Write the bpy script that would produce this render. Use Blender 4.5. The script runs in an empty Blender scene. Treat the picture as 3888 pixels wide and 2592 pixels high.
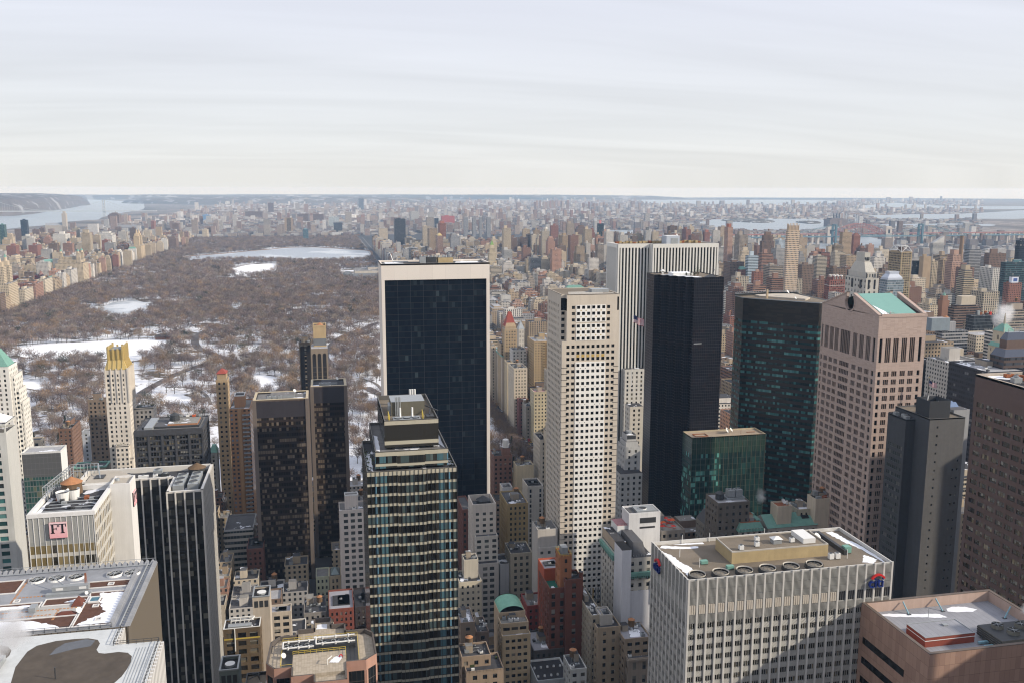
import bpy,math,random
import numpy as np
from mathutils import Vector,Matrix
random.seed(7)
RNG = np.random.default_rng(7)
S = bpy.context.scene
C = S.collection
rad = math.radians

# ---------------------------------------------------------------- camera
YAW,PITCH,ROLL = rad(11.71944),rad(9.4836),rad(-0.08482)
cf = Vector((math.sin(YAW)*math.cos(PITCH),math.cos(YAW)*math.cos(PITCH),-math.sin(PITCH)))
cr = Vector((math.cos(YAW),-math.sin(YAW),0))
cd = cf.cross(cr)
r2 = cr*math.cos(ROLL)+cd*math.sin(ROLL)
d2 = cd*math.cos(ROLL)-cr*math.sin(ROLL)
camd = bpy.data.cameras.new('camera')
cam = bpy.data.objects.new('camera',camd)
C.objects.link(cam)
M = Matrix((r2,-d2,-cf)).transposed().to_4x4()
M.translation = (0,0,260)
cam.matrix_world = M
camd.sensor_width = 36
camd.lens = 32.162
camd.clip_start = 1
camd.clip_end = 120000
S.camera = cam

# ---------------------------------------------------------------- sky, sun, exposure
SUN_EL,SUN_AZ = rad(26),rad(116)          # azimuth clockwise from +Y
W = bpy.data.worlds.new('World')
S.world = W
W.use_nodes = True
nt = W.node_tree
nt.nodes.clear()
def wn(t,**k):
    n = nt.nodes.new(t)
    for a,b in k.items(): setattr(n,a,b)
    return n
wo = wn('ShaderNodeOutputWorld');bg = wn('ShaderNodeBackground')
sky = wn('ShaderNodeTexSky',sky_type='NISHITA',sun_disc=False,sun_elevation=SUN_EL,sun_rotation=SUN_AZ)
tc = wn('ShaderNodeTexCoord');sep = wn('ShaderNodeSeparateXYZ')
nt.links.new(tc.outputs['Generated'],sep.inputs[0])
def wm(op,a,b=0.0,c=None):
    n = wn('ShaderNodeMath',operation=op)
    for i,v in enumerate((a,b,c)):
        if v is None: continue
        if hasattr(v,'links'): nt.links.new(v,n.inputs[i])
        else: n.inputs[i].default_value = v
    return n.outputs[0]
zc = wm('MAXIMUM',sep.outputs[2],0.02)
cx_ = wm('DIVIDE',sep.outputs[0],wm('ADD',zc,0.12));cy_ = wm('DIVIDE',sep.outputs[1],wm('ADD',zc,0.12))
cmb = wn('ShaderNodeCombineXYZ')
nt.links.new(wm('MULTIPLY',cx_,0.42),cmb.inputs[0]);nt.links.new(wm('MULTIPLY',cy_,2.3),cmb.inputs[1])
no = wn('ShaderNodeTexNoise');no.inputs['Scale'].default_value = 0.9;no.inputs['Detail'].default_value = 7;no.inputs['Roughness'].default_value = .5
no.inputs['Distortion'].default_value = .6
nt.links.new(cmb.outputs[0],no.inputs['Vector'])
rp = wn('ShaderNodeValToRGB')                # thin high cloud by elevation, white grey above the horizon
nt.links.new(sep.outputs[2],rp.inputs[0])
el = rp.color_ramp.elements
el[0].position = 0.0;el[0].color = (.86,.86,.835,1)
el[1].position = 0.42;el[1].color = (.79,.825,.955,1)
e = el.new(.06);e.color = (.83,.85,.875,1)
e = el.new(.18);e.color = (.80,.825,.915,1)
sc = wn('ShaderNodeMixRGB',blend_type='MULTIPLY');sc.inputs[0].default_value = 1
nt.links.new(rp.outputs[0],sc.inputs[1])
cv = wm('ADD',wm('MULTIPLY',no.outputs[0],3.0),8.75)  # cloud radiance before the 0.1 strength
cvc = wn('ShaderNodeCombineXYZ')
for i in range(3): nt.links.new(cv,cvc.inputs[i])
nt.links.new(cvc.outputs[0],sc.inputs[2])
mx = wn('ShaderNodeMixRGB');mx.inputs[0].default_value = .9
nt.links.new(sky.outputs[0],mx.inputs[1]);nt.links.new(sc.outputs[0],mx.inputs[2])
nt.links.new(mx.outputs[0],bg.inputs[0]);bg.inputs[1].default_value = 0.1
nt.links.new(bg.outputs[0],wo.inputs[0])

sd = bpy.data.lights.new('sun','SUN')
sd.energy = 4.8;sd.angle = rad(.6);sd.color = (1,.9,.76)
so = bpy.data.objects.new('sun',sd)
sv = Vector((math.sin(SUN_AZ)*math.cos(SUN_EL),math.cos(SUN_AZ)*math.cos(SUN_EL),math.sin(SUN_EL)))
so.rotation_euler = (-sv).to_track_quat('-Z','Y').to_euler()
so.location = (300,-200,600)
C.objects.link(so)
vs = S.view_settings
S.display_settings.display_device = 'sRGB'
vs.view_transform = 'Standard';vs.look = 'None';vs.exposure = 0.0;vs.gamma = 1
S.render.engine = 'CYCLES'
S.cycles.use_denoising = True
S.cycles.filter_width = 1.15
try:
    S.cycles.denoiser = 'OPENIMAGEDENOISE'
    S.cycles.denoising_input_passes = 'RGB_ALBEDO_NORMAL'
    S.cycles.denoising_prefilter = 'ACCURATE'
except Exception: pass
S.cycles.max_bounces = 5;S.cycles.diffuse_bounces = 1;S.cycles.glossy_bounces = 3
S.cycles.volume_bounces = 2;S.cycles.transparent_max_bounces = 8
S.cycles.use_adaptive_sampling = True;S.cycles.adaptive_threshold = .01
S.cycles.caustics_reflective = False;S.cycles.caustics_refractive = False
S.cycles.volume_step_rate = 2.0;S.cycles.volume_max_steps = 96

# ---------------------------------------------------------------- materials
class NG:
    def __init__(s,name):
        s.mat = bpy.data.materials.new(name);s.mat.use_nodes = True
        s.t = s.mat.node_tree;s.t.nodes.clear()
        s.out = s.n('ShaderNodeOutputMaterial')
    def n(s,ty,**k):
        n = s.t.nodes.new(ty)
        for a,b in k.items(): setattr(n,a,b)
        return n
    def put(s,v,sock):
        if hasattr(v,'links'): s.t.links.new(v,sock)
        elif isinstance(v,(tuple,list)): sock.default_value = tuple(v)+((1,) if len(v) == 3 and sock.type == 'RGBA' else ())
        else: sock.default_value = v
    def m(s,op,a,b=0.0,c=None,clamp=False):
        n = s.n('ShaderNodeMath',operation=op);n.use_clamp = clamp
        s.put(a,n.inputs[0]);s.put(b,n.inputs[1])
        if c is not None: s.put(c,n.inputs[2])
        return n.outputs[0]
    def mix(s,f,a,b,bt='MIX'):
        n = s.n('ShaderNodeMixRGB',blend_type=bt)
        s.put(f,n.inputs[0]);s.put(a,n.inputs[1]);s.put(b,n.inputs[2]);return n.outputs[0]
    def xyz(s,x,y,z=0.0):
        n = s.n('ShaderNodeCombineXYZ')
        for i,v in enumerate((x,y,z)): s.put(v,n.inputs[i])
        return n.outputs[0]
    def ramp(s,v,els,interp='CONSTANT'):
        n = s.n('ShaderNodeValToRGB');n.color_ramp.interpolation = interp
        e = n.color_ramp.elements
        while len(e) > 1: e.remove(e[-1])
        e[0].position = els[0][0];e[0].color = tuple(els[0][1])+(1,)
        for p,c in els[1:]:
            q = e.new(p);q.color = tuple(c)+(1,)
        s.put(v,n.inputs[0]);return n.outputs[0]
    def noise(s,scale,detail=3,vec=None,rough=.55):
        n = s.n('ShaderNodeTexNoise');n.inputs['Scale'].default_value = scale
        n.inputs['Detail'].default_value = detail;n.inputs['Roughness'].default_value = rough
        s.put(vec if vec is not None else s.pos(),n.inputs['Vector']);return n.outputs[0]
    def pos(s):
        if not hasattr(s,'_p'): s._p = s.n('ShaderNodeNewGeometry')
        return s._p.outputs['Position']
    def isl(s):
        s.pos();return s._p.outputs['Random Per Island']
    def uv(s):
        n = s.n('ShaderNodeUVMap');n.uv_map = 'UVMap'
        q = s.n('ShaderNodeSeparateXYZ');s.t.links.new(n.outputs[0],q.inputs[0]);return q.outputs[0],q.outputs[1]
    def attr(s):
        n = s.n('ShaderNodeAttribute');n.attribute_name = 'col';return n.outputs['Color']
    def orand(s):
        return s.n('ShaderNodeObjectInfo').outputs['Random']
    def white(s,x,y,z=0.0):
        n = s.n('ShaderNodeTexWhiteNoise');s.t.links.new(s.xyz(x,y,z),n.inputs[0]);return n.outputs['Value']
    def fin(s,col,rough=.8,spec=.3,metal=0.0,bump=None):
        p = s.n('ShaderNodeBsdfPrincipled')
        s.put(col,p.inputs['Base Color']);s.put(rough,p.inputs['Roughness'])
        s.put(metal,p.inputs['Metallic'])
        s.put(spec,p.inputs['Specular IOR Level'])
        if bump is not None:
            b = s.n('ShaderNodeBump');b.inputs['Strength'].default_value = bump[1];b.inputs['Distance'].default_value = bump[2]
            s.put(bump[0],b.inputs['Height']);s.t.links.new(b.outputs[0],p.inputs['Normal'])
        s.t.links.new(p.outputs[0],s.out.inputs['Surface']);return s.mat
    def var(s,col,amt=.2,scale=.12,detail=4):
        k = s.m('ADD',s.m('MULTIPLY',s.noise(scale,detail),2*amt),1-amt)
        return s.mix(1.0,col,s.xyz(k,k,k),'MULTIPLY')

MATS = {}
def solid(name,col,rough=.8,var=.18,scale=.25,spec=.3,metal=0.0):
    if name in MATS: return MATS[name]
    g = NG(name);c = g.var(col,var,scale)
    if rough > .6:                             # rain streaks and grime
        sp = g.n('ShaderNodeVectorMath',operation='MULTIPLY');g.put(g.pos(),sp.inputs[0]);sp.inputs[1].default_value = (1,1,.07)
        k = g.m('ADD',g.m('MULTIPLY',g.noise(.7,4,sp.outputs[0],.7),.34),.83);c = g.mix(1.0,c,g.xyz(k,k,k),'MULTIPLY')
    MATS[name] = g.fin(c,rough,spec,metal);return MATS[name]
def attrmat(name,rough=.85,var=.22,scale=.09,streak=True):
    g = NG(name);c = g.var(g.attr(),var,scale)
    if streak:
        sp = g.n('ShaderNodeVectorMath',operation='MULTIPLY');g.put(g.pos(),sp.inputs[0]);sp.inputs[1].default_value = (1,1,.06)
        k = g.m('ADD',g.m('MULTIPLY',g.noise(.9,3,sp.outputs[0]),.4),.8)
        c = g.mix(1.0,c,g.xyz(k,k,k),'MULTIPLY')
    MATS[name] = g.fin(c,rough,.25);return MATS[name]
def winmat(name,bay,sto,x0,x1,z0,z1,wall=None,ramp=None,rough=.12,run=3,wv=.2,band=None,wrough=.85,zones=None,step=None):
    """facade of bays and storeys from metre UVs; wall None = colour attribute"""
    g = NG(name);u,v = g.uv()
    uu = g.m('DIVIDE',u,bay);vv = g.m('DIVIDE',v,sto)
    if step: vv = g.m('ADD',vv,g.ramp(g.m('DIVIDE',u,step[0]),step[1]))
    cu,cv_ = g.m('FLOOR',uu),g.m('FLOOR',vv);fu,fv = g.m('FRACT',uu),g.m('FRACT',vv)
    mk = g.m('MULTIPLY',g.m('MULTIPLY',g.m('GREATER_THAN',fu,x0),g.m('LESS_THAN',fu,x1)),
             g.m('MULTIPLY',g.m('GREATER_THAN',fv,z0),g.m('LESS_THAN',fv,z1)))
    seed = g.m('MULTIPLY',g.orand(),97.0)
    h1 = g.white(cu,cv_,seed);h2 = g.white(g.m('FLOOR',g.m('DIVIDE',uu,float(run))),cv_,g.m('ADD',seed,5.3))
    h = g.m('ADD',g.m('MULTIPLY',h1,.5),g.m('MULTIPLY',h2,.5))
    gl = g.ramp(h,ramp or [(0,(.012,.016,.02)),(.55,(.03,.035,.042)),(.72,(.10,.10,.10)),(.82,(.02,.025,.03)),(.93,(.22,.21,.19))])
    if zones is not None:                      # opaque vertical zones across the width: (position, colour), black = glass
        zc_ = g.ramp(g.m('DIVIDE',u,zones[0]),zones[1]);zm = g.ramp(g.m('DIVIDE',u,zones[0]),zones[2])
        gl = g.mix(zm,gl,zc_)
    wc = g.attr() if wall is None else wall
    wc = g.var(wc,wv,.1)
    if band is not None:                       # second wall colour below a fraction of the storey
        wc = g.mix(g.m('LESS_THAN',fv,band[0]),wc,band[1])
    col = g.mix(mk,wc,gl)
    ro = g.m('ADD',g.m('MULTIPLY',mk,rough-wrough),wrough)
    MATS[name] = g.fin(col,ro,g.m('SUBTRACT',.25,g.m('MULTIPLY',mk,.03)));return MATS[name]

masonry = attrmat('masonry')
winmat('punch',3.2,3.4,.28,.72,.30,.80)
winmat('ribbon',1.9,3.3,.04,.96,.45,.92)
winmat('rib',3.4,3.3,.30,.74,.22,.95)
winmat('glass',1.6,3.6,.06,.94,.12,.95,wv=.3)
blank = masonry
winmat('greengrid',1.7,3.6,.08,.93,.07,.93,(.16,.17,.16),[(0,(.02,.05,.045)),(.3,(.035,.085,.075)),(.6,(.12,.13,.085)),(.75,(.03,.07,.06))],run=2)
winmat('bronze',1.55,3.75,.07,.94,.40,.97,(.022,.014,.012),[(0,(.010,.008,.008)),(.40,(.022,.016,.011)),(.50,(.13,.10,.072)),(.60,(.165,.13,.095)),(.68,(.016,.013,.010)),(.80,(.13,.10,.072)),(.9,(.06,.048,.036))],rough=.18,run=8,wv=.15)
winmat('balc',3.1,3.2,.25,.75,.3,.78,(.36,.20,.11),[(0,(.05,.06,.07)),(.6,(.16,.2,.25)),(.8,(.03,.03,.03))])
winmat('ribbonA',2,3.9,.02,.98,.36,.86,(.42,.38,.33),[(0,(.02,.03,.03)),(.6,(.06,.07,.07))])
winmat('ribbonD',1.8,3.8,.05,.96,.40,.90,(.10,.07,.06),[(0,(.02,.025,.03)),(.6,(.06,.07,.085)),(.85,(.10,.11,.12))])
winmat('darkoff',2.2,3.7,.10,.92,.34,.86,(.035,.035,.045),[(0,(.014,.014,.018)),(.55,(.03,.03,.036)),(.80,(.18,.18,.18)),(.88,(.02,.02,.025))])
winmat('tanslab',3.2,3.0,.3,.8,.25,.75,(.42,.31,.18))
winmat('blueglass',1.8,3.6,.08,.93,.15,.92,(.36,.37,.38),[(0,(.08,.12,.15)),(.5,(.16,.22,.26)),(.8,(.05,.08,.10))])
winmat('baywin',2.4,3.3,.22,.78,.28,.80,(.54,.43,.32),[(0,(.03,.035,.045)),(.5,(.10,.12,.15)),(.8,(.20,.19,.17))])

roof_tar = None
g = NG('roof_tar')
ri = g.isl();base = g.ramp(g.m('FRACT',g.m('ADD',ri,g.orand())),[(0,(.055,.055,.06)),(.4,(.10,.10,.105)),(.6,(.17,.165,.16)),(.8,(.23,.22,.20)),(.92,(.34,.34,.35))])
sn = g.m('GREATER_THAN',g.noise(.11,4),.62)
roof_tar = g.fin(g.mix(sn,g.var(base,.35,.5),(.72,.74,.78)),.9,.2)
g = NG('roof_gravel')
roof_gravel = g.fin(g.mix(1.0,g.var(g.var((.19,.16,.125),.3,.16),.25,.05),g.xyz(*[g.m('ADD',g.m('MULTIPLY',g.noise(3,2),.5),.75)]*3),'MULTIPLY'),.95,.1)
g = NG('snow')
snow_m = g.fin(g.var((.82,.84,.88),.08,.6),.7,.2)
def blinds(g,els):
    """dark glass, each window its own tone, some with a blind drawn part of the way down"""
    pr = g.m('FRACT',g.m('ADD',g.isl(),g.orand()));u,v = g.uv();r2 = g.m('FRACT',g.m('MULTIPLY',pr,7.31));r3 = g.m('FRACT',g.m('MULTIPLY',pr,13.7))
    mk = g.m('GREATER_THAN',v,g.m('ADD',.5,g.m('MULTIPLY',r2,3.6)));b = g.m('ADD',.07,g.m('MULTIPLY',r3,.2))
    return g.fin(g.mix(mk,g.ramp(pr,els),g.xyz(b,g.m('MULTIPLY',b,.95),g.m('MULTIPLY',b,.82))),g.m('ADD',.1,g.m('MULTIPLY',mk,.3)),.5)
g = NG('pane')
pane = blinds(g,[(0,(.012,.014,.017)),(.52,(.028,.032,.036)),(.74,(.075,.075,.07)),(.84,(.018,.02,.024)),(.93,(.22,.20,.17))])
g = NG('pane_teal')
pane_t = g.fin(g.ramp(g.m('FRACT',g.m('ADD',g.isl(),g.orand())),[(0,(.02,.06,.06)),(.4,(.05,.16,.155)),(.75,(.10,.22,.21)),(.9,(.03,.04,.04))]),.12,.5)
g = NG('pane_brown')
pane_b = blinds(g,[(0,(.010,.009,.009)),(.4,(.028,.024,.02)),(.66,(.10,.085,.06)),(.8,(.02,.02,.018)),(.9,(.19,.155,.10))])
g = NG('pane_grey')
pane_g = g.fin(g.ramp(g.m('FRACT',g.m('ADD',g.isl(),g.orand())),[(0,(.045,.052,.05)),(.4,(.075,.082,.078)),(.7,(.03,.035,.035)),(.88,(.14,.14,.13))]),.12,.5)
g = NG('pane_dark')
pane_d = g.fin(g.ramp(g.m('FRACT',g.m('ADD',g.isl(),g.orand())),[(0,(.006,.007,.008)),(.6,(.014,.015,.016)),(.9,(.045,.045,.042))]),.1,.4)
white_p = solid('white_paint',(.70,.70,.68),.6,.1,.3)
copper = solid('green_copper',(.16,.32,.265),.65,.25,.5)
metal_g = solid('grey_metal',(.33,.35,.36),.45,.2,.8,.4,.3)
metal_d = solid('dark_metal',(.05,.052,.055),.5,.2,.8,.4,.2)
rust = solid('rust',(.25,.085,.035),.9,.4,.7)
wood = solid('tank_wood',(.13,.085,.05),.9,.3,.9)
terra = solid('terracotta',(.36,.17,.08),.9,.25,.9)
black = solid('black',(.012,.012,.014),.6,.1,1)
yellow = solid('yellow_paint',(.55,.42,.08),.6,.1,1)
hedge = solid('hedge',(.045,.06,.022),.95,.5,1.3)

# ---------------------------------------------------------------- mesh builder
class MB:
    def __init__(s,col=(.5,.5,.5)):
        s.v = [];s.f = [];s.mi = [];s.uv = [];s.c = [];s.mats = [];s.col = col
    def idx(s,mat):
        if mat not in s.mats: s.mats.append(mat)
        return s.mats.index(mat)
    def face(s,pts,mat,uvs=None):
        n = len(s.v);k = len(pts)
        s.v += [tuple(p) for p in pts];s.f.append(tuple(range(n,n+k)));s.mi.append(s.idx(mat))
        s.uv += uvs if uvs else [(p[0],p[1]) for p in pts]
        s.c += [s.col]*k
    def quad(s,a,b,c,d,mat,u0=0.0,v0=0.0):
        lu = math.dist(a,b);lv = math.dist(a,d)
        s.face((a,b,c,d),mat,[(u0,v0),(u0+lu,v0),(u0+lu,v0+lv),(u0,v0+lv)])
    def wall(s,x0,y0,x1,y1,z0,z1,mat,u0=0.0,zr=0.0):
        L = math.hypot(x1-x0,y1-y0)
        s.face(((x0,y0,z0),(x1,y1,z0),(x1,y1,z1),(x0,y0,z1)),mat,[(u0,z0-zr),(u0+L,z0-zr),(u0+L,z1-zr),(u0,z1-zr)])
    def prism(s,pts,z0,z1,side,top=None,zr=None,u0=0.0,bottom=False):
        zr = z1 if zr is None else zr
        n = len(pts);mats = side if isinstance(side,(list,tuple)) else [side]*n
        for i in range(n):
            a,b = pts[i],pts[(i+1) % n]
            if mats[i] is None: continue
            s.wall(a[0],a[1],b[0],b[1],z0,z1,mats[i],u0,zr)
        if top is not None: s.face([(p[0],p[1],z1) for p in pts],top)
        if bottom: s.face([(p[0],p[1],z0) for p in reversed(pts)],mats[0])
    def box(s,x0,x1,y0,y1,z0,z1,side,top=None,bottom=False,u0=0.0):
        s.prism([(x0,y0),(x1,y0),(x1,y1),(x0,y1)],z0,z1,side,top if top is not None else (side if not isinstance(side,(list,tuple)) else side[0]),None,u0,bottom)
    def frus(s,p0,z0,p1,z1,mat,top=None):
        n = len(p0)
        for i in range(n):
            j = (i+1) % n
            s.quad((*p0[i],z0),(*p0[j],z0),(*p1[j],z1),(*p1[i],z1),mat)
        if top is not None: s.face([(*p,z1) for p in p1],top)
    def hip(s,x0,x1,y0,y1,z0,z1,mat,rx=.5,ry=.5,k=0.0):
        cx,cy = x0+(x1-x0)*rx,y0+(y1-y0)*ry;wx,wy = (x1-x0)*k/2,(y1-y0)*k/2
        s.frus([(x0,y0),(x1,y0),(x1,y1),(x0,y1)],z0,[(cx-wx,cy-wy),(cx+wx,cy-wy),(cx+wx,cy+wy),(cx-wx,cy+wy)],z1,mat,mat if k else None)
    def cyl(s,cx,cy,z0,z1,r0,r1,mat,n=12,cap=None):
        P = [(math.cos(2*math.pi*i/n),math.sin(2*math.pi*i/n)) for i in range(n)]
        for i in range(n):
            a,b = P[i],P[(i+1) % n]
            s.quad((cx+a[0]*r0,cy+a[1]*r0,z0),(cx+b[0]*r0,cy+b[1]*r0,z0),(cx+b[0]*r1,cy+b[1]*r1,z1),(cx+a[0]*r1,cy+a[1]*r1,z1),mat)
        if cap is not None and r1 > 0: s.face([(cx+p[0]*r1,cy+p[1]*r1,z1) for p in P],cap)
    def tube(s,p,q,r,mat,n=5):
        p,q = Vector(p),Vector(q);d = (q-p).normalized()
        a = d.orthogonal().normalized();b = d.cross(a)
        R = [(a*math.cos(2*math.pi*i/n)+b*math.sin(2*math.pi*i/n))*r for i in range(n)]
        for i in range(n):
            j = (i+1) % n
            s.quad(p+R[i],p+R[j],q+R[j],q+R[i],mat)
        s.face([p+x for x in reversed(R)],mat);s.face([q+x for x in R],mat)
    def rim(s,x0,x1,y0,y1,z0,z1,t,mat,top=None):
        top = top or mat
        s.box(x0,x1,y0,y0+t,z0,z1,mat,top);s.box(x0,x1,y1-t,y1,z0,z1,mat,top)
        s.box(x0,x0+t,y0+t,y1-t,z0,z1,mat,top);s.box(x1-t,x1,y0+t,y1-t,z0,z1,mat,top)
    def rail(s,pts,z,h,mat,r=.05,step=2.0):
        for a,b in zip(pts,pts[1:]):
            L = math.dist(a,b);n = max(1,int(L/step))
            for k in (.5,1): s.tube((*a,z+h*k),(*b,z+h*k),r,mat,4)
            for i in range(n+1):
                x,y = a[0]+(b[0]-a[0])*i/n,a[1]+(b[1]-a[1])*i/n
                s.tube((x,y,z),(x,y,z+h),r,mat,4)
    def sheet(s,pts,z,mat):
        s.face([(p[0],p[1],z) for p in pts],mat)
    def build(s,name,parent=None,o=(0,0,0),smooth=False):
        me = bpy.data.meshes.new(name)
        V = np.array(s.v,dtype=np.float64).reshape(-1,3)-np.array(o)
        me.from_pydata(V.tolist(),[],s.f)
        for m in s.mats: me.materials.append(m)
        me.polygons.foreach_set('material_index',s.mi)
        uv = me.uv_layers.new(name='UVMap');uv.data.foreach_set('uv',np.array(s.uv,dtype=np.float32).ravel())
        ca = me.color_attributes.new('col','FLOAT_COLOR','CORNER')
        cc = np.ones((len(s.c),4),dtype=np.float32);cc[:,:3] = np.array(s.c,dtype=np.float32)
        ca.data.foreach_set('color',cc.ravel())
        if smooth: me.polygons.foreach_set('use_smooth',[True]*len(s.f))
        ob = bpy.data.objects.new(name,me);C.objects.link(ob)
        if parent is not None: ob.parent = parent
        else: ob.location = o
        return ob
def tag(o,label=None,cat=None,group=None,kind=None):
    if label: o['label'] = label
    if cat: o['category'] = cat
    if group: o['group'] = group
    if kind: o['kind'] = kind
    return o
class T:
    """a thing: an Empty at its base that parents its parts"""
    def __init__(s,name,label,cat,o,group=None):
        s.o = o;s.r = bpy.data.objects.new(name,None);s.r.empty_display_size = 2
        s.r.location = o;C.objects.link(s.r);tag(s.r,label,cat,group)
    def part(s,name,mb,label=None,parent=None,kind=None,smooth=False):
        if not mb.f: return None
        k = {'snow_patch': 1,'puddle': 1,'ochre_panel': 5}.get(name)
        if k and len(mb.f) > k and len(mb.f) % k == 0:     # separate pieces, one part each
            for i in range(0,len(mb.f),k):
                q = MB();a = mb.f[i][0];b = mb.f[i+k-1][-1]+1;q.v = mb.v[a:b];q.uv = mb.uv[a:b];q.c = mb.c[a:b];q.mats = mb.mats;q.mi = mb.mi[i:i+k];q.f = [tuple(j-a for j in f) for f in mb.f[i:i+k]]
                tag(q.build(name,s.r,s.o),label)
            return None
        return tag(mb.build(name,parent or s.r,s.o,smooth),label,kind=kind)
def one(name,mb,label,cat,o,group=None,smooth=False):
    return tag(mb.build(name,None,o,smooth),label,cat,group)
def struct(name,mb,kind='structure'):
    return tag(mb.build(name),kind=kind)

def bays(L,bay,w,m=.6,n=None):
    n = n or max(1,int((L-2*m+bay-w)/bay+1e-6));tot = (n-1)*bay+w;s0 = (L-tot)/2
    if s0 < .15: n = max(1,n-1);tot = (n-1)*bay+w;s0 = (L-tot)/2
    return [(s0+i*bay,s0+i*bay+w) for i in range(n)]
def floors(zb,zt,sto,h,top=1.6):
    out = [];z = zt-top
    while z-h > zb+1: out.append((z-h,z));z -= sto
    return out[::-1]
def fac(mb,wins,x0,y0,x1,y1,zb,zt,cols,rows,rec,mat,zr=None,skip=None,rev=None):
    """wall with real recessed openings; walk the outline counter clockwise"""
    L = math.hypot(x1-x0,y1-y0);dx,dy = (x1-x0)/L,(y1-y0)/L;zr = zt if zr is None else zr
    P = lambda u,z,d=0.0: (x0+dx*u-dy*d,y0+dy*u+dx*d,z)
    def q(u0,u1,z0,z1):
        if u1-u0 > .01 and z1-z0 > .01: mb.face((P(u0,z0),P(u1,z0),P(u1,z1),P(u0,z1)),mat,[(u0,z0-zr),(u1,z0-zr),(u1,z1-zr),(u0,z1-zr)])
    z = zb;rv = rev or mat
    for j,(a,b) in enumerate(rows):
        q(0,L,z,a);u = 0
        for i,(c,d) in enumerate(cols):
            if skip and skip(i,j): continue
            q(u,c,a,b);u = d
            A,B,D,E = P(c,a),P(d,a),P(d,b),P(c,b);a2,b2,d2_,e2 = P(c,a,rec),P(d,a,rec),P(d,b,rec),P(c,b,rec)
            mb.quad(A,B,b2,a2,rv);mb.quad(B,D,d2_,b2,rv);mb.quad(D,E,e2,d2_,rv);mb.quad(E,A,a2,e2,rv)
            wins.append((a2,b2,d2_,e2))
        q(u,L,a,b);z = b
    q(0,L,z,zt)
_wm = {}
def windows(t,wins,mat,n=100,name='window'):
    """the windows that show largest as parts, the rest as one part"""
    if not wins: return
    cam0 = Vector((0,0,260))
    def vis(w):
        c = Vector([sum(p[i] for p in w)/4 for i in range(3)]);nn = (Vector(w[1])-Vector(w[0])).cross(Vector(w[3])-Vector(w[0]))
        d = cam0-c;return -(nn.dot(d)/d.length**3*(1 if c.z > 25 else .3)*(1+c.z/150))
    wins = sorted(wins,key=vis)
    for w in wins[:n]:
        c = Vector([sum(p[i] for p in w)/4 for i in range(3)])
        loc = [Vector(p)-c for p in w]
        key = tuple(round(x,2) for p in loc for x in p)+(mat.name,)
        me = _wm.get(key)
        if me is None:
            m = MB();m.quad(*[tuple(p) for p in loc],mat)
            me = bpy.data.meshes.new(name);me.from_pydata(m.v,[],m.f);me.materials.append(mat);me.uv_layers.new(name='UVMap').data.foreach_set('uv',np.array(m.uv,dtype=np.float32).ravel());_wm[key] = me
        ob = bpy.data.objects.new(name,me);ob.location = c-Vector(t.o);ob.parent = t.r;C.objects.link(ob)
    if len(wins) > n:
        m = MB()
        for w in wins[n:]: m.quad(*w,mat)
        t.part(name,m,kind='stuff')

# ---------------------------------------------------------------- shared roof pieces
def rect(x0,x1,y0,y1): return [(x0,y0),(x1,y0),(x1,y1),(x0,y1)]
def ac_unit(t,x,y,z,w=3,d=2,h=1.8,fans=1,mat=None,name='cooling_unit'):
    m = MB();mat = mat or metal_g
    m.box(x-w/2,x+w/2,y-d/2,y+d/2,z+.25,z+h,mat)
    for i in range(4): m.box(x-w/2+(.1 if i % 2 else w-.3),x-w/2+(.3 if i % 2 else w-.1),y-d/2+(.1 if i < 2 else d-.3),y-d/2+(.3 if i < 2 else d-.1),z,z+.25,metal_d)
    p = t.part(name,m)
    for i in range(fans):
        cx = x-w/2+w*(i+.5)/fans;r = min(w/fans,d)*.4;m = MB()
        m.cyl(cx,y,z+h,z+h+.35,r,r,metal_g,10,metal_d);t.part('fan',m,None,p)
    return p
def tank(t,x,y,z,r=2.0,h=4.0,leg=2.5,mat=None,cone=None):
    m = MB();mat = mat or wood
    for a in range(4): m.tube((x+r*.7*math.cos(a*1.571+.78),y+r*.7*math.sin(a*1.571+.78),z),(x+r*.7*math.cos(a*1.571+.78),y+r*.7*math.sin(a*1.571+.78),z+leg),.15,metal_d,4)
    m.cyl(x,y,z+leg,z+leg+h,r,r*.96,mat,14)
    p = t.part('water_tank',m);m = MB();m.cyl(x,y,z+leg+h,z+leg+h+r*.6,r*1.06,0.02,cone or terra,14)
    return t.part('tank_roof',m,None,p)
def dish(t,x,y,z,r=1.0,az=2.4):
    m = MB();m.tube((x,y,z),(x,y,z+r*1.1),.08,metal_g,5)
    n = Vector((math.sin(az)*.8,math.cos(az)*.8,.6)).normalized();a = n.orthogonal().normalized();b = n.cross(a);c = Vector((x,y,z+r*1.4))
    R = [(a*math.cos(i*.5236)+b*math.sin(i*.5236))*r for i in range(12)]
    for i in range(12):
        j = (i+1) % 12;m.face([c-n*r*.25,c+R[i],c+R[j]],white_p);m.face([c-n*(r*.25+.06),c+R[j]-n*.06,c+R[i]-n*.06],white_p)
    return t.part('satellite_dish',m)
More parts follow.
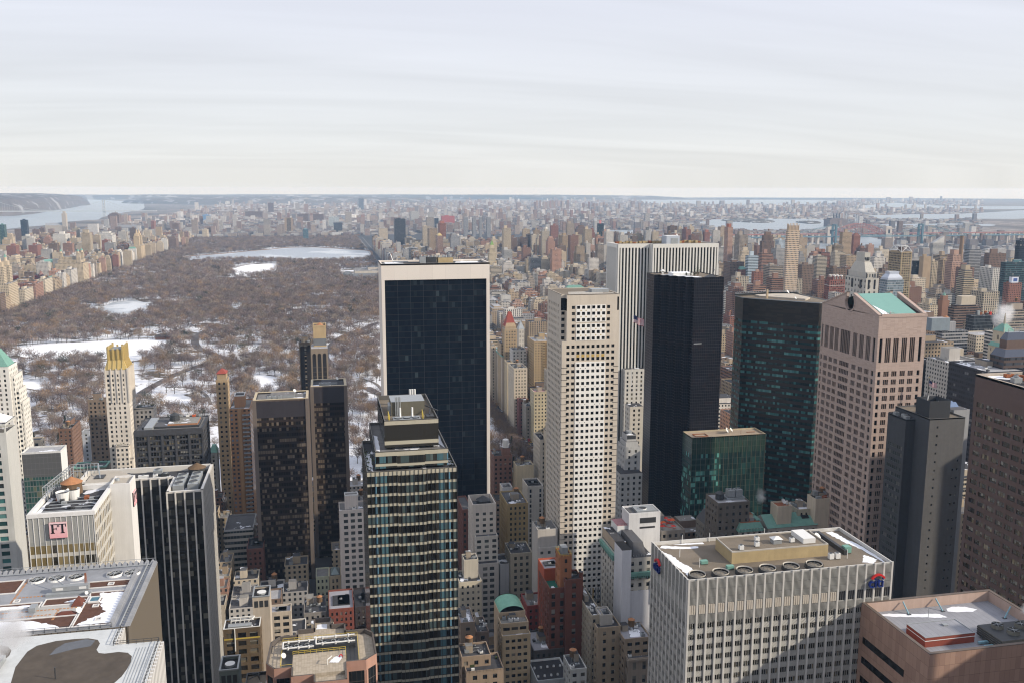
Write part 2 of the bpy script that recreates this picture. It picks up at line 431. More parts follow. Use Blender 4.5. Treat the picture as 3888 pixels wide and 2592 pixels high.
def clutter(t,x0,x1,y0,y1,z,rng,n=None,tk=.5):
    w,d = x1-x0,y1-y0
    n = n if n is not None else int(min(10,2+w*d/60))
    if tk and rng.random() < tk and w > 6 and d > 6:
        tank(t,x0+w*rng.uniform(.3,.7),y0+d*rng.uniform(.45,.75),z,1.7,3.2,2.2)
    if w > 5 and d > 5:
        m = MB((.34,.29,.23));a,b = x0+w*rng.uniform(.1,.5),y0+d*rng.uniform(.35,.6);bw,bd,bh = w*rng.uniform(.22,.36),d*rng.uniform(.2,.32),rng.uniform(2.6,4.2)
        m.box(a,a+bw,b,b+bd,z,z+bh,masonry,roof_tar);m.box(a-.1,a+bw+.1,b-.1,b+bd+.1,z+bh,z+bh+.25,masonry,roof_tar);t.part('bulkhead',m)
    for i in range(n):
        ac_unit(t,x0+w*rng.uniform(.12,.88),y0+d*rng.uniform(.1,.9),z,rng.uniform(1.2,2.6),rng.uniform(1,2),rng.uniform(.9,1.8),1,rng.choice((metal_g,metal_g,white_p,metal_d)))
    m = MB()
    for i in range(3):
        x,y = x0+w*rng.uniform(.1,.9),y0+d*rng.uniform(.1,.9);m.tube((x,y,z),(x,y,z+rng.uniform(1,2.6)),.12,metal_g)
        if rng.random() < .6: m.tube((x,y,z+.4),(x0+w*rng.uniform(.1,.9),y,z+.4),.14,metal_g)
    t.part('pipe',m)
def snow_patch(mb,pts,z,n=3,amp=.25,rng=random):
    """irregular outline through the given points"""
    out = [];n = n*2;amp *= .7
    for i in range(len(pts)):
        a,b = pts[i],pts[(i+1) % len(pts)];L = math.dist(a,b)
        out.append(a)
        for k in range(1,n):
            f = k/n;out.append((a[0]+(b[0]-a[0])*f+rng.uniform(-amp,amp)*min(1,L/6),a[1]+(b[1]-a[1])*f+rng.uniform(-amp,amp)*min(1,L/6)))
    mb.sheet(out,z,snow_m)
def text_mesh(t,name,s,size,mat,M4,ext=.15):
    cu = bpy.data.curves.new('lettering','FONT');cu.body = s;cu.size = size;cu.extrude = ext;cu.align_x = 'CENTER'
    ob = bpy.data.objects.new('lettering',cu);C.objects.link(ob)
    me = bpy.data.meshes.new_from_object(ob.evaluated_get(bpy.context.evaluated_depsgraph_get()))
    bpy.data.objects.remove(ob);bpy.data.curves.remove(cu)
    me.transform(M4);me.transform(Matrix.Translation(-Vector(t.o)));me.materials.clear();me.materials.append(mat);me.name = name
    o2 = bpy.data.objects.new(name,me);o2.parent = t.r;C.objects.link(o2);return o2
def facing(x,y,z,nx,ny):
    """matrix that stands lettering on a wall whose outward normal is (nx, ny)"""
    ux,uy = -ny,nx
    return Matrix(((ux,0,nx,x),(uy,0,ny,y),(0,1,0,z),(0,0,0,1)))

# ================================================================ white fluted block with the red arc sign
trav = solid('fin_metal',(.55,.535,.50),.5,.10,.5)
fanr = solid('fan_ring',(.42,.39,.34),.7)
g = NG('fluted_panel');u,v = g.uv()
st = g.m('SINE',g.m('MULTIPLY',g.m('ADD',u,g.m('MULTIPLY',v,.55)),14.0))
flut = g.fin(g.var((.43,.42,.39),.12,.6),.5,.4,0,(st,.9,.08))
louv = solid('louvre_metal',(.36,.355,.33),.5,.15,.7)
louv_w = solid('louvre_beige',(.50,.45,.38),.6,.12,.7)
X0,X1,Y0,Y1,Z = 101.9,168.9,236.9,266.9,147
t = T('office_slab','wide white office slab with fluted metal panels, six roof fans and a blue and red sign','office building',(135,252,0))
m = MB((.44,.43,.40));wins = [];fins = MB();lv = MB();lb = MB();pn = MB()
def citi_face(x0,y0,x1,y1,n):
    L = math.hypot(x1-x0,y1-y0);dx,dy = (x1-x0)/L,(y1-y0)/L;p = L/n
    P = lambda u,z,d: (x0+dx*u+dy*d,y0+dy*u-dx*d,z)
    def slab(mb,u0,u1,z0,z1,d0,d1,mat):
        a,b,c,d = P(u0,z0,d1),P(u1,z0,d1),P(u1,z1,d1),P(u0,z1,d1);e,f,g_,h = P(u0,z0,d0),P(u1,z0,d0),P(u1,z1,d0),P(u0,z1,d0)
        mb.quad(a,b,c,d,mat);mb.quad(e,a,d,h,mat);mb.quad(b,f,g_,c,mat);mb.quad(d,c,g_,h,mat);mb.quad(e,f,b,a,mat)
    rows = [];z = Z-13.7
    while z > 6: rows.append((z-1.75,z));z -= 3.42
    rows = rows[::-1]
    cols = [(i*p+.42+k*(p-.84)/3+.05,i*p+.42+(k+1)*(p-.84)/3-.05) for i in range(n) for k in range(3)]
    mm = MB();fac(mm,wins,x0,y0,x1,y1,0,Z-13.4,cols,rows,.35,flut)
    base = len(pn.v);pn.v += mm.v;pn.f += [tuple(i+base for i in f) for f in mm.f];pn.mi += [pn.idx(flut)]*len(mm.f);pn.uv += mm.uv;pn.c += mm.c
    pn.quad(P(0,Z-13.4,0),P(L,Z-13.4,0),P(L,Z,0),P(0,Z,0),louv)
    for i in range(n+1):
        u = min(max(i*p,.3),L-.3);slab(fins,u-.3,u+.3,0,Z+.35,0,.3,trav)
    for i in range(n):
        for k in range(6):
            u = i*p+.55+k*(p-1.1)/5.2
            for za,zb in ((Z-3.0,Z-.25),(Z-5.6,Z-3.2),(Z-7.6,Z-5.8),(Z-13.3,Z-11.0)): slab(lv,u,u+.16,za,zb,0,.28,louv)
        if x1-x0 > 1 and i < n-6 or x1-x0 < 1:
            if x1-x0 > 1:
                for k in range(3): slab(lb,i*p+.6+k*.68,i*p+1.12+k*.68,Z-10.7,Z-7.9,0,.3,louv_w)
        else:
            for k in range(3): slab(lb,i*p+.6+k*.68,i*p+1.12+k*.68,Z-10.7,Z-7.9,0,.05,black)
citi_face(X0,Y0,X1,Y0,22);citi_face(X0,Y1,X0,Y0,10)
m.wall(X1,Y0,X1,Y1,0,Z,MATS['ribbon'],0,Z);m.wall(X1,Y1,X0,Y1,0,Z,MATS['ribbon'],0,Z)
t.part('wall',m);t.part('spandrel_panel',pn);t.part('fin',fins);t.part('louvre',lv);t.part('louvre_strip',lb,'beige louvre strips')
windows(t,wins,pane_b,100)
m = MB();m.box(X0+.3,X1-.3,Y0+.3,Y1-.3,Z-3,Z-1.0,roof_gravel,roof_gravel);m.rim(X0,X1,Y0+.02,Y1,Z-1,Z+.15,.35,trav);t.part('roof',m)
m = MB((.40,.32,.17));tanw = solid('ochre_wall',(.40,.31,.17),.9,.25,.35);m.box(120.7,153.3,247.8,259.8,Z-1,Z+2.6,tanw,roof_gravel);m.rim(120.7,153.3,247.8,259.8,Z+2.6,Z+3.0,.3,fanr);t.part('penthouse',m)
fanr = solid('fan_ring',(.42,.39,.34),.7)
for fx in (106.3,113.8,121.5,129.0,136.7,144.4):
    m = MB();m.cyl(fx,240.5,Z-1,Z+.1,2.9,2.7,metal_d,20);m.cyl(fx,240.5,Z+.1,Z+.45,2.5,2.5,fanr,20);m.cyl(fx,240.5,Z+.45,Z+.2,2.5,2.25,fanr,20);m.sheet([(fx+2.1*math.cos(a*.314),240.5+2.1*math.sin(a*.314)) for a in range(20)],Z-.3,solid('fan_bowl',(.21,.185,.15),.9))
    for a in range(3): m.tube((fx+2.2*math.cos(a*1.047),240.5+2.2*math.sin(a*1.047),Z+.3),(fx-2.2*math.cos(a*1.047),240.5-2.2*math.sin(a*1.047),Z+.3),.05,metal_d)
    t.part('roof_fan',m)
m = MB();zs = Z-.985
snow_patch(m,[(103,262),(103,251),(104.2,244),(103.2,239.3),(106,242.5),(107.5,247.5),(106,252),(105,258)],zs,4,.5)
snow_patch(m,[(103.5,264.2),(108,262.5),(115.8,261.8),(116.2,263),(110,264.2),(105,266)],zs,3,.4)
snow_patch(m,[(119,264.6),(119,266),(107,266.3),(112,265.2)],zs,3,.3)
snow_patch(m,[(163.2,266),(164.6,257),(166.8,250),(167.6,238.5),(168.3,239),(168.3,252),(166.8,260),(165.8,266.2)],zs,4,.5)
snow_patch(m,[(161,241),(164,239.5),(167,242),(165,246)],zs,3,.5);t.part('snow_patch',m)
for x in (152.7,154.9): ac_unit(t,x,245,Z-1,1.5,1.3,1.9,1,white_p)
m = MB();m.box(158.5,159.6,247,263,Z-1,Z+.6,metal_d);m.box(154,159.6,263,264.1,Z-1,Z+.6,metal_d);t.part('duct',m)
ac_unit(t,160.5,249,Z-1,2.2,2.2,2.2,0,copper)
dish(t,155.6,258,Z-1,1.5,2.6)
m = MB();m.box(146,150.2,250.2,258,Z+2.6,Z+4.2,white_p);t.part('air_handler',m)
m = MB();m.box(136.5,139.3,251.5,254,Z+2.6,Z+3.7,metal_g);m.hip(136.2,139.6,251.2,254.3,Z+4.1,Z+4.9,white_p);m.box(137.6,138.2,252.4,253,Z+3.7,Z+4.2,metal_g);t.part('roof_vent',m)
for x,y in ((124.5,249.5),(130.5,251),(132.5,255),(143,252)): ac_unit(t,x,y,Z+2.6,1.4,1.2,1.5,1,white_p)
for x,y in ((112.3,249.5),(118.5,244.3)): ac_unit(t,x,y,Z-1,2.2,1.4,1.2,0,copper)
m = MB()
for x,y in ((110,247.5),(158,244.5),(112,266.3),(121.5,266.3),(141,266.3),(107,256),(150,262)): m.tube((x,y,Z-1),(x,y,Z+2),.1,white_p)
t.part('mast',m)
blue = solid('sign_blue',(.012,.03,.17),.35,.05,1);red = solid('sign_red',(.55,.03,.03),.35,.05,1)
def citi_sign(x,y,z,nx,ny):
    F = facing(x,y,z,nx,ny);text_mesh(t,'sign_lettering','citi',4.4,blue,F,.35)
    m = MB();o = 0.55
    for i in range(16):
        a0,a1 = math.pi*(.12+.76*i/16),math.pi*(.12+.76*(i+1)/16)
        for r0,r1 in ((1.9,2.5),):
            pts = [(r0*math.cos(a1),r0*math.sin(a1)),(r0*math.cos(a0),r0*math.sin(a0)),(r1*math.cos(a0),r1*math.sin(a0)),(r1*math.cos(a1),r1*math.sin(a1))]
            fr = [F @ Vector((px+o,py*.9+2.0,.35)) for px,py in pts];bk = [F @ Vector((px+o,py*.9+2.0,-.3)) for px,py in pts]
            m.face(fr,red);m.face([bk[3],bk[2],fr[2],fr[3]],red);m.face([fr[0],fr[1],bk[1],bk[0]],red)
    t.part('sign_arc',m)
citi_sign(162.9,Y0-1.0,139.9,0,-1);citi_sign(X0-1.0,259.6,140.4,-1,0)

# ================================================================ pink granite block, bottom right
MATS['pink_panel'] = winmat('pink_panel',1.62,3.7,.025,1,.02,1,(.16,.10,.075),[(0,(.33,.215,.165)),(.3,(.36,.235,.18)),(.6,(.31,.20,.155)),(.8,(.38,.25,.19))],rough=.6,run=1)
X0,X1,Y0,Y1,Z = 159,204,204.3,237,134.8
t = T('granite_block','pink granite office block with a snowy sunken roof in the bottom right corner','office building',(180,220,0))
m = MB((.36,.24,.18));P_ = MATS['pink_panel']
m.prism(rect(X0,X1,Y0,Y1),0,Z,P_,None);gl = MB()
for zt,yb in ((124.6,214.5),(118.2,214.5),(111.8,204.6)):
    gl.box(X0-.04,X0+.02,yb,Y1-2,zt-2.2,zt,pane_d)
t.part('wall',m);t.part('ribbon_window',gl)
m = MB((.45,.33,.27));pinkw = solid('pink_parapet',(.46,.34,.28),.8,.1,.4);Zr = 131.6
m.wall(X0+1,Y1-1,X1-1,Y1-1,Zr,Z,pinkw);m.wall(X1-1,Y1-1,X1-1,Y0+1,Zr,Z,pinkw);m.wall(X1-1,Y0+1,X0+1,Y0+1,Zr,Z,pinkw);m.wall(X0+1,Y0+1,X0+1,Y1-1,Zr,Z,pinkw)
brz = solid('coping',(.13,.10,.08),.5,.15,.6);m.rim(X0-.05,X1+.05,Y0-.05,Y1+.05,Z,Z+.18,1.05,brz)
t.part('parapet',m)
m = MB();g = NG('grey_roof');greyroof = g.fin(g.mix(g.m('LESS_THAN',g.m('FRACT',g.m('MULTIPLY',g.uv()[0],.55)),.04),g.var(g.var((.27,.275,.30),.22,.25),.3,.06),(.17,.17,.185)),.8,.3);m.sheet(rect(X0+1,X1-1,Y0+1,Y1-1),Zr,greyroof);t.part('roof',m)
m = MB((.26,.07,.045));rbrick = solid('red_brick',(.24,.06,.04),.85,.25,.5);m.box(164.2,180.2,213.3,221.9,Zr,Zr+2.9,rbrick,greyroof)
m.rim(164.1,180.3,213.2,222.0,Zr+1.85,Zr+2.02,.12,white_p);m.rim(164.15,180.25,213.25,221.95,Zr+2.9,Zr+3.05,.25,metal_g);t.part('penthouse',m)
m = MB();snow_patch(m,[(163.2,234),(166,232.6),(172,231),(179,229),(183,228.6),(182,231),(175,232.4),(167,234.4)],Zr+.02,3,.35)
snow_patch(m,[(185.6,232),(188,231),(193,230.3),(195.5,231.3),(193,233.8),(189,234.6),(186.5,233.8)],Zr+.02,3,.3);snow_patch(m,[(170,209),(178,208),(184,210),(178,210.6)],Zr+.02,3,.3);t.part('snow_patch',m)
m = MB();wood_c = solid('tower_slats',(.16,.155,.13),.85,.3,.8);m.box(183.5,201,206.5,216.5,Zr+.6,Zr+3.4,wood_c,metal_d)
for k in range(4): m.box(183.35,183.5,206.5,216.5,Zr+.9+k*.65,Zr+1.2+k*.65,metal_d)
t.part('cooling_tower',m)
for fx,fy in ((188,214),(190,210),(195,213),(197,209)):
    m = MB();m.cyl(fx,fy,Zr+3.4,Zr+4.5,1.7,1.55,wood_c,16);m.sheet([(fx+1.5*math.cos(a*.3927),fy+1.5*math.sin(a*.3927)) for a in range(16)],Zr+4.2,black)
    for a in range(3): m.tube((fx+1.6*math.cos(a*1.047),fy+1.6*math.sin(a*1.047),Zr+4.5),(fx-1.6*math.cos(a*1.047),fy-1.6*math.sin(a*1.047),Zr+4.5),.07,metal_g)
    t.part('roof_fan',m)
bl = solid('blue_brace',(.20,.36,.42),.5,.1,1)
for a,b in (((172.4,235.6,Zr+2.8),(172.6,232.6,Zr)),((183.8,235.6,Zr+2.8),(184.2,232.4,Zr)),((202.6,226,Zr+2.8),(199.5,224.5,Zr))):
    m = MB();m.tube(a,b,.22,bl,6);m.box(b[0]-.6,b[0]+.6,b[1]-.5,b[1]+.5,b[2],b[2]+.12,metal_d);t.part('brace',m)
m = MB();m.box(180.4,184.5,211.5,212.2,Zr+.3,Zr+.9,bl);m.box(180.4,183.5,209.2,209.8,Zr+.3,Zr+.9,bl);t.part('beam',m)
m = MB();m.tube((177,229.5,Zr),(177,229.5,Zr+3),.09,metal_g);t.part('mast',m);m = MB();m.box(174,175.4,218.5,219.7,Zr+2.9,Zr+3.3,metal_g);t.part('roof_hatch',m)
m = MB();m.tube((176,207.2,Zr),(176,207.2,Zr+1.6),.12,metal_d);t.part('roof_vent',m)
m = MB();m.tube((180,208,Zr),(180,208,Zr+.9),.09,red);m.tube((180,208,Zr+.9),(182,208,Zr+.9),.09,red);m.box(181.6,182.6,207.6,208.4,Zr,Zr+.9,red);t.part('pump',m)

# ================================================================ brown granite tower, right edge
gran = solid('brown_granite',(.115,.075,.065),.5,.2,.4)
t = T('office_tower','brown granite office tower with rows of grouped windows at the right edge','office building',(303,315,0))
m = MB((.115,.075,.065));wins = [];X0,X1,Y0,Y1,Z = 280,326,285,345,180
fac(m,wins,X0,Y1,X0,Y0,0,Z,bays(60,5.7,4.4,.9),floors(0,Z,4.35,2.2,12),.25,gran)
fac(m,wins,X0,Y0,X1,Y0,0,Z,bays(46,5.7,4.4,.9),floors(0,Z,4.35,2.2,12),.25,gran)
m.wall(X1,Y0,X1,Y1,0,Z,gran);m.wall(X1,Y1,X0,Y1,0,Z,gran);t.part('wall',m)
w2 = []
for w in wins:
    A,B,D,E = [Vector(p) for p in w]
    for k in range(3):
        f0,f1 = k/3+.012,(k+1)/3-.012;w2.append((tuple(A.lerp(B,f0)),tuple(A.lerp(B,f1)),tuple(E.lerp(D,f1)),tuple(E.lerp(D,f0))))
windows(t,w2,pane_b,100)
m = MB((.2,.17,.14));m.sheet(rect(X0+1,X1-1,Y0+1,Y1-1),Z-1,roof_tar);m.rim(X0,X1,Y0,Y1,Z-1,Z+.1,1.0,solid('stone_cap',(.40,.34,.28),.8));t.part('roof',m)
m = MB();snow_patch(m,[(282,342),(284,343.5),(296,343.8),(300,338),(297,330),(292,335),(287,338)],Z-.98,3,.8);t.part('snow_patch',m)
rg = random.Random(5)
for i in range(16): ac_unit(t,rg.uniform(286,310),rg.uniform(318,341),Z-1,rg.uniform(1.5,4),rg.uniform(1.5,3),rg.uniform(1,2.6),1,rg.choice((metal_g,metal_d,rust)))

# ================================================================ dark grey tower with a lit blank wall
t = T('office_tower','dark grey brick tower with a black roof box and few small windows','office building',(310,412,0))
gbr = solid('grey_brick',(.115,.112,.11),.9,.16,.6);gbd = solid('shaded_brick',(.06,.062,.068),.85,.15,.5)  # same brick twice, the darker one has west side shade in its colour
m = MB();wins = [];Z = 144.5
cols = [(4.2,5.2),(15.0,15.9),(17.6,18.5)]
fac(m,wins,301,401,321.5,401,0,Z,cols,floors(0,Z,4.6,1.1,4),.15,gbr,skip=lambda i,j: i == 1 and j % 3 == 2 or (i > 0 and j > 26))
m.wall(321.5,401,321.5,430,0,Z,gbr);m.wall(321.5,430,301,430,0,Z,gbr);m.wall(301,430,301,401,0,Z,gbd)
w3 = []
m.wall(295.5,412.5,301,412.5,0,Z-3,gbd);fac(m,w3,295.5,428,295.5,412.5,0,Z-3,bays(15.5,1.6,1.3,.8),floors(0,Z-3,3.9,1.9,15),.15,gbd);m.wall(301,428,295.5,428,0,Z-3,gbd)
t.part('wall',m);windows(t,wins,pane,60);windows(t,w3,pane_g,100)
m = MB((.16,.15,.14));m.sheet(rect(301,321.5,401,430),Z-.6,roof_gravel);m.rim(301,321.5,401,430,Z-.6,Z+.1,.5,gbr);m.sheet(rect(295.5,301,412.5,428),Z-3.6,roof_tar);m.rim(295.5,301,412.5,428,Z-3.6,Z-2.9,.5,gbd);t.part('roof',m)
bx = solid('black_cladding',(.035,.037,.042),.7,.15,.5)
m = MB();m.prism(rect(302.5,314.5,404,415),Z-.6,Z+8.5,bx);m.prism([(302.9,404.4),(302.9,414.6),(314.1,414.6),(314.1,404.4)],Z+6,Z+8.5,bx);m.sheet(rect(302.5,314.5,404,415),Z+6,roof_tar);t.part('plant_box',m)
m = MB();m.tube((306,411,Z+6),(306.5,411,Z+10),.25,white_p);m.tube((310,408,Z+6.2),(311,408,Z+6.9),.9,white_p,8);t.part('vent_pipe',m)
for x,y in ((297.6,415),(299,419),(297.5,424)): ac_unit(t,x,y,Z-3.6,2.4,2.4,2,1)
m = MB((.30,.31,.32));m.box(321.6,331,410,428,0,146,solid('pale_slab',(.33,.335,.345),.85),roof_tar);t.part('side_slab',m)
m = MB();sk = solid('skylight_blue',(.16,.22,.34),.2,.15,1);
for k in range(4): m.quad((318,416+k*3,146.1),(329,416+k*3,146.1),(329,418.6+k*3,148.2),(318,418.6+k*3,148.2),sk)
t.part('skylight',m)
t2_ = T('flagpole','flagpole with a striped flag behind the dark grey tower','flagpole',(328.4,441,120))
m = MB();m.tube((328.4,441,120),(328.4,441,157),.2,metal_d);m.cyl(328.4,441,157,157.4,.3,.05,yellow,6);t2_.part('pole',m)
def flag(t,x,y,z,w,h,dx=.85,dy=-.3,drop=.35):
    m = MB();fr = solid('flag_red',(.40,.06,.07),.8,.1);fw = solid('flag_white',(.68,.66,.68),.8,.1);fb = solid('flag_blue',(.02,.025,.09),.8,.1)
    n = 10
    P = lambda i,j: (x+dx*w*i/n,y+dy*w*i/n+.25*math.sin(i*1.1)*w*.12,z-h*j/13-drop*w*(i/n)**1.3+.06*w*math.sin(i*.9))
    for i in range(n):
        for j in range(13):
            mat = fb if (i < 4 and j < 7) else (fr if j % 2 == 0 else fw)
            m.quad(P(i,j+1),P(i+1,j+1),P(i+1,j),P(i,j),mat)
    t.part('flag',m)
flag(t2_,328.6,441,155,4.6,2.7)

# ================================================================ pediment tower
sony = winmat('pink_block',2.4,.62,.02,1,.06,1,(.29,.225,.195),[(0,(.42,.325,.28)),(.35,(.45,.35,.30)),(.7,(.40,.31,.265)),(.85,(.47,.37,.32))],rough=.75,run=1)
t = T('pediment_tower','pink granite tower with a broken pediment roof and a round notch','office building',(314,477,0))
X0,X1,Y0,Y1,ZE,ZR_ = 299,328.6,447,506,191,201.6
m = MB((.44,.32,.27));wins = [];wd = []
def sony_face(x0,y0,x1,y1,groups):
    cols = []
    for a,b,k in groups:
        w = (b-a)/k
        cols += [(a+i*w+.06,a+(i+1)*w-.06) for i in range(k)]
    top = [(ZE-26,ZE-12.6)];rows = floors(0,ZE-31,4.62,2.9,0)
    mm = MB(m.col);fac(mm,wins,x0,y0,x1,y1,0,ZE,cols,rows+top,.55,sony)
    b = len(m.v);m.v += mm.v;m.f += [tuple(i+b for i in f) for f in mm.f];m.mi += [m.idx(sony)]*len(mm.f);m.uv += mm.uv;m.c += mm.c
sony_face(X0,Y0,X1,Y0,[(1.2,3.1,1),(4.9,8.2,3),(9.8,13.1,3),(15.0,18.3,3),(20.0,23.3,3),(25.6,27.5,1)])
sony_face(X0,Y1,X0,Y0,[(1.0,2.6,1),(4.6,8.6,3),(10.4,14.4,3),(15.8,19.8,3),(22.0,32.0,6),(35.0,39.2,3),(41.5,45.7,3),(48.0,52.2,3),(54.6,56.8,1)])
m.wall(X1,Y0,X1,Y1,0,ZE,sony,0,ZE);m.wall(X1,Y1,X0,Y1,0,ZE,sony,0,ZE)
t.part('wall',m);windows(t,wins,pane_d,100)
# gables with the circular notch, west and east, thick slabs
ym = (Y0+Y1)/2;R = 4.7;zc0 = 195.0
def gable(xa,xb,name):
    m = MB((.44,.32,.27));slope = (ZR_-ZE)/(ym-Y0)      # south shoulder up to the notch, round it, down the north shoulder
    y_in = R*.72
    pts = [(Y0,ZE),(ym-y_in,ZE+slope*(ym-y_in-Y0))]
    a0 = math.atan2(math.sqrt(R*R-y_in*y_in),-y_in);n = 16
    for i in range(n+1):
        a = a0+(2*math.pi-2*(a0-math.pi/2))*i/n
        pts.append((ym+R*math.cos(a),zc0+R*math.sin(a)))
    pts += [(ym+y_in,ZE+slope*(ym-y_in-Y0)),(Y1,ZE)]
    for xx in (xa,xb):
        q = [(xx,p[0],p[1]) for p in pts]
        m.face(q,sony,[(p[1],p[2]-ZE) for p in q])
    for a,b in zip(pts,pts[1:]): m.quad((xa,a[0],a[1]),(xb,a[0],a[1]),(xb,b[0],b[1]),(xa,b[0],b[1]),sony)
    t.part(name,m)
gable(X0,X0+1.6,'pediment');gable(X1-1.6,X1,'pediment')
m = MB()
for i in range(24):                              # moulded ring round the notch
    a0,a1 = math.radians(138+264*i/24),math.radians(138+264*(i+1)/24)
    q = lambda r,a,x: (x,ym+r*math.cos(a),zc0+r*math.sin(a))
    m.quad(q(R+.8,a0,X0-.2),q(R,a0,X0-.2),q(R,a1,X0-.2),q(R+.8,a1,X0-.2),sony);m.quad(q(R,a0,X0-.2),q(R,a0,X0+1.6),q(R,a1,X0+1.6),q(R,a1,X0-.2),sony);m.quad(q(R+.8,a0,X0),q(R+.8,a0,X0-.2),q(R+.8,a1,X0-.2),q(R+.8,a1,X0),sony)
m.face([(X0+4.6,ym-R*math.cos(i*.2618),zc0+R*math.sin(i*.2618)) for i in range(24)],metal_d);t.part('notch_ring',m)  # dark disc added to stand for the shade deep inside the notch
m = MB()                                         # roof slopes, sunken behind the gables, and south parapet
sl = (ZR_-ZE)/(ym-Y0)
m.quad((X0+1.6,Y0+1.2,ZE-.3),(X1-1.6,Y0+1.2,ZE-.3),(X1-1.6,ym,ZE-3+sl*(ym-Y0)),(X0+1.6,ym,ZE-3+sl*(ym-Y0)),black)
m.quad((X1-1.6,Y1,ZE-1.4),(X0+1.6,Y1,ZE-1.4),(X0+1.6,ym,ZE-3+sl*(ym-Y0)),(X1-1.6,ym,ZE-3+sl*(ym-Y0)),copper);t.part('roof',m)
m = MB();cop2 = solid('pale_copper',(.18,.35,.31),.6,.08,.3)
za,zb_ = ZE+.2,ZE-.9+sl*(ym-1.5-Y0);a = [(X0+4.2,Y0+3.2,za),(X1-4,Y0+3.2,za),(X1-4,ym-1,zb_),(X0+4.2,ym-1,zb_)]
m.quad(*a,cop2);b = [(p[0],p[1],p[2]-1.6) for p in a]
for i in range(4): m.quad(b[i],b[(i+1) % 4],a[(i+1) % 4],a[i],metal_d)
t.part('roof_panel',m)
m = MB();snow_patch(m,[(X0+4.6,Y0+3.6),(X0+8.5,Y0+3.6),(X0+8,Y0+6.5),(X0+6.2,Y0+11),(X0+4.6,Y0+14.5)],0,2,.2)
m.v = [(x,y,ZE+.26+(zb_-za)/(ym-1-Y0-3.2)*(y-Y0-3.2)) for x,y,z in m.v];t.part('snow_patch',m)
m = MB((.40,.29,.24));m.box(X0+1.6,X1-1.6,Y0,Y0+1.0,ZE,ZE+.9,sony);m.box(X0-.25,X1+.25,Y0-.25,Y0+.0,ZE-.9,ZE+.1,sony)
for xx in (X0+.8,X1-.8):
    n_ = 1
    for sgn,ya in ((1,Y0),(-1,Y1)):
        p0 = (ya,ZE+.05);p1 = (ym-sgn*R*.72,ZE+sl*(ym-R*.72-Y0)+.05);lo,hi = -1.05,1.05
        m.quad((xx+lo,p0[0],p0[1]+.5),(xx+hi,p0[0],p0[1]+.5),(xx+hi,p1[0],p1[1]+.5),(xx+lo,p1[0],p1[1]+.5),sony) if sgn > 0 else m.quad((xx+hi,p0[0],p0[1]+.5),(xx+lo,p0[0],p0[1]+.5),(xx+lo,p1[0],p1[1]+.5),(xx+hi,p1[0],p1[1]+.5),sony)
        for s_ in (lo,hi):
            q4 = [(xx+s_,p0[0],p0[1]-.3),(xx+s_,p1[0],p1[1]-.3),(xx+s_,p1[0],p1[1]+.5),(xx+s_,p0[0],p0[1]+.5)]
            m.quad(*(q4 if (s_ > 0) == (sgn > 0) else q4[::-1]),sony)
t.part('coping',m)
m = MB();m.rail([(X0+5,Y0+3),(X0+11,Y0+3)],ZE,1.2,rust,.07);m.tube((X0+9.5,Y0+4,ZE),(X0+9.5,Y0+4,ZE+2),.2,white_p);t.part('railing',m)

# ================================================================ dark green glass tower (cut corner)
ibm = winmat('green_granite',1.5,3.9,.04,1,.52,.97,(.034,.026,.024),[(0,(.008,.022,.024)),(.34,(.012,.042,.045)),(.52,(.04,.15,.15)),(.66,(.09,.25,.24)),(.76,(.010,.025,.028)),(.88,(.06,.18,.19)),(.965,(.22,.36,.28))],rough=.1,run=4,wv=.35,wrough=.35)
ibt = winmat('granite_top',4.0,1.2,.0,1,.0,1,(.05,.04,.035),[(0,(.020,.018,.016)),(.4,(.032,.026,.022)),(.6,(.018,.018,.016)),(.8,(.036,.03,.025))],rough=.35,run=1)
t = T('office_tower','dark green polished office tower with a cut corner beside the pediment tower','office building',(310,575,0))
P = [(284.0,582.6),(320.4,545.7),(322.2,546),(334,558.8),(334,598),(311,602),(284.3,596)];Z = 186
m = MB();m.prism(P,0,Z-15.5,ibm,None,Z-15.5);m.prism(P,Z-15.5,Z,ibt,None);t.part('wall',m)
cx,cy = sum(p[0] for p in P)/7,sum(p[1] for p in P)/7
m = MB((.4,.36,.3));m.sheet([(cx+(p[0]-cx)*.985,cy+(p[1]-cy)*.985) for p in P],Z-.6,roof_gravel)
m.prism([(cx+(p[0]-cx)*.6+2,cy+(p[1]-cy)*.6+5) for p in P],Z-.6,Z+.5,solid('cream_plant',(.46,.41,.34),.8),solid('cream_plant',(.5,.45,.37)));[m.quad((*A,Z),(*B,Z),(B[0]-3,B[1]-4,Z+1.4),(A[0]-3,A[1]-4,Z+1.4),solid('roof_glazing',(.28,.33,.38),.2,.2,.5)) for A,B in ((P[4],P[5]),(P[5],P[6]))];t.part('roof',m)
m = MB()
for i in range(7):
    a,b = P[i],P[(i+1) % 7]
    m.tube((*a,Z-.3),(*b,Z-.3),.35,metal_g,4)
for a,b in ((5,4),(6,5)): m.rail([P[a],P[b]],Z,2.0,metal_g,.12,2.2)
t.part('roof_rail',m);dish(t,316,580,Z+1.8,1.3);dish(t,312,562,Z,1)
m = MB((.45,.36,.24));m.box(299,300.2,578,579.2,Z-.6,Z+5.5,masonry);t.part('chimney',m)

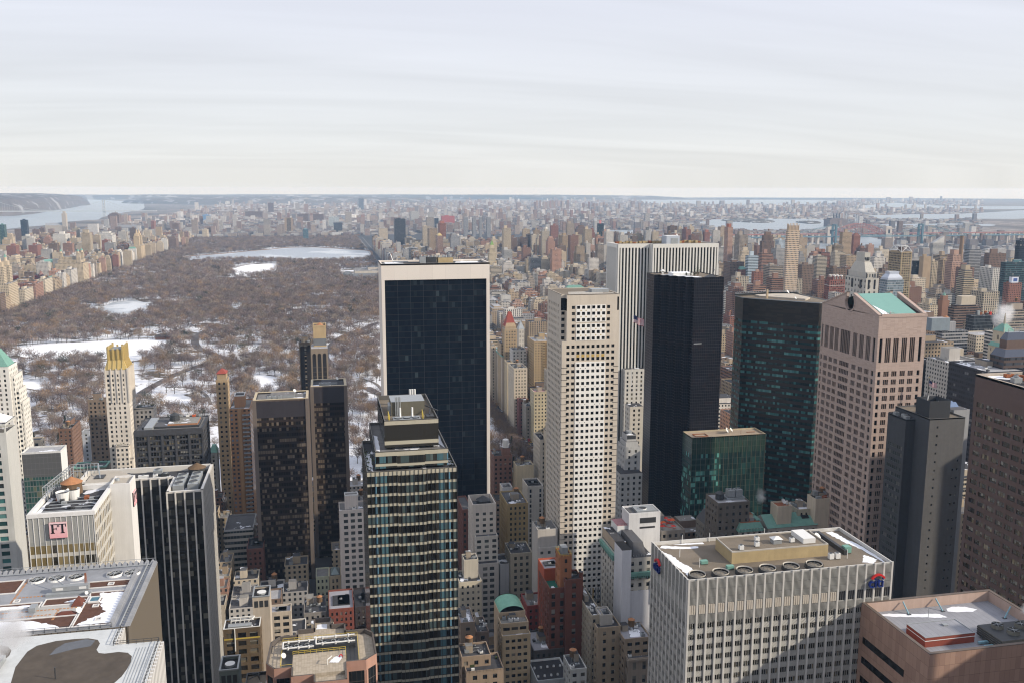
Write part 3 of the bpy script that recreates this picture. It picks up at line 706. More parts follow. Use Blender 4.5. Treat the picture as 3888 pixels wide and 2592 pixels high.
# ================================================================ green glass block
gg_ = winmat('corning_dark',1.62,3.9,.06,1,.05,1,(.06,.085,.07),[(0,(.006,.022,.022)),(.5,(.012,.04,.038)),(.85,(.02,.065,.06))],rough=.08,run=4,wv=.2)
gl_ = winmat('corning_blind',1.62,3.9,.06,1,.30,1,(.02,.05,.045),[(0,(.006,.028,.028)),(.34,(.08,.26,.23)),(.42,(.012,.045,.042)),(.56,(.13,.36,.31)),(.68,(.016,.06,.055)),(.84,(.06,.18,.165))],rough=.2,run=5,wv=.2)
gt_ = winmat('corning_top',1.62,3.9,.06,1,.04,1,(.10,.12,.09),[(0,(.02,.045,.035)),(.5,(.03,.06,.045))],rough=.15,run=3)
t = T('office_block','green glass block with bright turquoise blinds in front of the black faceted tower','office building',(258,553,0))
X0,X1,Y0,Y1,Z = 233.8,286,545,561,99.3
m = MB();m.wall(X0,Y0,X1,Y0,Z-11.5,Z,gt_,0,Z);m.wall(X0,Y0,254.5,Y0,0,Z-11.5,gl_,0,Z-11.5);m.wall(254.5,Y0,X1,Y0,0,Z-11.5,gg_,0,Z-11.5)
m.wall(X0,Y1,X0,Y0,Z-11.5,Z,gt_,0,Z);m.wall(X0,Y1,X0,Y0,0,Z-11.5,gl_,0,Z-11.5);m.wall(X1,Y0,X1,Y1,0,Z,gg_,0,Z);m.wall(X1,Y1,X0,Y1,0,Z,gg_,0,Z);t.part('curtain_wall',m)
m = MB();[m.box(X0+k*3.26-.06,X0+k*3.26+.06,Y0-.12,Y0,0,Z,solid('bronze_fin',(.20,.17,.12),.5)) for k in range(17)];t.part('mullion',m)
m = MB();m.sheet(rect(X0,X1,Y0,Y1),Z-.8,solid('tan_gravel',(.36,.29,.22),.9));m.rim(X0,X1,Y0,Y1,Z-.8,Z+.1,.4,solid('tan_coping',(.46,.39,.27)));t.part('roof',m)
for x,y in ((262,553),(266,555),(263.5,556)): dish(t,x,y,Z-.8,1.5,2.2)
m = MB();m.rim(238,247,549,555,Z-.8,Z-.3,.3,rust);m.tube((271,551,Z-.8),(271,551,Z+2),.12,rust);m.tube((276,553,Z-.5),(282,553,Z-.5),.25,rust);t.part('roof_plant',m)

# ================================================================ black faceted tower
tr = winmat('black_glass',1.35,1.95,.05,1,.06,1,(.055,.05,.055),[(0,(.007,.008,.012)),(.5,(.010,.011,.016)),(.8,(.016,.013,.016)),(.94,(.008,.010,.014))],rough=.22,run=5,wv=.3,wrough=.4)
t = T('office_tower','black glass tower with a saw toothed corner and a roof garden','office building',(242,585,0))
P = [(220.4,602),(220.4,592.3)];n = 6
for i in range(n):
    x,y = P[-1];P += [(x,y-28.8/n),(x+23.1/n,y-28.8/n)]
P += [(260.3,563.5),(260.3,602)];Z = 202.4
cl = [P[1]]
for q_ in P[2:]: cl.append(q_)
P = [P[0]]+cl
m = MB();m.prism(P,0,Z,tr,None);t.part('wall',m)
m = MB();m.sheet(P,Z-.5,roof_gravel);m.box(232,246,582,592,Z-.5,Z+1.3,white_p,snow_m);t.part('roof',m)
m = MB();snow_patch(m,[(224,590),(228,585),(233,579),(238,573),(243,568),(247,568),(246,576),(240,582),(232,590)],Z-.47,2,.5);t.part('snow_patch',m)
m = MB();rg = random.Random(3)
for x,y,h in ((247,577,5.5),(248.2,578.5,4),(242.5,577,2.2),(244.5,575.5,1.8),(240,579,1.5)):
    m.tube((x,y,Z-.5),(x,y,Z+h*.5),.15,wood)
    for i in range(90):
        a,b,r = rg.uniform(0,6.28),rg.uniform(-.9,1),h*.3*rg.random()**.4
        c = Vector((x+r*math.cos(a),y+r*math.sin(a),Z+h*.55+h*.45*b));d = Vector((rg.uniform(-1,1),rg.uniform(-1,1),rg.uniform(-1,1)))*.5
        m.face([c,c+d,c+Vector((d.y,-d.x,d.z))],hedge)
t.part('roof_shrub',m)
m = MB();m.hip(250,257,566,573,Z-.5,Z+1.4,metal_d);m.hip(228,231,594,597,Z+1.8,Z+2.9,white_p);m.box(229,230,595,596,Z-.5,Z+1.8,white_p);m.tube((256,573,Z),(259,576,Z+4),.15,metal_d);t.part('roof_plant',m)
m = MB()
m.box(240.5,246,563.44,563.49,158.2,158.5,white_p);t.part('lit_window',m)

# ================================================================ white ribbed slab
gm_w = solid('white_marble',(.66,.645,.60),.55,.07,.4);gm_d = winmat('rib_dark',1.4,3.7,.0,1,.32,.98,(.022,.02,.018),[(0,(.012,.013,.014)),(.6,(.026,.025,.024)),(.9,(.07,.065,.055))],rough=.15)
t = T('office_slab','tall white marble slab with narrow vertical ribs and dark glass strips','office building',(285,728,0))
m = MB();pr_ = MB();Z = 215.6
def ribs(x0,y0,x1,y1,n,cap=9.0):
    L = math.hypot(x1-x0,y1-y0);dx,dy = (x1-x0)/L,(y1-y0)/L;p = L/n
    P = lambda u,d: (x0+dx*u+dy*d,y0+dy*u-dx*d)
    m.wall(*P(0,0),*P(L,0),0,Z-3.2,gm_d,0,Z)
    for i in range(n+1):
        u = min(max(i*p,.62),L-.62);a,b,c,d = P(u-.62,.8),P(u+.62,.8),P(u+.62,0),P(u-.62,0)
        for s_,e_ in ((a,b),(b,c),(d,a)): pr_.wall(*s_,*e_,0,Z-3.2,gm_w)
    a,b,c,d = P(-.0,.8),P(L,.8),P(L,-1),P(0,-1)
    for s_,e_ in ((a,b),(b,c),(c,d),(d,a)): pr_.wall(*s_,*e_,Z-3.2,Z,gm_w)
    pr_.face([(*q_,Z) for q_ in (a,b,c,d)],gm_w);pr_.face([(*q_,Z-3.2) for q_ in (d,c,b,a)],gm_w)
ribs(235.2,711.5,263,711.5,10);ribs(263,706.5,320.2,706.5,21);ribs(263,710.7,263,706.5,2);ribs(235.2,739,235.2,711.5,10)
m.wall(320.2,706.5,320.2,739,0,Z,gm_w);m.wall(320.2,739,235.2,739,0,Z,gm_w)
t.part('curtain_wall',m);t.part('marble_rib',pr_)
m = MB();m.sheet([(236.2,712.5),(264,712.5),(264,707.5),(319,707.5),(319,738),(236.2,738)],Z-.8,roof_gravel);t.part('roof',m)
m = MB((.34,.38,.44));shed = solid('shed_metal',(.42,.46,.52),.6,.1);m.box(278.5,290,716,727,Z-.8,Z+6,shed,white_p);m.box(282.5,288.5,715.8,716,Z-.3,Z+4.2,metal_g);t.part('roof_shed',m)
m = MB((.2,.17,.09));
for i in range(26): m.box(240+i*2.9,242.2+i*2.9,731+rg.uniform(-2,2),735,Z-.8,Z+rg.uniform(.3,1.5),rust if i % 5 == 0 else tanw,metal_d)
t.part('roof_plant',m);dish(t,290,722,Z+5.2,.9)

# ================================================================ cream tower with square windows
cw = solid('cream_limestone',(.56,.495,.41),.8,.07,.25);wm_ = solid('white_panel',(.80,.78,.73),.6,.06,.5);og = solid('ochre_panel',(.50,.34,.11),.7,.1)
t = T('office_tower','cream limestone tower with square windows and a white marble centre panel','office building',(143,495,0))
X0,X1,Y0,Y1,Z1,Z2 = 127.1,159.7,478,512,177.4,203
m = MB();cp = MB();wins = []
pit = 2.86;w = 1.75;xc = (X0+X1)/2;c0 = xc-pit*4.5
cl = [c0+i*pit-X0 for i in range(10)]
rows = floors(0,Z1,3.42,1.75,2.2)
nr = len(rows)
fac(m,wins,X0,Y0,X1,Y0,0,Z1,[(c-w/2,c+w/2) for c in cl],rows,.3,cw)
zs = rows[-4][1]+.8                                   # marble panel, 6 columns wide, 6 cm proud
def panel(x0,x1,z0,z1,cols,rws,mb,mat,d=.22,y=None):
    y = Y0 if y is None else y;pw = []
    fac(mb,pw,x0,y-d,x1,y-d,z0,z1,[(c-w/2-x0,c+w/2-x0) for c in cols],rws,d,mat)
    mb.wall(x0,y,x0,y-d,z0,z1,mat);mb.wall(x1,y-d,x1,y,z0,z1,mat);mb.quad((x0,y-d,z1),(x1,y-d,z1),(x1,y,z1),(x0,y,z1),mat)
cols6 = [X0+c for c in cl[2:8]]
panel(cols6[0]-1.45,cols6[-1]+1.45,26,zs,cols6,[r for r in rows if 26 < r[0] and r[1] < zs],cp,wm_)
fr = MB();gg = MB()                                  # window frames, ochre panels and dots
for c in cols6:
    for r in rows:
        if not 26 < r[0] < zs: continue
        for a,b in ((c-w/2,c-w/2+.16),(c+w/2-.16,c+w/2)): fr.box(a,b,Y0+.06,Y0+.12,r[0],r[1],metal_g)
        fr.box(c-w/2,c+w/2,Y0+.06,Y0+.1,r[1]-.16,r[1],metal_g)
for j,r in enumerate(rows):
    if 26 < r[0] < zs-3 and j % 3 == 1:
        for k in (0,1,3,4): fr.box(cols6[k]+pit/2-.2,cols6[k]+pit/2+.2,Y0-.24,Y0-.2,r[1]+.6,r[1]+1.0,black)
for c in cols6: gg.box(c-w/2,c+w/2,Y0-.05,Y0,rows[-3][1]+.1,rows[-2][0]-.1,og)
sl_ = MB()
for j,r in enumerate(rows):
    if r[1] < zs and r[0] > 26:
        for xx in (X0,X1-3.2): sl_.box(xx+.0,xx+3.2,Y0-.05,Y0,r[0]-.55,r[0]-.3,black);sl_.box(X0-.05,X0,Y0,Y0+2.0,r[0]-.55,r[0]-.3,black)
fac(m,wins,X0,Y1,X0,Y0,0,Z1,bays(Y1-Y0,3.3,1.5,1.5),rows,.3,cw)
m.wall(X1,Y0,X1,Y1,0,Z1,MATS['punch'],0,Z1);m.wall(X1,Y1,X0,Y1,0,Z1,MATS['punch'],0,Z1)
m.sheet(rect(X0,X1,Y0,Y1),Z1,cw)
# upper stage
x0,x1,y0,y1 = 127.2,159.6,478.05,511.9;r2_ = [(Z2-7.95-3.42*k,Z2-6.2-3.42*k) for k in range(6)][::-1]
cu_ = [c+X0 for c in cl[1:9]]
xa,ya = x0+2.5,y0+3.4
fac(m,wins,xa,y0,x1,y0,Z1,Z2,[(c-w/2-xa,c+w/2-xa) for c in cu_],r2_,.3,cw)
fac(m,wins,x0,y1,x0,ya,Z1,Z2,[(4,5.4),(8,9.4),(12,13.4),(15,16.4),(19,20.4),(24,25.4)],r2_,.3,cw);m.wall(x0,ya,xa,ya,Z1,Z2-9,cw);m.wall(xa,ya,xa,y0,Z1,Z2-9,cw);m.wall(x0,ya,xa,ya,Z2-2.2,Z2,cw);m.wall(xa,ya,xa,y0,Z2-2.2,Z2,cw);m.wall(x1,y0,x1,y1,Z1,Z2,cw);m.wall(x1,y1,x0,y1,Z1,Z2,cw)
for ks in ((0,1,2),(3,4,5)):
    cs = [cols6[k] for k in ks]
    for ra in (r2_[:3],r2_[3:]):
        if not ra: continue
        panel(cs[0]-1.25,cs[-1]+1.25,ra[0][0]-.35,ra[-1][1]+.35,cs,ra,cp,wm_,.18,y0)
        for q_ in ra[:-1]:
            for c in cs[:-1]: gg.box(c+pit/2-.3,c+pit/2+.3,y0-.22,y0-.18,q_[1]+.5,q_[1]+1.1,og)

bk = MB();bk.wall(x0,ya,xa,ya,Z2-9,Z2-2.2,pane_d);bk.wall(xa,ya,xa,y0,Z2-9,Z2-2.2,pane_d);[bk.box(x0+.3,xa-.4,ya-.05,ya,q_[0],q_[1],pane_d) for q_ in r2_];bk.box(x1-1.2,x1-.3,y0-.06,y0,Z2-9,Z2-1.6,pane_d)
t.part('wall',m);t.part('marble_panel',cp);t.part('window_frame',fr);t.part('ochre_panel',gg);t.part('corner_slot',sl_);t.part('corner_glass',bk)
windows(t,wins,pane_d,100)
m = MB((.4,.34,.26));m.sheet([(x0,ya),(xa,ya),(xa,y0),(x1,y0),(x1,y1),(x0,y1)],Z2-.3,roof_gravel);m.box(xa,x1,y0,y0+.5,Z2-.3,Z2,cw);m.box(x0,x0+.5,ya,y1,Z2-.3,Z2,cw);m.box(x1-.5,x1,y0+.5,y1,Z2-.3,Z2,cw)
for k in range(3): m.tube((132+k,484+k*4,Z2-.4),(158-k*5,484+k*4,Z2-.4),.3,white_p)
m.box(147,157,489,496,Z2-1,Z2+1.4,metal_g);t.part('roof',m)
m = MB();lo = rows[[i for i,r in enumerate(rows) if r[0] > 14][0]]
for k in range(12): m.box(xc-9+k*1.55,xc-8.3+k*1.55,Y0-.3,Y0,24.5,33,og if k % 4 == 0 else metal_g)
t.part('lower_screen',m)

# ================================================================ white framed dark slab
sg = winmat('solow_glass',2.15,3.95,.0,1,.10,1,(.036,.044,.055),[(0,(.003,.006,.012)),(.5,(.005,.009,.016)),(.74,(.009,.014,.02)),(.82,(.020,.030,.038)),(.87,(.006,.009,.014)),(.96,(.035,.05,.058))],rough=.14,run=4,wv=.3,band=(.3,(.012,.010,.013)))
tv = winmat('travertine',8.6,40,.006,1,.0,1,(.42,.38,.34),[(0,(.70,.645,.58)),(.5,(.72,.66,.59)),(.8,(.69,.63,.565))],rough=.7,run=1,wv=.1)
t = T('office_slab','huge dark glass slab framed in white travertine, in the centre','office building',(75,628,0))
X0,X1,Y0,Y1,Z = 38.2,111.6,613.5,644,210.3
m = MB();zf = 46
m.wall(X0,Y0,X1,Y0,199.3,Z,tv,0,Z);m.wall(X1,Y0,X1,Y1,0,Z,tv,0,Z);m.wall(X1,Y1,X0,Y1,0,Z,tv,0,Z);m.wall(X0,Y1,X0,Y0,0,Z,tv,0,Z)
m.box(X0,X0+2.2,Y0-.0,Y0+1.2,0,199.3,tv);m.box(X1-2.2,X1,Y0-.0,Y0+1.2,0,199.3,tv)
m.quad((X0+2.2,Y0+1.2,199.3),(X1-2.2,Y0+1.2,199.3),(X1-2.2,Y0,199.3),(X0+2.2,Y0,199.3),tv);t.part('frame',m)
m = MB();m.wall(X0+2.2,Y0+1.2,X1-2.2,Y0+1.2,0,199.3,sg,0,199.3)
for k in range(1,8): xx = X0+2.2+(X1-X0-4.4)*k/8;m.box(xx-.1,xx+.1,Y0+1.1,Y0+1.19,0,199.2,solid('slab_divider',(.02,.024,.03),.5))
t.part('curtain_wall',m)
m = MB();fl = [(Y0,zf),(Y0-2,30),(Y0-6,15),(Y0-13,2),(Y0-16,0)]
for (ya,za),(yb,zb_) in zip(fl,fl[1:]): m.quad((X0,yb,zb_),(X1,yb,zb_),(X1,ya,za),(X0,ya,za),sg)
t.part('flared_base',m)
m = MB();m.sheet(rect(X0+1,X1-1,Y0+1,Y1-1),Z-1.2,roof_tar);m.rim(X0,X1,Y0,Y1,Z-1.2,Z,1,tv)
snow_patch(m,[(42,619),(52,618),(58,622),(50,640),(42,641)],Z-1.17);snow_patch(m,[(88,620),(107,619),(107,640),(92,638)],Z-1.17);t.part('roof',m)
m = MB()
for k,(a,b,mt) in enumerate(((66,70,metal_g),(70.4,77.5,metal_d),(78.5,89,tanw))): m.box(a,b,630,637,Z-1.2,Z+3.2-k*.4,mt,metal_d)
for k in range(9): m.tube((67+k*2.5,633,Z+2),(67+k*2.5,633,Z+4),.5,metal_g)
m.tube((48,633,Z-1),(46,634,Z+5),.3,metal_g);m.tube((48,633,Z),(58,631,Z),.35,metal_g);m.tube((50.5,634,Z),(50.5,634,Z+4),.12,white_p);t.part('roof_plant',m)

# ================================================================ beige banded stepped tower
B_ = (.032,.030,.026);TL = (.07,.14,.165);K = (0,0,0);O = (1,1,1);BLU = (.12,.26,.36)
zc1 = [(0,B_),(.085,BLU),(.105,B_),(.145,TL),(.215,B_),(.335,B_),(.38,B_),(.63,B_),(.665,B_),(.745,B_),(.79,TL),(.86,B_),(.905,BLU),(.92,B_)]
zm1 = [(0,K),(.085,O),(.105,K),(.145,O),(.215,K),(.335,O),(.38,K),(.63,O),(.665,K),(.745,O),(.86,K),(.905,O),(.92,K)]
mus1 = winmat('museum_low',1.48,3.66,.045,1,.32,1,(.045,.042,.036),[(0,(.010,.010,.010)),(.4,(.025,.025,.022)),(.62,(.06,.085,.085)),(.78,(.02,.022,.022)),(.9,(.10,.125,.12))],rough=.14,run=3,wv=.2,band=(.25,(.43,.40,.31)),zones=(31.1,zc1,zm1),step=(31.1,[(0,(0,0,0)),(.17,(-.13,)*3),(.34,(.06,)*3),(.65,(-.16,)*3),(.84,(-.05,)*3)]))
zc2 = [(0,B_)];zm2 = [(0,O)]
mus2 = winmat('museum_top',1.48,7.1,.045,1,.24,1,(.045,.042,.036),None,band=(.19,(.43,.40,.31)),zones=(31.1,zc2,zm2),rough=.3)
mus3 = winmat('museum_side',1.6,3.66,.06,1,.30,1,(.03,.032,.032),[(0,(.008,.010,.010)),(.6,(.02,.028,.03)),(.85,(.05,.06,.06))],rough=.12,run=3)
mcap = solid('bronze_cap',(.12,.115,.105),.5,.1)
t = T('glass_tower','stepped glass apartment tower with beige panel bands and teal strips, bottom centre','apartment tower',(28,325,0))
m = MB((.47,.43,.33))
T3 = (12.6,43.7,304.7,345);T2 = (15.8,41.1,308.2,349);T1 = (19.4,38.4,313,353)
m.wall(T3[0],T3[2],T3[1],T3[2],0,164.4,mus1,0,164.4+2.1)
m.wall(T2[0],T2[2],T2[1],T2[2],164.4,170.3,mus1,3.2,170.3+.0-1.5);m.wall(T1[0],T1[2],T1[1],T1[2],170.3,180,mus2,0,180+5.5)
for t_,za,zb_ in ((T3,0,164.4),(T2,164.4,170.3),(T1,170.3,180)):
    m.wall(t_[1],t_[2],t_[1],t_[3],za,zb_,mus3,0,zb_);m.wall(t_[1],t_[3],t_[0],t_[3],za,zb_,mus3,0,zb_);m.wall(t_[0],t_[3],t_[0],t_[2],za,zb_,mus3,0,zb_)
bg_ = solid('beige_panel',(.44,.405,.315),.7,.08,1.2)
for t_,zb_ in ((T3,164.4),(T2,170.3),(T1,180)): m.box(t_[0]+.05,t_[1]-.05,t_[2]-.08,t_[2],zb_-1.55,zb_-.15,bg_)
t.part('curtain_wall',m)
m = MB()
for k in range(22): xx = 12.6+k*1.48;m.box(xx-.05,xx+.05,304.44,304.68,0,164.3,metal_d)
t.part('mullion',m)
m = MB();m.sheet(rect(*T3),164.4-.9,roof_tar);m.rim(T3[0],T3[1],T3[2],T3[3],163.5,164.55,.3,mcap);m.sheet(rect(*T2),169.4,roof_tar);m.rim(*T2,169.4,170.45,.3,mcap)
m.sheet(rect(*T1),178.4,roof_gravel);m.rim(*T1,178.4,180.15,.3,mcap);t.part('roof',m)
m = MB();snow_patch(m,[(39,318),(40.6,312),(40.6,330),(39,334)],169.43);snow_patch(m,[(16.4,314),(17.6,312),(18,332),(16.6,334)],169.43);snow_patch(m,[(13.2,312),(15,308),(15.2,325),(13.4,328)],163.53);t.part('snow_patch',m)
m = MB((.13,.115,.085));m.box(22.8,35,326,337,178.4,183.6,solid('olive_plant',(.13,.12,.09),.8),metal_g);m.box(22,25,327,333,178.4,182,metal_g);t.part('plant_room',m)
m = MB()
for k in range(4): m.tube((24.4+k*.55,325.6,178.6),(24.4+k*.55,325.6,185.5),.2,metal_g,8)
for k in range(3): m.tube((31+k*.9,340,178.4),(31+k*.9,340,185),.38,white_p,8)
t.part('flue',m)
m = MB();m.box(22.8,32.5,314.5,320.5,178.4,179.6,metal_g,metal_g)
for k in range(3): m.cyl(24.6+k*3.1,317.5,179.6,180.0,1.3,1.3,metal_d,14,metal_g)
t.part('cooling_unit',m)
for xx in (25.5,29.8):
    m = MB();m.tube((xx,319,179.6),(xx,319.2,183),.33,white_p,7);m.tube((xx,318,179.6),(xx,319,181),.3,white_p,7);t.part('duct',m)
m = MB();m.rail([(21.4,314),(21.4,322)],178.4,3,yellow,.1);m.rail([(33.2,314),(33.6,322)],178.4,3,yellow,.1);t.part('railing',m)
m = MB();m.tube((34.5,332,181),(38.9,318.5,181.6),.25,metal_d);m.box(34.6,37.4,317,321,178.4,180,metal_d);m.tube((36,319,180),(36.5,322,181.5),.3,metal_d);t.part('cleaning_crane',m)
m = MB()
for i in range(70):
    x,y,zz = rg.uniform(13,15.4),rg.uniform(309,330),163.6
    if i > 45: x = rg.uniform(41.4,43.3);y = rg.uniform(306,318)
    for k in range(3):
        c = Vector((x,y,zz+rg.random()*1.6));d = Vector((rg.uniform(-1,1),rg.uniform(-1,1),rg.uniform(-.3,1)))*.6;m.face([c,c+d,c+Vector((d.y,d.x,d.z))],hedge)
t.part('terrace_plant',m)

# ================================================================ office with the pink letter signs, white striped neighbour
fing = winmat('grey_strip',1.5,9,.12,1,.0,1,(.52,.49,.44),[(0,(.27,.275,.26)),(.5,(.31,.31,.29))],rough=.5,run=1,wv=.1)
winmat('ft_low',1.5,3.8,.10,1,.30,.98,(.47,.45,.40),[(0,(.03,.028,.02)),(.3,(.17,.13,.06)),(.6,(.24,.19,.10)),(.85,(.05,.045,.035))],rough=.12,run=3)
t = T('office_block','pale office block with two pink square letter signs and a roof cage','office building',(-78,305,0))
X0,X1,Y0,Y1,Z = -89,-70.2,285.5,312,163.6
m = MB((.5,.48,.44));wht = solid('white_stone',(.66,.65,.63),.7,.06,.4)
m.wall(X0,Y0,X1,Y0,Z-10,Z-1.2,fing,0,Z);m.wall(X0,Y0,X1,Y0,0,Z-10,MATS['ft_low'],0,Z-10);m.wall(X1,Y0,X1,Y1,0,Z-1.2,MATS['ft_low'],0,Z);m.wall(X1,Y1,X0,Y1,0,Z,wht);m.wall(X0,Y1,X0,Y0,0,Z,MATS['ft_low'],0,Z)
m.box(X0-.2,X1+.2,Y0-.2,Y0+.0,Z-1.2,Z,wht);m.box(X1,X1+.2,Y0,Y1,Z-1.2,Z,wht);t.part('wall',m)
m = MB()
for k in range(13): xx = X0+k*1.55;m.box(xx-.08,xx+.08,Y0-.15,Y0,0,Z-1.2,wht)
for k in range(12): yy = Y0+1.2+k*2.1;m.box(X1,X1+.15,yy-.1,yy+.1,0,Z-1.2,wht)
t.part('fin',m)
m = MB();m.prism([(X1,307),(-64,307),(-64,316),(-70,324),(-79,326),(-79,312),(X1,312)],0,Z+.6,wht,solid('tan_roof',(.40,.36,.30),.9));m.rim(-70.2,-64,307,316,Z+.6,Z+1.3,.4,wht);t.part('core',m,'blank white lift core')
m = MB();m.sheet(rect(X0,X1,Y0,Y1),Z-1.4,roof_tar);m.rim(X0,X1,Y0,Y1,Z-1.4,Z+.12,.9,wht);snow_patch(m,[(-88,288),(-86.6,288),(-86.4,304),(-87.6,305)],Z-1.37);t.part('roof',m)
tank(t,-81.6,307,Z-1.4,3.2,3.6,.6,wood,terra)
for x,y in ((-82.8,300.5),(-80.2,303.0)):
    m = MB();m.cyl(x,y,Z-1.4,Z+1.8,1.6,2.0,white_p,16);m.cyl(x,y,Z+1.8,Z+1.2,2.0,1.7,white_p,16,metal_d);t.part('cooling_drum',m)
m = MB()
for k in range(12): m.tube((-88.4+k*.2,300+k*2,Z-1),(-88.4+k*.2,300+k*2,Z+3.6),.13,metal_g);m.tube((-87+k*.2,300+k*2,Z-1),(-87+k*.2,300+k*2,Z+3.6),.13,metal_g);m.tube((-88.4+k*.2,300+k*2,Z+3.6),(-87+k*.2,300+k*2,Z+3.6),.1,metal_g)
for zz in (Z+1.4,Z+3.6): m.tube((-88.4,300,zz),(-86.2,322,zz),.12,metal_g);m.tube((-87,300,zz),(-84.8,322,zz),.12,metal_g)
for k in range(9): m.tube((-86+k*1.1,323,Z-.5),(-86+k*1.1,323,Z+4),.12,metal_g)
m.tube((-86,323,Z+4),(-77,323,Z+4),.12,metal_g);m.tube((-86,323,Z+1.6),(-77,323,Z+1.6),.12,metal_g);m.tube((-77,323,Z+4),(-75,316,Z+.6),.2,metal_g)
t.part('roof_cage',m)
rg = random.Random(8)
m = MB()
for i in range(14): x,y = rg.uniform(-87,-72),rg.uniform(288,311);m.box(x,x+rg.uniform(.6,2),y,y+rg.uniform(.6,2),Z-1.4,Z-1.4+rg.uniform(.5,1.6),rg.choice((metal_d,metal_g,rust)))
for i in range(5): m.tube((-86,290+i*3,Z-.9),(-72,290+i*3,Z-.9),.18,metal_g)
t.part('roof_plant',m)
m = MB((.1,.1,.1));m.box(-77,-74,316,320,Z+.6,Z+.9,metal_d);m.cyl(-69,313,Z+.6,Z+1.4,.8,.7,metal_g,10,metal_g);t.part('roof_hatch',m)
g = NG('sign_pink');u,v = g.uv();spk = g.fin(g.ramp(g.m('DIVIDE',v,4.9),[(0,(.74,.36,.38)),(1,(.76,.56,.57))],'LINEAR'),.5,.3)
def ft_sign(x,y,z,nx,ny,s=1.0):
    F = facing(x,y,z,nx,ny)
    def bxs(mb,x0,x1,y0,y1,d0,d1,mat):
        c = [F @ Vector((a*s,b*s,d)) for d in (d0,d1) for a,b in ((x0,y0),(x1,y0),(x1,y1),(x0,y1))]
        mb.face(c[4:],mat,[(x0,y0),(x1,y0),(x1,y1),(x0,y1)])
        for i in range(4): mb.quad(c[i],c[(i+1) % 4],c[4+(i+1) % 4],c[4+i],mat)
    m = MB();bxs(m,-2.45,2.45,0,4.9,.0,.35,spk);bxs(m,-2.6,-2.45,-.1,4.9,0,.34,black);bxs(m,-2.45,2.45,-.12,0,0,.34,black);p = t.part('sign_panel',m)
    m = MB()
    for q_ in ((-1.75,-1.2,1.5,4.4),(-2.05,-.9,1.5,1.72),(-2.05,.05,4.2,4.42),(-.12,.05,3.5,4.42),(-1.3,-.35,2.85,3.05),(-.5,-.35,2.55,3.35),(1.0,1.55,1.5,4.4),(.7,1.85,1.5,1.72),(.25,2.3,4.2,4.42),(.25,.42,3.5,4.42),(2.13,2.3,3.5,4.42)): bxs(m,*q_,.355,.42,black)
    t.part('sign_lettering',m)
ft_sign(-80.5,285.05,156.0,0,-1);ft_sign(-63.95,312,156.0,1,0,.95)

strp = winmat('striped_dark',1.42,3.7,.0,1,.36,.96,(.018,.017,.016),[(0,(.012,.012,.013)),(.45,(.03,.03,.028)),(.66,(.10,.095,.08)),(.8,(.02,.02,.02)),(.93,(.16,.15,.12))],rough=.12,run=2)
t = T('office_tower','black office tower with white vertical stripes and a white rimmed roof','office building',(-60,382,0))
wst = solid('white_stripe',(.60,.575,.53),.6,.08,.5)
m = MB();st_ = MB();Z = 142.6
P = [(-62.9,364.5),(-49.1,364.5),(-49.1,400.5),(-100,400.5),(-100,384),(-62.9,384)]
m.prism(P,0,Z-3.6,strp,None);m.prism(P,Z-3.6,Z-.7,metal_d,None);m.prism(P,Z-.7,Z,wst,None)
def stripes(x0,y0,x1,y1,us,w=.42,d=.4):
    L = math.hypot(x1-x0,y1-y0);dx,dy = (x1-x0)/L,(y1-y0)/L
    for u in us:
        u = min(max(u,w),L-w);a,b,c,e = [(x0+dx*(u+k*w)+dy*q_,y0+dy*(u+k*w)-dx*q_) for k,q_ in ((-1,d),(1,d),(1,0),(-1,0))]
        for s_,f_ in ((a,b),(b,c),(e,a)): st_.wall(*s_,*f_,0,Z,wst)
stripes(-62.9,364.5,-49.1,364.5,[0,3.45,6.9,10.35,13.8],.28);stripes(-49.1,364.5,-49.1,400.5,[k*1.44 for k in range(26)],.2,.1);stripes(-100,384,-62.9,384,[3.5*k for k in range(11)],.28)
t.part('curtain_wall',m);t.part('white_stripe',st_)
m = MB();m.sheet(P,Z-2.2,roof_tar)
def capw(pts,z0,z1,w):
    n = len(pts);c = (sum(p[0] for p in pts)/n,sum(p[1] for p in pts)/n)
    for a,b,k in ((0,1,0),(1,2,0),(2,3,0),(3,4,0),(4,5,0),(5,0,0)):
        A,B = Vector((*pts[a],0)),Vector((*pts[b],0));nrm = Vector((-(B-A).y,(B-A).x,0)).normalized()*w
        m.quad((A.x,A.y,z1),(B.x,B.y,z1),(B.x+nrm.x,B.y+nrm.y,z1),(A.x+nrm.x,A.y+nrm.y,z1),wst);m.wall(B.x+nrm.x,B.y+nrm.y,A.x+nrm.x,A.y+nrm.y,z0,z1,wst)
capw(P,Z-2.2,Z+.01,1.0);t.part('roof',m)
for x0,y0 in ((-61.3,370),(-55.8,371)):
    m = MB();m.box(x0,x0+4,y0,y0+17,Z-2.2,Z+.6,metal_g,metal_g)
    for k in range(3): m.cyl(x0+2,y0+3+k*5.5,Z+.6,Z+1.1,1.7,1.7,metal_g,14);m.sheet([(x0+2+1.6*math.cos(a*.449),y0+3+k*5.5+1.6*math.sin(a*.449)) for a in range(14)],Z+.95,metal_d)
    t.part('cooling_unit',m)
tank(t,-55,394.5,Z-2.2,3.6,2.4,.2,metal_d,wood)
rg = random.Random(4)
for i in range(7): ac_unit(t,-66-rg.uniform(0,18),rg.uniform(388,397),Z-2.2,rg.uniform(1.5,4),rg.uniform(1,3),rg.uniform(1,2.2),1,rg.choice((metal_g,rust,white_p,metal_d)))

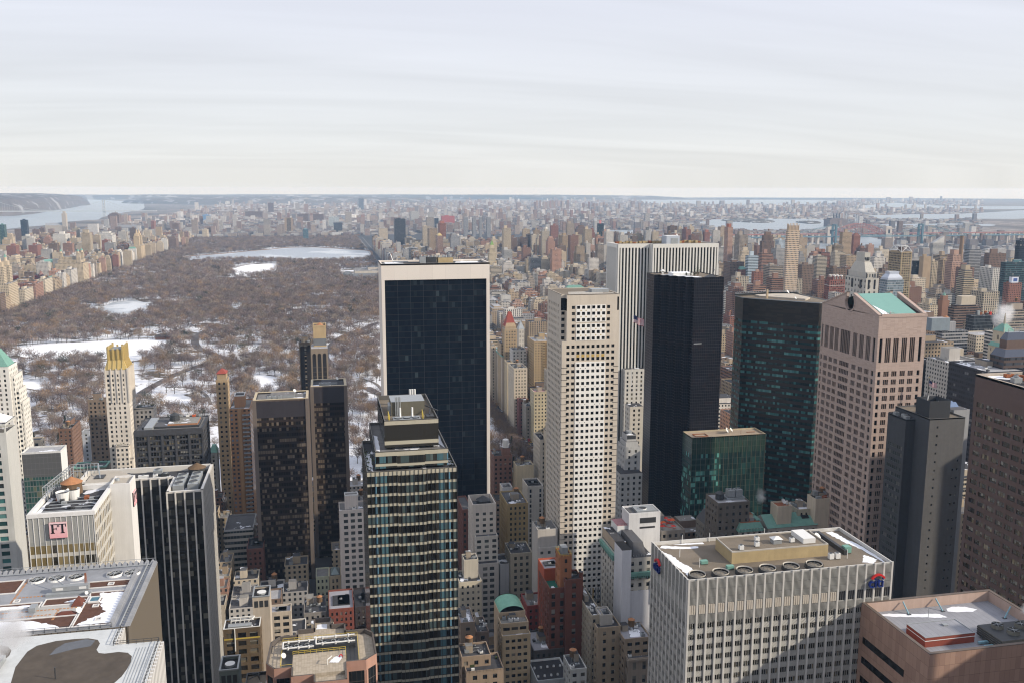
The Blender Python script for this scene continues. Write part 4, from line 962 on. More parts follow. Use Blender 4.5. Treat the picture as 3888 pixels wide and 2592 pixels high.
# ================================================================ granite tower with scalloped roof edge, bottom left
t = T('granite_tower','brown granite tower whose snowy roof has five big fans and a scalloped rim','office building',(-73,256,0))
gr = winmat('granite_piers',1.5,60,.10,.9,0,1,(.055,.05,.042),[(0,(.145,.125,.10)),(.4,(.16,.135,.105)),(.7,(.13,.112,.09))],rough=.55,run=1,wv=.25)
X0,X1,Y0,Y1,Z = -96,-52.2,236.5,278,149
m = MB();m.prism(rect(X0,X1,Y0,Y1),0,Z-.5,gr,None)
for k in range(27): yy = Y0+.75+k*1.53;m.prism([(X1,yy-.7),(X1+.7,yy),(X1,yy+.7)],0,Z-.5,[gr,gr,None],gr)
t.part('wall',m)
m = MB();lead = solid('lead_roof',(.26,.27,.29),.65,.4,.16,.4);m.sheet(rect(X0,X1,Y0,Y1),Z-.5,lead)
bed = solid('brown_gravel',(.10,.05,.035),.95,.4,.8);pav = solid('clay_paver',(.42,.20,.08),.9,.3,2);ston = solid('grey_paver',(.40,.39,.37),.9,.15,.5)
for x0,x1,y0,y1 in ((-73.2,-57,262.6,266.6),(-94,-87,263.5,272),(-95,-78,252.5,255.5),(-77,-66,253,257),(-95,-66.8,238.6,245.5),(-66,-56.5,238.6,259.2)):
    m.sheet(rect(x0,x1,y0,y1),Z-.48,bed);m.rim(x0-.3,x1+.3,y0-.3,y1+.3,Z-.5,Z-.25,.3,wht)
m.sheet(rect(-78,-66.3,246,252.5),Z-.488,ston)
for x,y,a in [(-86.3,256+k*.9,0) for k in range(19)]+[(-85+k*.95,259.7,1) for k in range(13)]+[(-94+k*.95,250.3,1) for k in range(30)]+[(-72.5,244+k*.9,0) for k in range(8)]+[(-94+k*.95,247.2,1) for k in range(22)]: m.box(x,x+.6,y,y+.5,Z-.5,Z-.44,pav)
t.part('roof',m)
m = MB();snow_patch(m,[(-63.5,258.8),(-56.8,258.6),(-56.8,239),(-65.6,239),(-63,243),(-59.6,246.4),(-61.5,250)],Z-.46,6,.7)
snow_patch(m,[(-95,245),(-84,245.2),(-77,244.4),(-70,240),(-69,238.9),(-95,238.9)],Z-.46,5,.6);snow_patch(m,[(-95,253),(-82,252.8),(-79,254.4),(-88,254.6),(-95,255)],Z-.46,4,.4);snow_patch(m,[(-72,254.6),(-67,253.6),(-66.6,255.6),(-69,256.4)],Z-.46,4,.4);t.part('snow_patch',m)
m = MB()
for (xa,ya,xb,yb,n) in ((X0,Y1,X1,Y1,28),(X1,Y1,X1,Y0,27),(X1-4.2,Y1-4,X1-4.2,Y0+1,24)):
    for k in range(n):
        x,y = xa+(xb-xa)*(k+.5)/n,ya+(yb-ya)*(k+.5)/n
        if ya == yb: m.frus([(x-.8,y-1.2),(x+.8,y-1.2),(x+.8,y+.5),(x-.8,y+.5)],Z-.5,[(x-.3,y-.6),(x+.3,y-.6),(x+.1,y+.45),(x-.1,y+.45)],Z+.5,lead,lead)
        else: m.frus([(x-.9,y-.8),(x+.6,y-.8),(x+.6,y+.8),(x-.9,y+.8)],Z-.5,[(x-.5,y-.25),(x+.5,y-.1),(x+.5,y+.1),(x-.5,y+.25)],Z+.4,lead,lead)
m.tube((X0,Y1-2,Z-.1),(X1-1,Y1-2,Z-.1),.16,metal_g);m.tube((X1-2,Y1-1,Z-.1),(X1-2,Y0,Z-.1),.22,metal_g);m.tube((X0,Y1+.3,Z+.9),(X1,Y1+.3,Z+.9),.07,metal_g);t.part('scalloped_rim',m)
m = MB();m.rail([(X0,Y0+.3),(X1-4,Y0+.3)],Z-.5,1.3,metal_d,.06,2.5);m.box(X0,X1-4,Y0+.4,Y0+1.2,Z-.5,Z-.1,lead);t.part('railing',m)
for fx in (-83.4,-78.2,-72.9,-62.4,-57.6):
    m = MB();m.cyl(fx,271,Z-.5,Z+.15,2.35,2.2,white_p,22);m.cyl(fx,271,Z+.15,Z-.1,2.2,1.95,lead,22);m.sheet([(fx+1.95*math.cos(a*.2856),271+1.95*math.sin(a*.2856)) for a in range(22)],Z-.3,black)
    for a in range(4): m.tube((fx+2*math.cos(a*.785),271+2*math.sin(a*.785),Z+.1),(fx-2*math.cos(a*.785),271-2*math.sin(a*.785),Z+.1),.09,metal_g)
    m.cyl(fx,271,Z-.1,Z+.3,.5,.4,metal_g,8,metal_g);t.part('roof_fan',m)
m = MB();m.box(-77.8,-66,258.8,260.2,Z-.5,Z+.2,metal_g);m.box(-76.5,-67,260.3,262.2,Z+.3,Z+1.6,metal_g);m.tube((-73,261,Z+1.4),(-78,266,Z+2.6),.18,metal_g);m.box(-75.5,-73.6,260.25,260.3,Z+.6,Z+1.3,white_p);m.box(-69.5,-67.6,260.25,260.3,Z+.6,Z+1.3,white_p);t.part('cleaning_crane',m)
m = MB()
for a in range(4): m.tube((-68+.4*math.cos(a*1.57),262+.4*math.sin(a*1.57),Z-.5),(-68+.2*math.cos(a*1.57),262+.2*math.sin(a*1.57),Z+4.5),.07,rust)
t.part('mast',m)
m = MB();rsk = solid('rust_skylight',(.13,.045,.03),.8,.2);m.hip(-69.5,-66.6,251,255,Z-.4,Z+1.3,rsk,.5,.8);m.hip(-72,-67,246,247.6,Z-.4,Z+.3,rsk,.5,.5,.5);t.part('skylight',m)
m = MB();bgl = solid('blue_skylight',(.06,.16,.22),.1,.2);m.rim(-65.5,-62.6,252.5,256,Z-.5,Z,.3,white_p);m.sheet(rect(-65.2,-62.9,252.8,255.7),Z-.2,bgl);t.part('roof_light',m)
m = MB();m.box(-79.5,-77.8,249.5,252.4,Z-.5,Z+.8,metal_g);t.part('air_handler',m);dish(t,-90.6,258,Z-.5,1.5,2.6);dish(t,-66.2,246.5,Z-.5,.8,2.4);dish(t,-67,258,Z-.4,.5)
for x,y in ((-84.8,257.6),(-62,264.5),(-60.5,242),(-63,250.5)):
    m = MB();m.rim(x-.8,x+.8,y-.8,y+.8,Z-.5,Z-.2,.25,wht);m.sheet(rect(x-.55,x+.55,y-.55,y+.55),Z-.44,lead);t.part('roof_hatch',m)

# ================================================================ white membrane roof with a pond
t = T('marble_block','white finned block whose pale roof holds a dark frozen pond, bottom left corner','office building',(-70,215,0))
Z = 148.5;P = [(-110,190),(-42.4,190),(-42.6,226.7),(-53.4,226.7),(-53.2,235.6),(-110,235.6)]
mem = solid('roof_membrane',(.54,.56,.56),.7,.16,.22)
m = MB();mf = winmat('marble_fin',1.5,3.7,.34,1,.1,.9,(.60,.565,.52),[(0,(.05,.05,.05)),(.6,(.13,.12,.11))],rough=.3,run=2);m.prism(P,0,Z,mf,None);t.part('wall',m)
m = MB()
for k in range(22): yy = 191+k*1.65;m.box(-42.4,-41.7,yy-.3,yy+.3,0,Z+.1,wht)
for k in range(6): m.box(-53.4+.3,-52.7,227.6+k*1.5,228.1+k*1.5,0,Z+.1,wht)
t.part('fin',m)
m = MB();m.sheet(P,Z,mem)
pond = [(-73.5,227.4),(-72.1,230.1),(-68.2,231.7),(-64,231.9),(-60.6,231.6),(-58.1,230.3),(-57.1,228.2),(-57.2,225.0),(-56.3,223.2),(-54.8,222.6),(-51.7,222.8),(-49.4,221.9),(-48.1,219.9),(-47.8,217),(-48,214),(-48.6,210.4),(-50,207),(-54,203),(-60,200),(-68,203),(-72.5,211),(-74,220)]
m.sheet(pond,Z+.02,solid('pond_bed',(.085,.07,.056),.9,.4,.3))
t.part('roof',m)
m = MB();m.sheet([(-67.8,224.3),(-67.1,227.6),(-65.6,230.0),(-61.0,231.2),(-58.6,230.0),(-59.0,227.1),(-62.6,226.4),(-65.9,225.0)],Z+.04,solid('puddle',(.10,.105,.115),.15,.2,.4));m.sheet([(-84,231.5),(-80.7,232),(-78.9,231),(-77.5,228.8),(-77.2,226.2),(-78.4,221.3),(-84,218)],Z+.02,solid('pond_bed',(.105,.085,.068)));t.part('puddle',m)
m = MB();m.rail([(-42.9,192),(-42.9,226.3),(-53.6,226.4),(-53.6,235)],Z,1.1,metal_d,.07,1.6)
for k in range(6): m.tube((-44.2-k*.7,192,Z+.06),(-44.2-k*.7,224,Z+.06),.05,metal_g,4)
t.part('railing',m)
m = MB();m.tube((-63.2,212.3,Z),(-63.2,212.3,Z+2.9),.16,metal_d);t.part('mast',m)
m = MB();m.box(-79.5,-77.2,214,224,Z,Z+1.4,metal_g);m.tube((-78.4,222,Z+1.4),(-78.4,222,Z+2.6),.7,metal_g,8);m.tube((-78.5,224.5,Z),(-78.5,224.5,Z+4),.12,metal_g);t.part('roof_plant',m)
m = MB();m.box(-67.2,-65.8,207.5,208.6,Z,Z+1,metal_d);m.box(-65.9,-65.4,207.5,208.2,Z+.3,Z+1,white_p);t.part('floodlight',m)

# ================================================================ pink granite block with notched roof, bottom centre
t = T('granite_block','pink granite and dark glass block with notched tan roof and yellow rails, bottom centre','office building',(-4,295,0))
pg = solid('rose_granite',(.40,.235,.18),.65,.1,.5);dg = winmat('facet_glass',1.6,3.8,.05,1,.05,1,(.09,.075,.07),[(0,(.012,.014,.016)),(.6,(.022,.025,.028)),(.85,(.05,.05,.05))],rough=.08,run=2)
Z = 108;P = [(-19.3,281),(-13.8,281),(-13.8,275),(-6.8,275),(-6.8,270),(3.5,270),(3.5,281),(9.9,281),(13.5,284.5),(13.2,299.5),(10.6,302.8),(3.9,302.8),(3.9,308.4),(-.9,308.4),(-.9,314.3),(-7.1,314.3),(-7.1,306.7),(-12.8,306.7),(-12.8,302.8),(-18.5,302.8),(-21.3,299),(-22,285)]
m = MB();m.prism(P,Z-3,Z+.6,pg,None);n = len(P);cx,cy = -4.3,292
m.prism(P,0,Z-3,[dg if (i in (7,9,19,21,8,20) or True) else pg for i in range(n)],None)
for i in range(n):
    a,b = Vector((*P[i],0)),Vector((*P[(i+1) % n],0));d_ = (b-a).normalized();nn = Vector((d_.y,-d_.x,0))
    for p in (a+d_*.35,b-d_*.35):
        q4 = [p-d_*.35,p-d_*.35+nn*.12,p+d_*.35+nn*.12,p+d_*.35];m.prism([(q_.x,q_.y) for q_ in q4],0,Z-3,pg,pg)
    w_ = .55
    q4 = [a,b,b-nn*w_,a-nn*w_];m.wall(b.x-nn.x*w_,b.y-nn.y*w_,a.x-nn.x*w_,a.y-nn.y*w_,Z-1,Z+.6,solid('dark_stone',(.11,.095,.085)));m.face([(q_.x,q_.y,Z+.6) for q_ in q4],solid('dark_stone',(.14,.12,.105)))
t.part('wall',m)
tanp = winmat('tan_paver',.9,.9,.05,1,.05,1,(.25,.20,.15),[(0,(.40,.345,.27)),(.4,(.44,.38,.30)),(.7,(.37,.32,.25))],rough=.9,run=1,wv=.2)
m = MB();m.sheet([(cx+(p[0]-cx)*.985,cy+(p[1]-cy)*.985) for p in P],Z-1,tanp);t.part('roof',m)
m = MB();m.sheet([(-17.2,283),(7.6,283),(7.6,301),(-17,301)],Z-.98,metal_d);t.part('plant_deck',m)
m = MB();m.box(-13.6,3.5,276,289.4,Z-1,Z+.35,tanp,tanp);t.part('roof_terrace',m)
for x0,y0 in ((-17.0,292.6),(-6.2,293.8)):
    m = MB();L = 10.2 if x0 < -10 else 13
    m.box(x0,x0+L,y0,y0+4.2,Z-1,Z+.3,metal_d)
    for k in range(3):
        fx = x0+L*(k+.5)/3;m.cyl(fx,y0+2.1,Z+.3,Z+.75,1.55,1.5,metal_g,16);m.sheet([(fx+1.45*math.cos(a*.3927),y0+2.1+1.45*math.sin(a*.3927)) for a in range(16)],Z+.5,black)
        for a in range(4): m.quad((fx,y0+2.1,Z+.58),(fx+1.4*math.cos(a*1.57),y0+2.1+1.4*math.sin(a*1.57),Z+.56),(fx+1.35*math.cos(a*1.57+.5),y0+2.1+1.35*math.sin(a*1.57+.5),Z+.64),(fx+.2,y0+2.1,Z+.6),metal_g)
    t.part('cooling_unit',m)
    m = MB();zz = Z+1.2
    for yy in (y0-.1,y0+4.3):
        m.tube((x0,yy,zz),(x0+L,yy,zz),.26,white_p,8)
        for k in range(3): m.tube((x0+L*(k+.5)/3,yy,zz-.5),(x0+L*(k+.5)/3,yy,zz+.35),.36,white_p,8)
    m.tube((x0,y0-.1,zz),(x0,y0+4.3,zz),.26,white_p,8);t.part('white_pipe',m)
m = MB();m.rail([(-17.2,301),(7.7,301),(7.7,283)],Z-1,1.5,yellow,.08,1.9);m.rail([(-17.2,301),(-17.4,283),(-13.7,283)],Z-1,1.5,yellow,.08,1.9);m.rail([(-13.6,289.4),(3.5,289.4),(3.5,283.5)],Z+.35,1.2,yellow,.08,1.9);t.part('railing',m)
dish(t,-16.6,289.8,Z-1,.9,2.5)
m = MB();snow_patch(m,[(-2,282),(1,281.4),(2.2,284),(2,286.5),(-.5,285)],Z+.38,4,.4);snow_patch(m,[(-7,302),(-2,301.6),(2,302.2),(-3,303),(-7,303.4)],Z-.96,3,.3);snow_patch(m,[(-6.2,308.5),(-2.5,308.5),(-2.4,312),(-5.9,312.2)],Z-.96,3,.3);t.part('snow_patch',m)
m = MB();m.tube((1.2,285.2,Z+.4),(1.9,285.2,Z+1.1),.22,red);m.tube((1.9,285.2,Z+1.1),(2.4,284.8,Z+.6),.22,red);m.tube((-2.5,280.5,Z+.4),(-2.5,280.5,Z+2.2),.18,white_p);m.tube((-2.5,280.5,Z+2.2),(-1,282,Z+2.6),.16,white_p);t.part('vent_pipe',m)

# ================================================================ the other blocks nearby
# (south west corner x, x, y, y, height), wall colour, window rhythm, facade, roof, names
NEAR = [
 (-172.6,-142.6,439.2,453.9,151,(0.5,0.5,0.47),(5.2,3.6,3.6,2.1),'g','arcade','hotel_tower','hotel','pale grey hotel tower with paired teal windows at the left edge','hotelL'),
 (-184.3,-162.1,591.6,605.5,100,(0.62,0.62,0.6),(2,3.5,0,0),'greengrid','flat','office_block','office building','green glass slab with a blank white side wall beside the hotel tower','greenglass'),
 (-221.2,-211.8,669.5,687.5,140,(0.7,0.68,0.63),(3.4,3.3,1.3,1.8),'g','none','apartment_tower','apartment tower','white brick tower with a green copper roof cut by the left edge','hamp'),
 (-185.3,-171.7,759.4,766.4,95,(0.22,0.17,0.13),(3.2,3.4,1.5,1.9),'g','box','hotel_block','hotel','dark brown stepped hotel left of the gold crowned tower','essex'),
 (-118.3,-77.8,590.1,626.6,110,(0.06,0.06,0.065),(3,3.5,2.3,2.4),'g5','rim','office_block','office building','black office block with five wide bays and a rooftop water tank','H'),
 (-84.8,-76,734.8,748.8,112,(0.38,0.28,0.17),(3.6,3.9,1.6,1.8),'g','hip','apartment_tower','apartment tower','tan tower with a small red pyramid roof at the park edge','rr1'),
 (-70.5,-55.9,683.7,716.4,100,(0.36,0.2,0.11),(6,3.2,3.4,1.5),'balc','pent','apartment_tower','apartment tower','orange brick slab with stacked white balconies','balc'),
 (-46.6,-12,598.2,622.2,125,(0.1,0.075,0.06),(1.6,3.7,0,0),'bronze','bz','office_tower','office tower','bronze glass slab with brown grey corner piers, front one of the pair','bronzeL'),
 (-10.5,13.7,633.6,657.6,125,(0.09,0.07,0.06),(1.6,3.7,0,0),'bronze','bz','office_tower','office tower','bronze glass slab set back behind its twin, nearer the white framed slab','bronzeR'),
 (-22.5,-11.9,822,836,125,(0.17,0.14,0.11),(3.2,3.5,2,2.6),'arch','box','hotel_tower','hotel','brown hotel with tall arch topped window strips and a tan roof box','arch1'),
 (-224.6,-214,818.6,847.4,58,(0.17,0.1,0.07),(3.5,3.4,1.4,1.8),'g','box','apartment_block','apartment building','low red brown brick block behind the green glass slab','brown11'),
 (-234.8,-224.5,768.3,778.3,62,(0.56,0.48,0.37),(4,4,2.4,2.6),'g','flat','apartment_block','apartment building','cream penthouse block with arched openings behind the green glass slab','cream12'),
 (-198.9,-192.9,789.8,796.8,62,(0.4,0.42,0.45),(3.4,3.4,1.5,1.9),'g','flat','apartment_block','apartment building','narrow blue grey stepped block beside the dark brown hotel','grey13'),
 (-182.9,-161.1,697.5,710.1,58,(0.36,0.32,0.25),(3.6,3.6,1.5,2),'g','greenrim','hall','hall','low limestone hall with a green cornice behind the sign roofed office','low14'),
 (-93.1,-87.1,739.9,751,52,(0.34,0.33,0.3),(3.5,3.6,1.5,2),'g','greenhip','house','house','grey house with green roof squeezed between black block and tan tower','low15'),
 (5.3,21.4,544.7,560.7,66,(0.66,0.59,0.53),(4.2,3.9,2.5,2.2),'g','pent','apartment_block','apartment building','pinkish white block with large square windows left of the beige banded tower','white16'),
 (-10.2,-2.3,554.9,568.9,20,(0.46,0.47,0.34),(2.5,4.2,1.1,2.1),'g','flat','town_house','town house','pale green town house at the foot of the bronze slab','pg17'),
 (-2,5.2,554.3,568.3,20,(0.47,0.39,0.27),(2.4,4.2,1.2,2.4),'g','hipglass','town_house','town house','beige town house with arched windows beside the pale green one','bg17'),
 (-2.7,11.5,503.2,529.2,22,(0.22,0.07,0.05),(2.6,3.6,1.1,2),'g','grey','town_house','town house','red brick house with a wide pale grey roof below the pinkish block','row18'),
 (12.1,19,503.2,529.2,22,(0.05,0.04,0.04),(2.8,3.6,1.1,2),'g','dark','town_house','town house','black roofed dark house between red brick house and beige banded tower','row18b'),
 (-16.8,-4.1,505.3,527.3,20,(0.24,0.22,0.2),(3,3.6,1.2,2),'g','clutter','town_house','town house','grey town house crowded with rooftop units at the bronze slab foot','row18c'),
 (-50,-33.6,411.6,421.3,60,(0.13,0.095,0.06),(5.2,4.1,3.6,2.4),'g','pipes','office_block','office building','brown glass block with white pipes on its roof','Qb'),
 (-34.4,-20.7,437.9,446.3,54,(0.47,0.41,0.34),(4.3,3.5,2.9,2.1),'g','grey','apartment_block','apartment building','beige apartment block with wide windows and a tall blank stair tower','Qe'),
 (-37.3,-29.5,421.4,433.4,70,(0.47,0.41,0.34),(99,9,1,1),'plain','well','stair_tower','service tower','+Qe','Qt'),
 (-41.7,-35,325.1,335.7,86,(0.16,0.19,0.18),(3,4,2,2),'plain','well','service_block','service building','small grey green metal block with an open top at the bottom','bl22'),
 (-32,-23.6,314.1,325.2,84,(0.26,0.25,0.24),(3,4,2,2),'plain','gravel','office_block','office building','gravel roofed block with black frame poles and snow, left of the pink roof','bl22b'),
 (21.8,27.8,324,349,75,(0.1,0.1,0.1),(3,4,2,2),'plain','terrace','office_block','office building','block with a paved tan terrace and snow islands beside the pink roof','terr'),
 (82.9,97,514,532,71.9,(0.6,0.54,0.47),(4.2,3.6,2,1.8),'g','tankwell','apartment_tower','apartment tower','pale stone stepped tower with a grey roof tank, right of the beige banded tower','st23'),
 (83.8,97.1,509,533,56.7,(0.56,0.52,0.46),(4.6,3.5,2.5,1.9),'g','flat','apartment_tower','apartment tower','+st23','st23b'),
 (84.4,96.6,503.2,529.2,42,(0.5,0.47,0.43),(4.1,3.7,2.7,2.2),'g','flat','apartment_block','apartment building','+st23','st23c'),
 (110.5,124.1,546.7,572.7,62,(0.38,0.28,0.14),(2.9,3.5,1.3,1.9),'g','clutter','office_block','office building','yellow brown brick block behind the pale stepped tower','yb24'),
 (81.1,87.1,542.4,568.4,62,(0.2,0.09,0.07),(3.2,3.6,1.3,1.9),'g','flat','office_block','office building','dark red brick flank left of the pale stepped tower','rb24'),
 (114.9,126.6,477.2,492.5,60,(0.48,0.45,0.41),(4.3,3.9,1.7,1.8),'g','flat','office_block','office building','grey white block with square windows left of the cream tower base','gw25'),
 (114.4,126,479.1,493.1,70,(0.46,0.43,0.39),(99,9,1,1),'plain','clutter','roof_block','plant room','+gw25','gw25t'),
 (105.1,118.5,510,528,44,(0.46,0.41,0.32),(3.6,4,1.7,2.2),'g','clutter','office_block','office building','cream ornate block with a green band left of the grey white block','or26'),
 (99.5,106.1,514.4,530.4,36,(0.6,0.6,0.6),(99,9,1,1),'plain','flat','house','house','small blank white block between two cream blocks','wh27'),
 (69.3,82,478.1,494.1,43,(0.5,0.45,0.35),(3,3.6,1.2,1.7),'g','clutter','apartment_block','apartment building','cream block with a grid of small windows right of the beige banded tower','cg28'),
 (73,81.1,484.1,493.1,53.4,(0.5,0.46,0.38),(99,9,1,1),'plain','clutter','roof_block','plant room','+cg28','cg28t'),
 (81.3,94.6,422,437,50.1,(0.46,0.35,0.24),(99,9,1,1),'plain','barrel','office_block','office building','tan stepped block under a green copper barrel roof','bar29'),
 (80.8,94.7,415,424,48,(0.46,0.36,0.24),(4.2,3.9,3.3,1.7),'g','clutter','office_block','office building','+bar29','bar29b'),
 (80.9,95.1,412.1,422.1,43,(0.5,0.39,0.25),(3,3.7,1.9,1.7),'g','flat','office_block','office building','+bar29','bar29c'),
 (109.4,127.5,431.4,455.4,56,(0.17,0.065,0.045),(4.6,4.4,1.9,3),'g','greenterr','hotel_block','hotel','dark red brick block with arched windows, orange stair tower and green roof terrace','rt30'),
 (109.6,119.1,444.1,458.1,62,(0.42,0.1,0.05),(99,9,1,1),'plain','grey','roof_block','plant room','+rt30','rt30b'),
 (115.2,121.2,431.8,441.8,74,(0.36,0.15,0.07),(4.5,5,1.4,2.2),'g','tank','stair_tower','service tower','+rt30','rt30c'),
 (117.2,126.3,428.4,440.4,62,(0.17,0.065,0.045),(6,5,2,3),'g','dark','hotel_block','hotel','+rt30','rt30d'),
 (103.2,116.9,456.2,472.2,36,(0.24,0.06,0.05),(3.1,3.7,1.3,1.9),'g','clutter','apartment_block','apartment building','red brick house with white trim left of the dark red tower','rl31'),
 (126.1,132.1,411.1,445.8,50,(0.4,0.35,0.27),(3.2,3.8,1.3,2),'g','clutter','apartment_block','apartment building','long beige block seen along its side, with a steel tank on top','bA32'),
 (127.5,139.4,405.2,425.2,46,(0.38,0.3,0.21),(4.6,4.2,1.6,2.1),'g','clutter','apartment_block','apartment building','brown beige block with a yellow duct and blue awning','bB33'),
 (130.1,136.4,409.1,418.1,50.6,(0.46,0.43,0.38),(99,9,1,1),'plain','grey','roof_block','plant room','+bB33','bB33t'),
 (139.8,151.7,394.4,414.4,34,(0.3,0.25,0.2),(5,7,1.8,4),'g','clutter','club_house','club house','brown stone club house with tall arches beside the white fluted block','cl34'),
 (139,152.7,398,414,42.6,(0.32,0.25,0.18),(4,4,2.4,1.8),'g','snowy','club_house','club house','+cl34','cl34b'),
 (145.5,163.3,425.9,457.3,72,(0.52,0.49,0.43),(4.3,3.9,1.7,2.2),'g','mansard','hotel_block','hotel','white hotel with green copper cornices, slate mansard and white rooftop tower','go35'),
 (157.1,175,447.1,459.1,88,(0.66,0.66,0.66),(99,9,1,1),'plain','fanbox','roof_block','plant room','+go35','go35t'),
 (180.5,194.3,458.6,480.6,72,(0.2,0.18,0.16),(3.5,4,1.6,2),'g','redterr','hotel_block','hotel','hotel wing with red parasols on its roof terrace','go35r'),
 (53.8,66.7,366,378,59.4,(0.3,0.23,0.17),(4.6,4,1.8,2),'g','clutter','apartment_block','apartment building','brown brick apartment house with roof terraces at the bottom','bl36'),
 (55,71.4,361,375,55.2,(0.3,0.23,0.17),(4.4,3.8,1.9,2.1),'g','terrace2','apartment_block','apartment building','+bl36','bl36b'),
 (58.5,65.4,400.4,416.4,58,(0.27,0.21,0.16),(4.4,3.8,1.9,2.1),'g','snowy','apartment_block','apartment building','brown house with a snow streaked roof above the brown brick apartment house','bl36c'),
 (68.3,74.3,413,429,46,(0.2,0.15,0.12),(4.4,3.8,1.9,2.1),'g','clutter','apartment_block','apartment building','dark brown house left of the green barrel roof','bl36d'),
 (95.5,112,399,419,25,(0.4,0.43,0.44),(99,9,1,1),'plain','fans','house','house','low block with a white edged dark roof dotted with vents','gr37'),
 (109,116.7,387,401,36,(0.46,0.47,0.45),(4,4,2,2),'g','clutter','house','house','pale narrow house with a green glass front at the bottom','wh37'),
 (100.9,117.7,429.6,451.6,24,(0.1,0.09,0.085),(3,4,1.3,2),'g','snowy','house','house','low dark house with a snowy patched roof between red and beige blocks','dk37'),
 (118.4,124.7,432.3,462.3,24,(0.07,0.065,0.06),(3,4,1.3,2),'g','dark','house','house','low black roofed house against the long beige block','dk37b'),
 (225.9,238.9,492.1,516.1,56,(0.22,0.2,0.17),(3.4,4,1.5,2.2),'g','slate','hotel_block','hotel','dark slate roofed hotel behind the white fluted block','bx38'),
 (225.7,246.1,484.5,502.5,76,(0.15,0.13,0.11),(4.2,4.2,1.5,2),'g','tank2','hotel_block','hotel','dark brown block carrying a round tank and steel cooling units','bx38b'),
 (238.4,254.1,481.1,501.1,60,(0.46,0.43,0.37),(3.6,4,1.6,2.2),'g','copper','hotel_block','hotel','ornate cream hotel with green copper cornice and rusty roof plant','bx38c'),
 (265.3,274.7,486.1,495.1,70.7,(0.56,0.48,0.37),(99,9,1,1),'plain','dish','roof_block','plant room','+bx38c','bx38d'),
 (258.6,291.2,484.4,502.4,58,(0.44,0.41,0.36),(4,4.4,1.6,2.2),'g','greengable','hotel_block','hotel','long stone block with a green copper gable roof','bx38e'),
 (281.3,293.1,490.6,504.6,66,(0.46,0.41,0.31),(3.2,4,1.3,1.9),'g','clutter','office_block','office building','small cream block between two cream roof towers','bx38f'),
 (289.7,301.6,484.9,494.9,74,(0.56,0.48,0.37),(99,9,1,1),'plain','rust','roof_block','plant room','+bx38h','bx38g'),
 (300.8,326.2,483.2,505.2,64,(0.38,0.28,0.14),(3.4,4.4,1.7,2.3),'g','rusty','office_block','office building','yellow brown block with arched windows and rusty roof machinery','bx38h'),
 (249.3,260.7,713.8,740.8,126,(0.62,0.6,0.55),(4,3.6,1.5,2),'g','coolers','office_tower','office tower','white tower of stepped setbacks left of the black faceted tower','sq39'),
 (241.6,258.5,705.9,722.4,113.3,(0.6,0.58,0.53),(4,3.6,1.5,2),'g','none','office_tower','office tower','+sq39','sq39b'),
 (237.6,248.9,679.8,691.8,88,(0.58,0.54,0.47),(4.2,3.8,1.6,2),'g','none','office_tower','office tower','+sq39','sq39c'),
 (196.3,207.3,569.9,585.9,88,(0.44,0.44,0.43),(4.5,4,1.5,2),'g','crown','office_tower','office tower','grey art deco tower with a stepped crown and wide base','dc40'),
 (190.8,206.2,561.9,581.9,72,(0.42,0.42,0.41),(4,3.8,1.6,2),'g','none','office_block','office building','+dc40','dc40b'),
 (194.6,200.6,580.2,588.2,60,(0.24,0.33,0.35),(5,4.2,2.2,1.2),'g','flat','house','house','pale teal narrow block beside the cream tower','lb41'),
 (202,208.4,568.7,588.7,66,(0.44,0.4,0.35),(2,3.8,0,0),'ribbonA','snowy','office_block','office building','stone block with dark ribbon windows left of the black faceted tower','bd42'),
 (154.2,160.2,640.7,662,76,(0.54,0.49,0.41),(3.6,3.6,1.5,2),'g','dark','office_tower','office tower','slim cream tower left of the cream square windowed tower','dc43'),
 (137.4,147.7,657.1,671.1,46,(0.55,0.46,0.31),(3.2,3.6,1.5,1.9),'g','clutter','apartment_block','apartment building','pale yellow block right of the white framed slab foot','cy44'),
 (137.4,150.5,644.6,656.6,56,(0.54,0.46,0.32),(99,9,1,1),'plain','clutter','roof_block','plant room','+cy44','cy44t'),
 (122.9,136.9,659.1,677.1,60,(0.24,0.13,0.1),(3.6,3.6,1.5,1.9),'g','whitetank','apartment_block','apartment building','red brown block with a big white roof tank beside the white framed slab','bt44'),
 (120.6,128,614.5,624.5,50,(0.5,0.5,0.5),(99,9,1,1),'plain','grey','roof_block','plant room','+gb45b','gb45'),
 (115.9,136.8,615.5,631.5,40,(0.3,0.22,0.17),(3.5,3.6,1.5,1.9),'g','clutter','office_block','office building','brown block with a pale grey metal roof box at the white framed slab foot','gb45b'),
 (135,146,595.8,613.8,56,(0.47,0.44,0.39),(7,3.6,1.4,2.6),'g','dark','office_block','office building','grey beige block with a dark roof recess left of the cream tower','gb45c'),
 (157.5,163.5,635.8,642.8,84,(0.55,0.49,0.39),(5,9,1.2,5),'plain','minaret','club_tower','tower','slender pale shaft with a tiered ornate top beside the cream tower','mn43'),
 (228.8,249.7,980,1015.5,92,(0.42,0.31,0.18),(3.2,3,1.6,1.5),'tanslab','bulk','apartment_tower','apartment tower','tan brick slab with a plain front and a column of balconies','fa46'),
 (195.7,210.3,933,963.8,72,(0.52,0.45,0.35),(3.2,3.5,1.3,1.8),'g','clutter','apartment_block','apartment building','cream apartment house with even windows facing the avenue','fa46b'),
 (210.1,226.2,1008.3,1026.3,78,(0.48,0.46,0.42),(4.2,3.6,1.5,1.8),'g','clutter','apartment_block','apartment building','pale grey setback block above the cream avenue apartment house','fa46c'),
 (203.4,216,1037.3,1090.7,66,(0.48,0.4,0.31),(3.4,3.6,1.4,1.9),'g','greenrim','apartment_block','apartment building','stone block with green cornice running along the avenue','fa46d'),
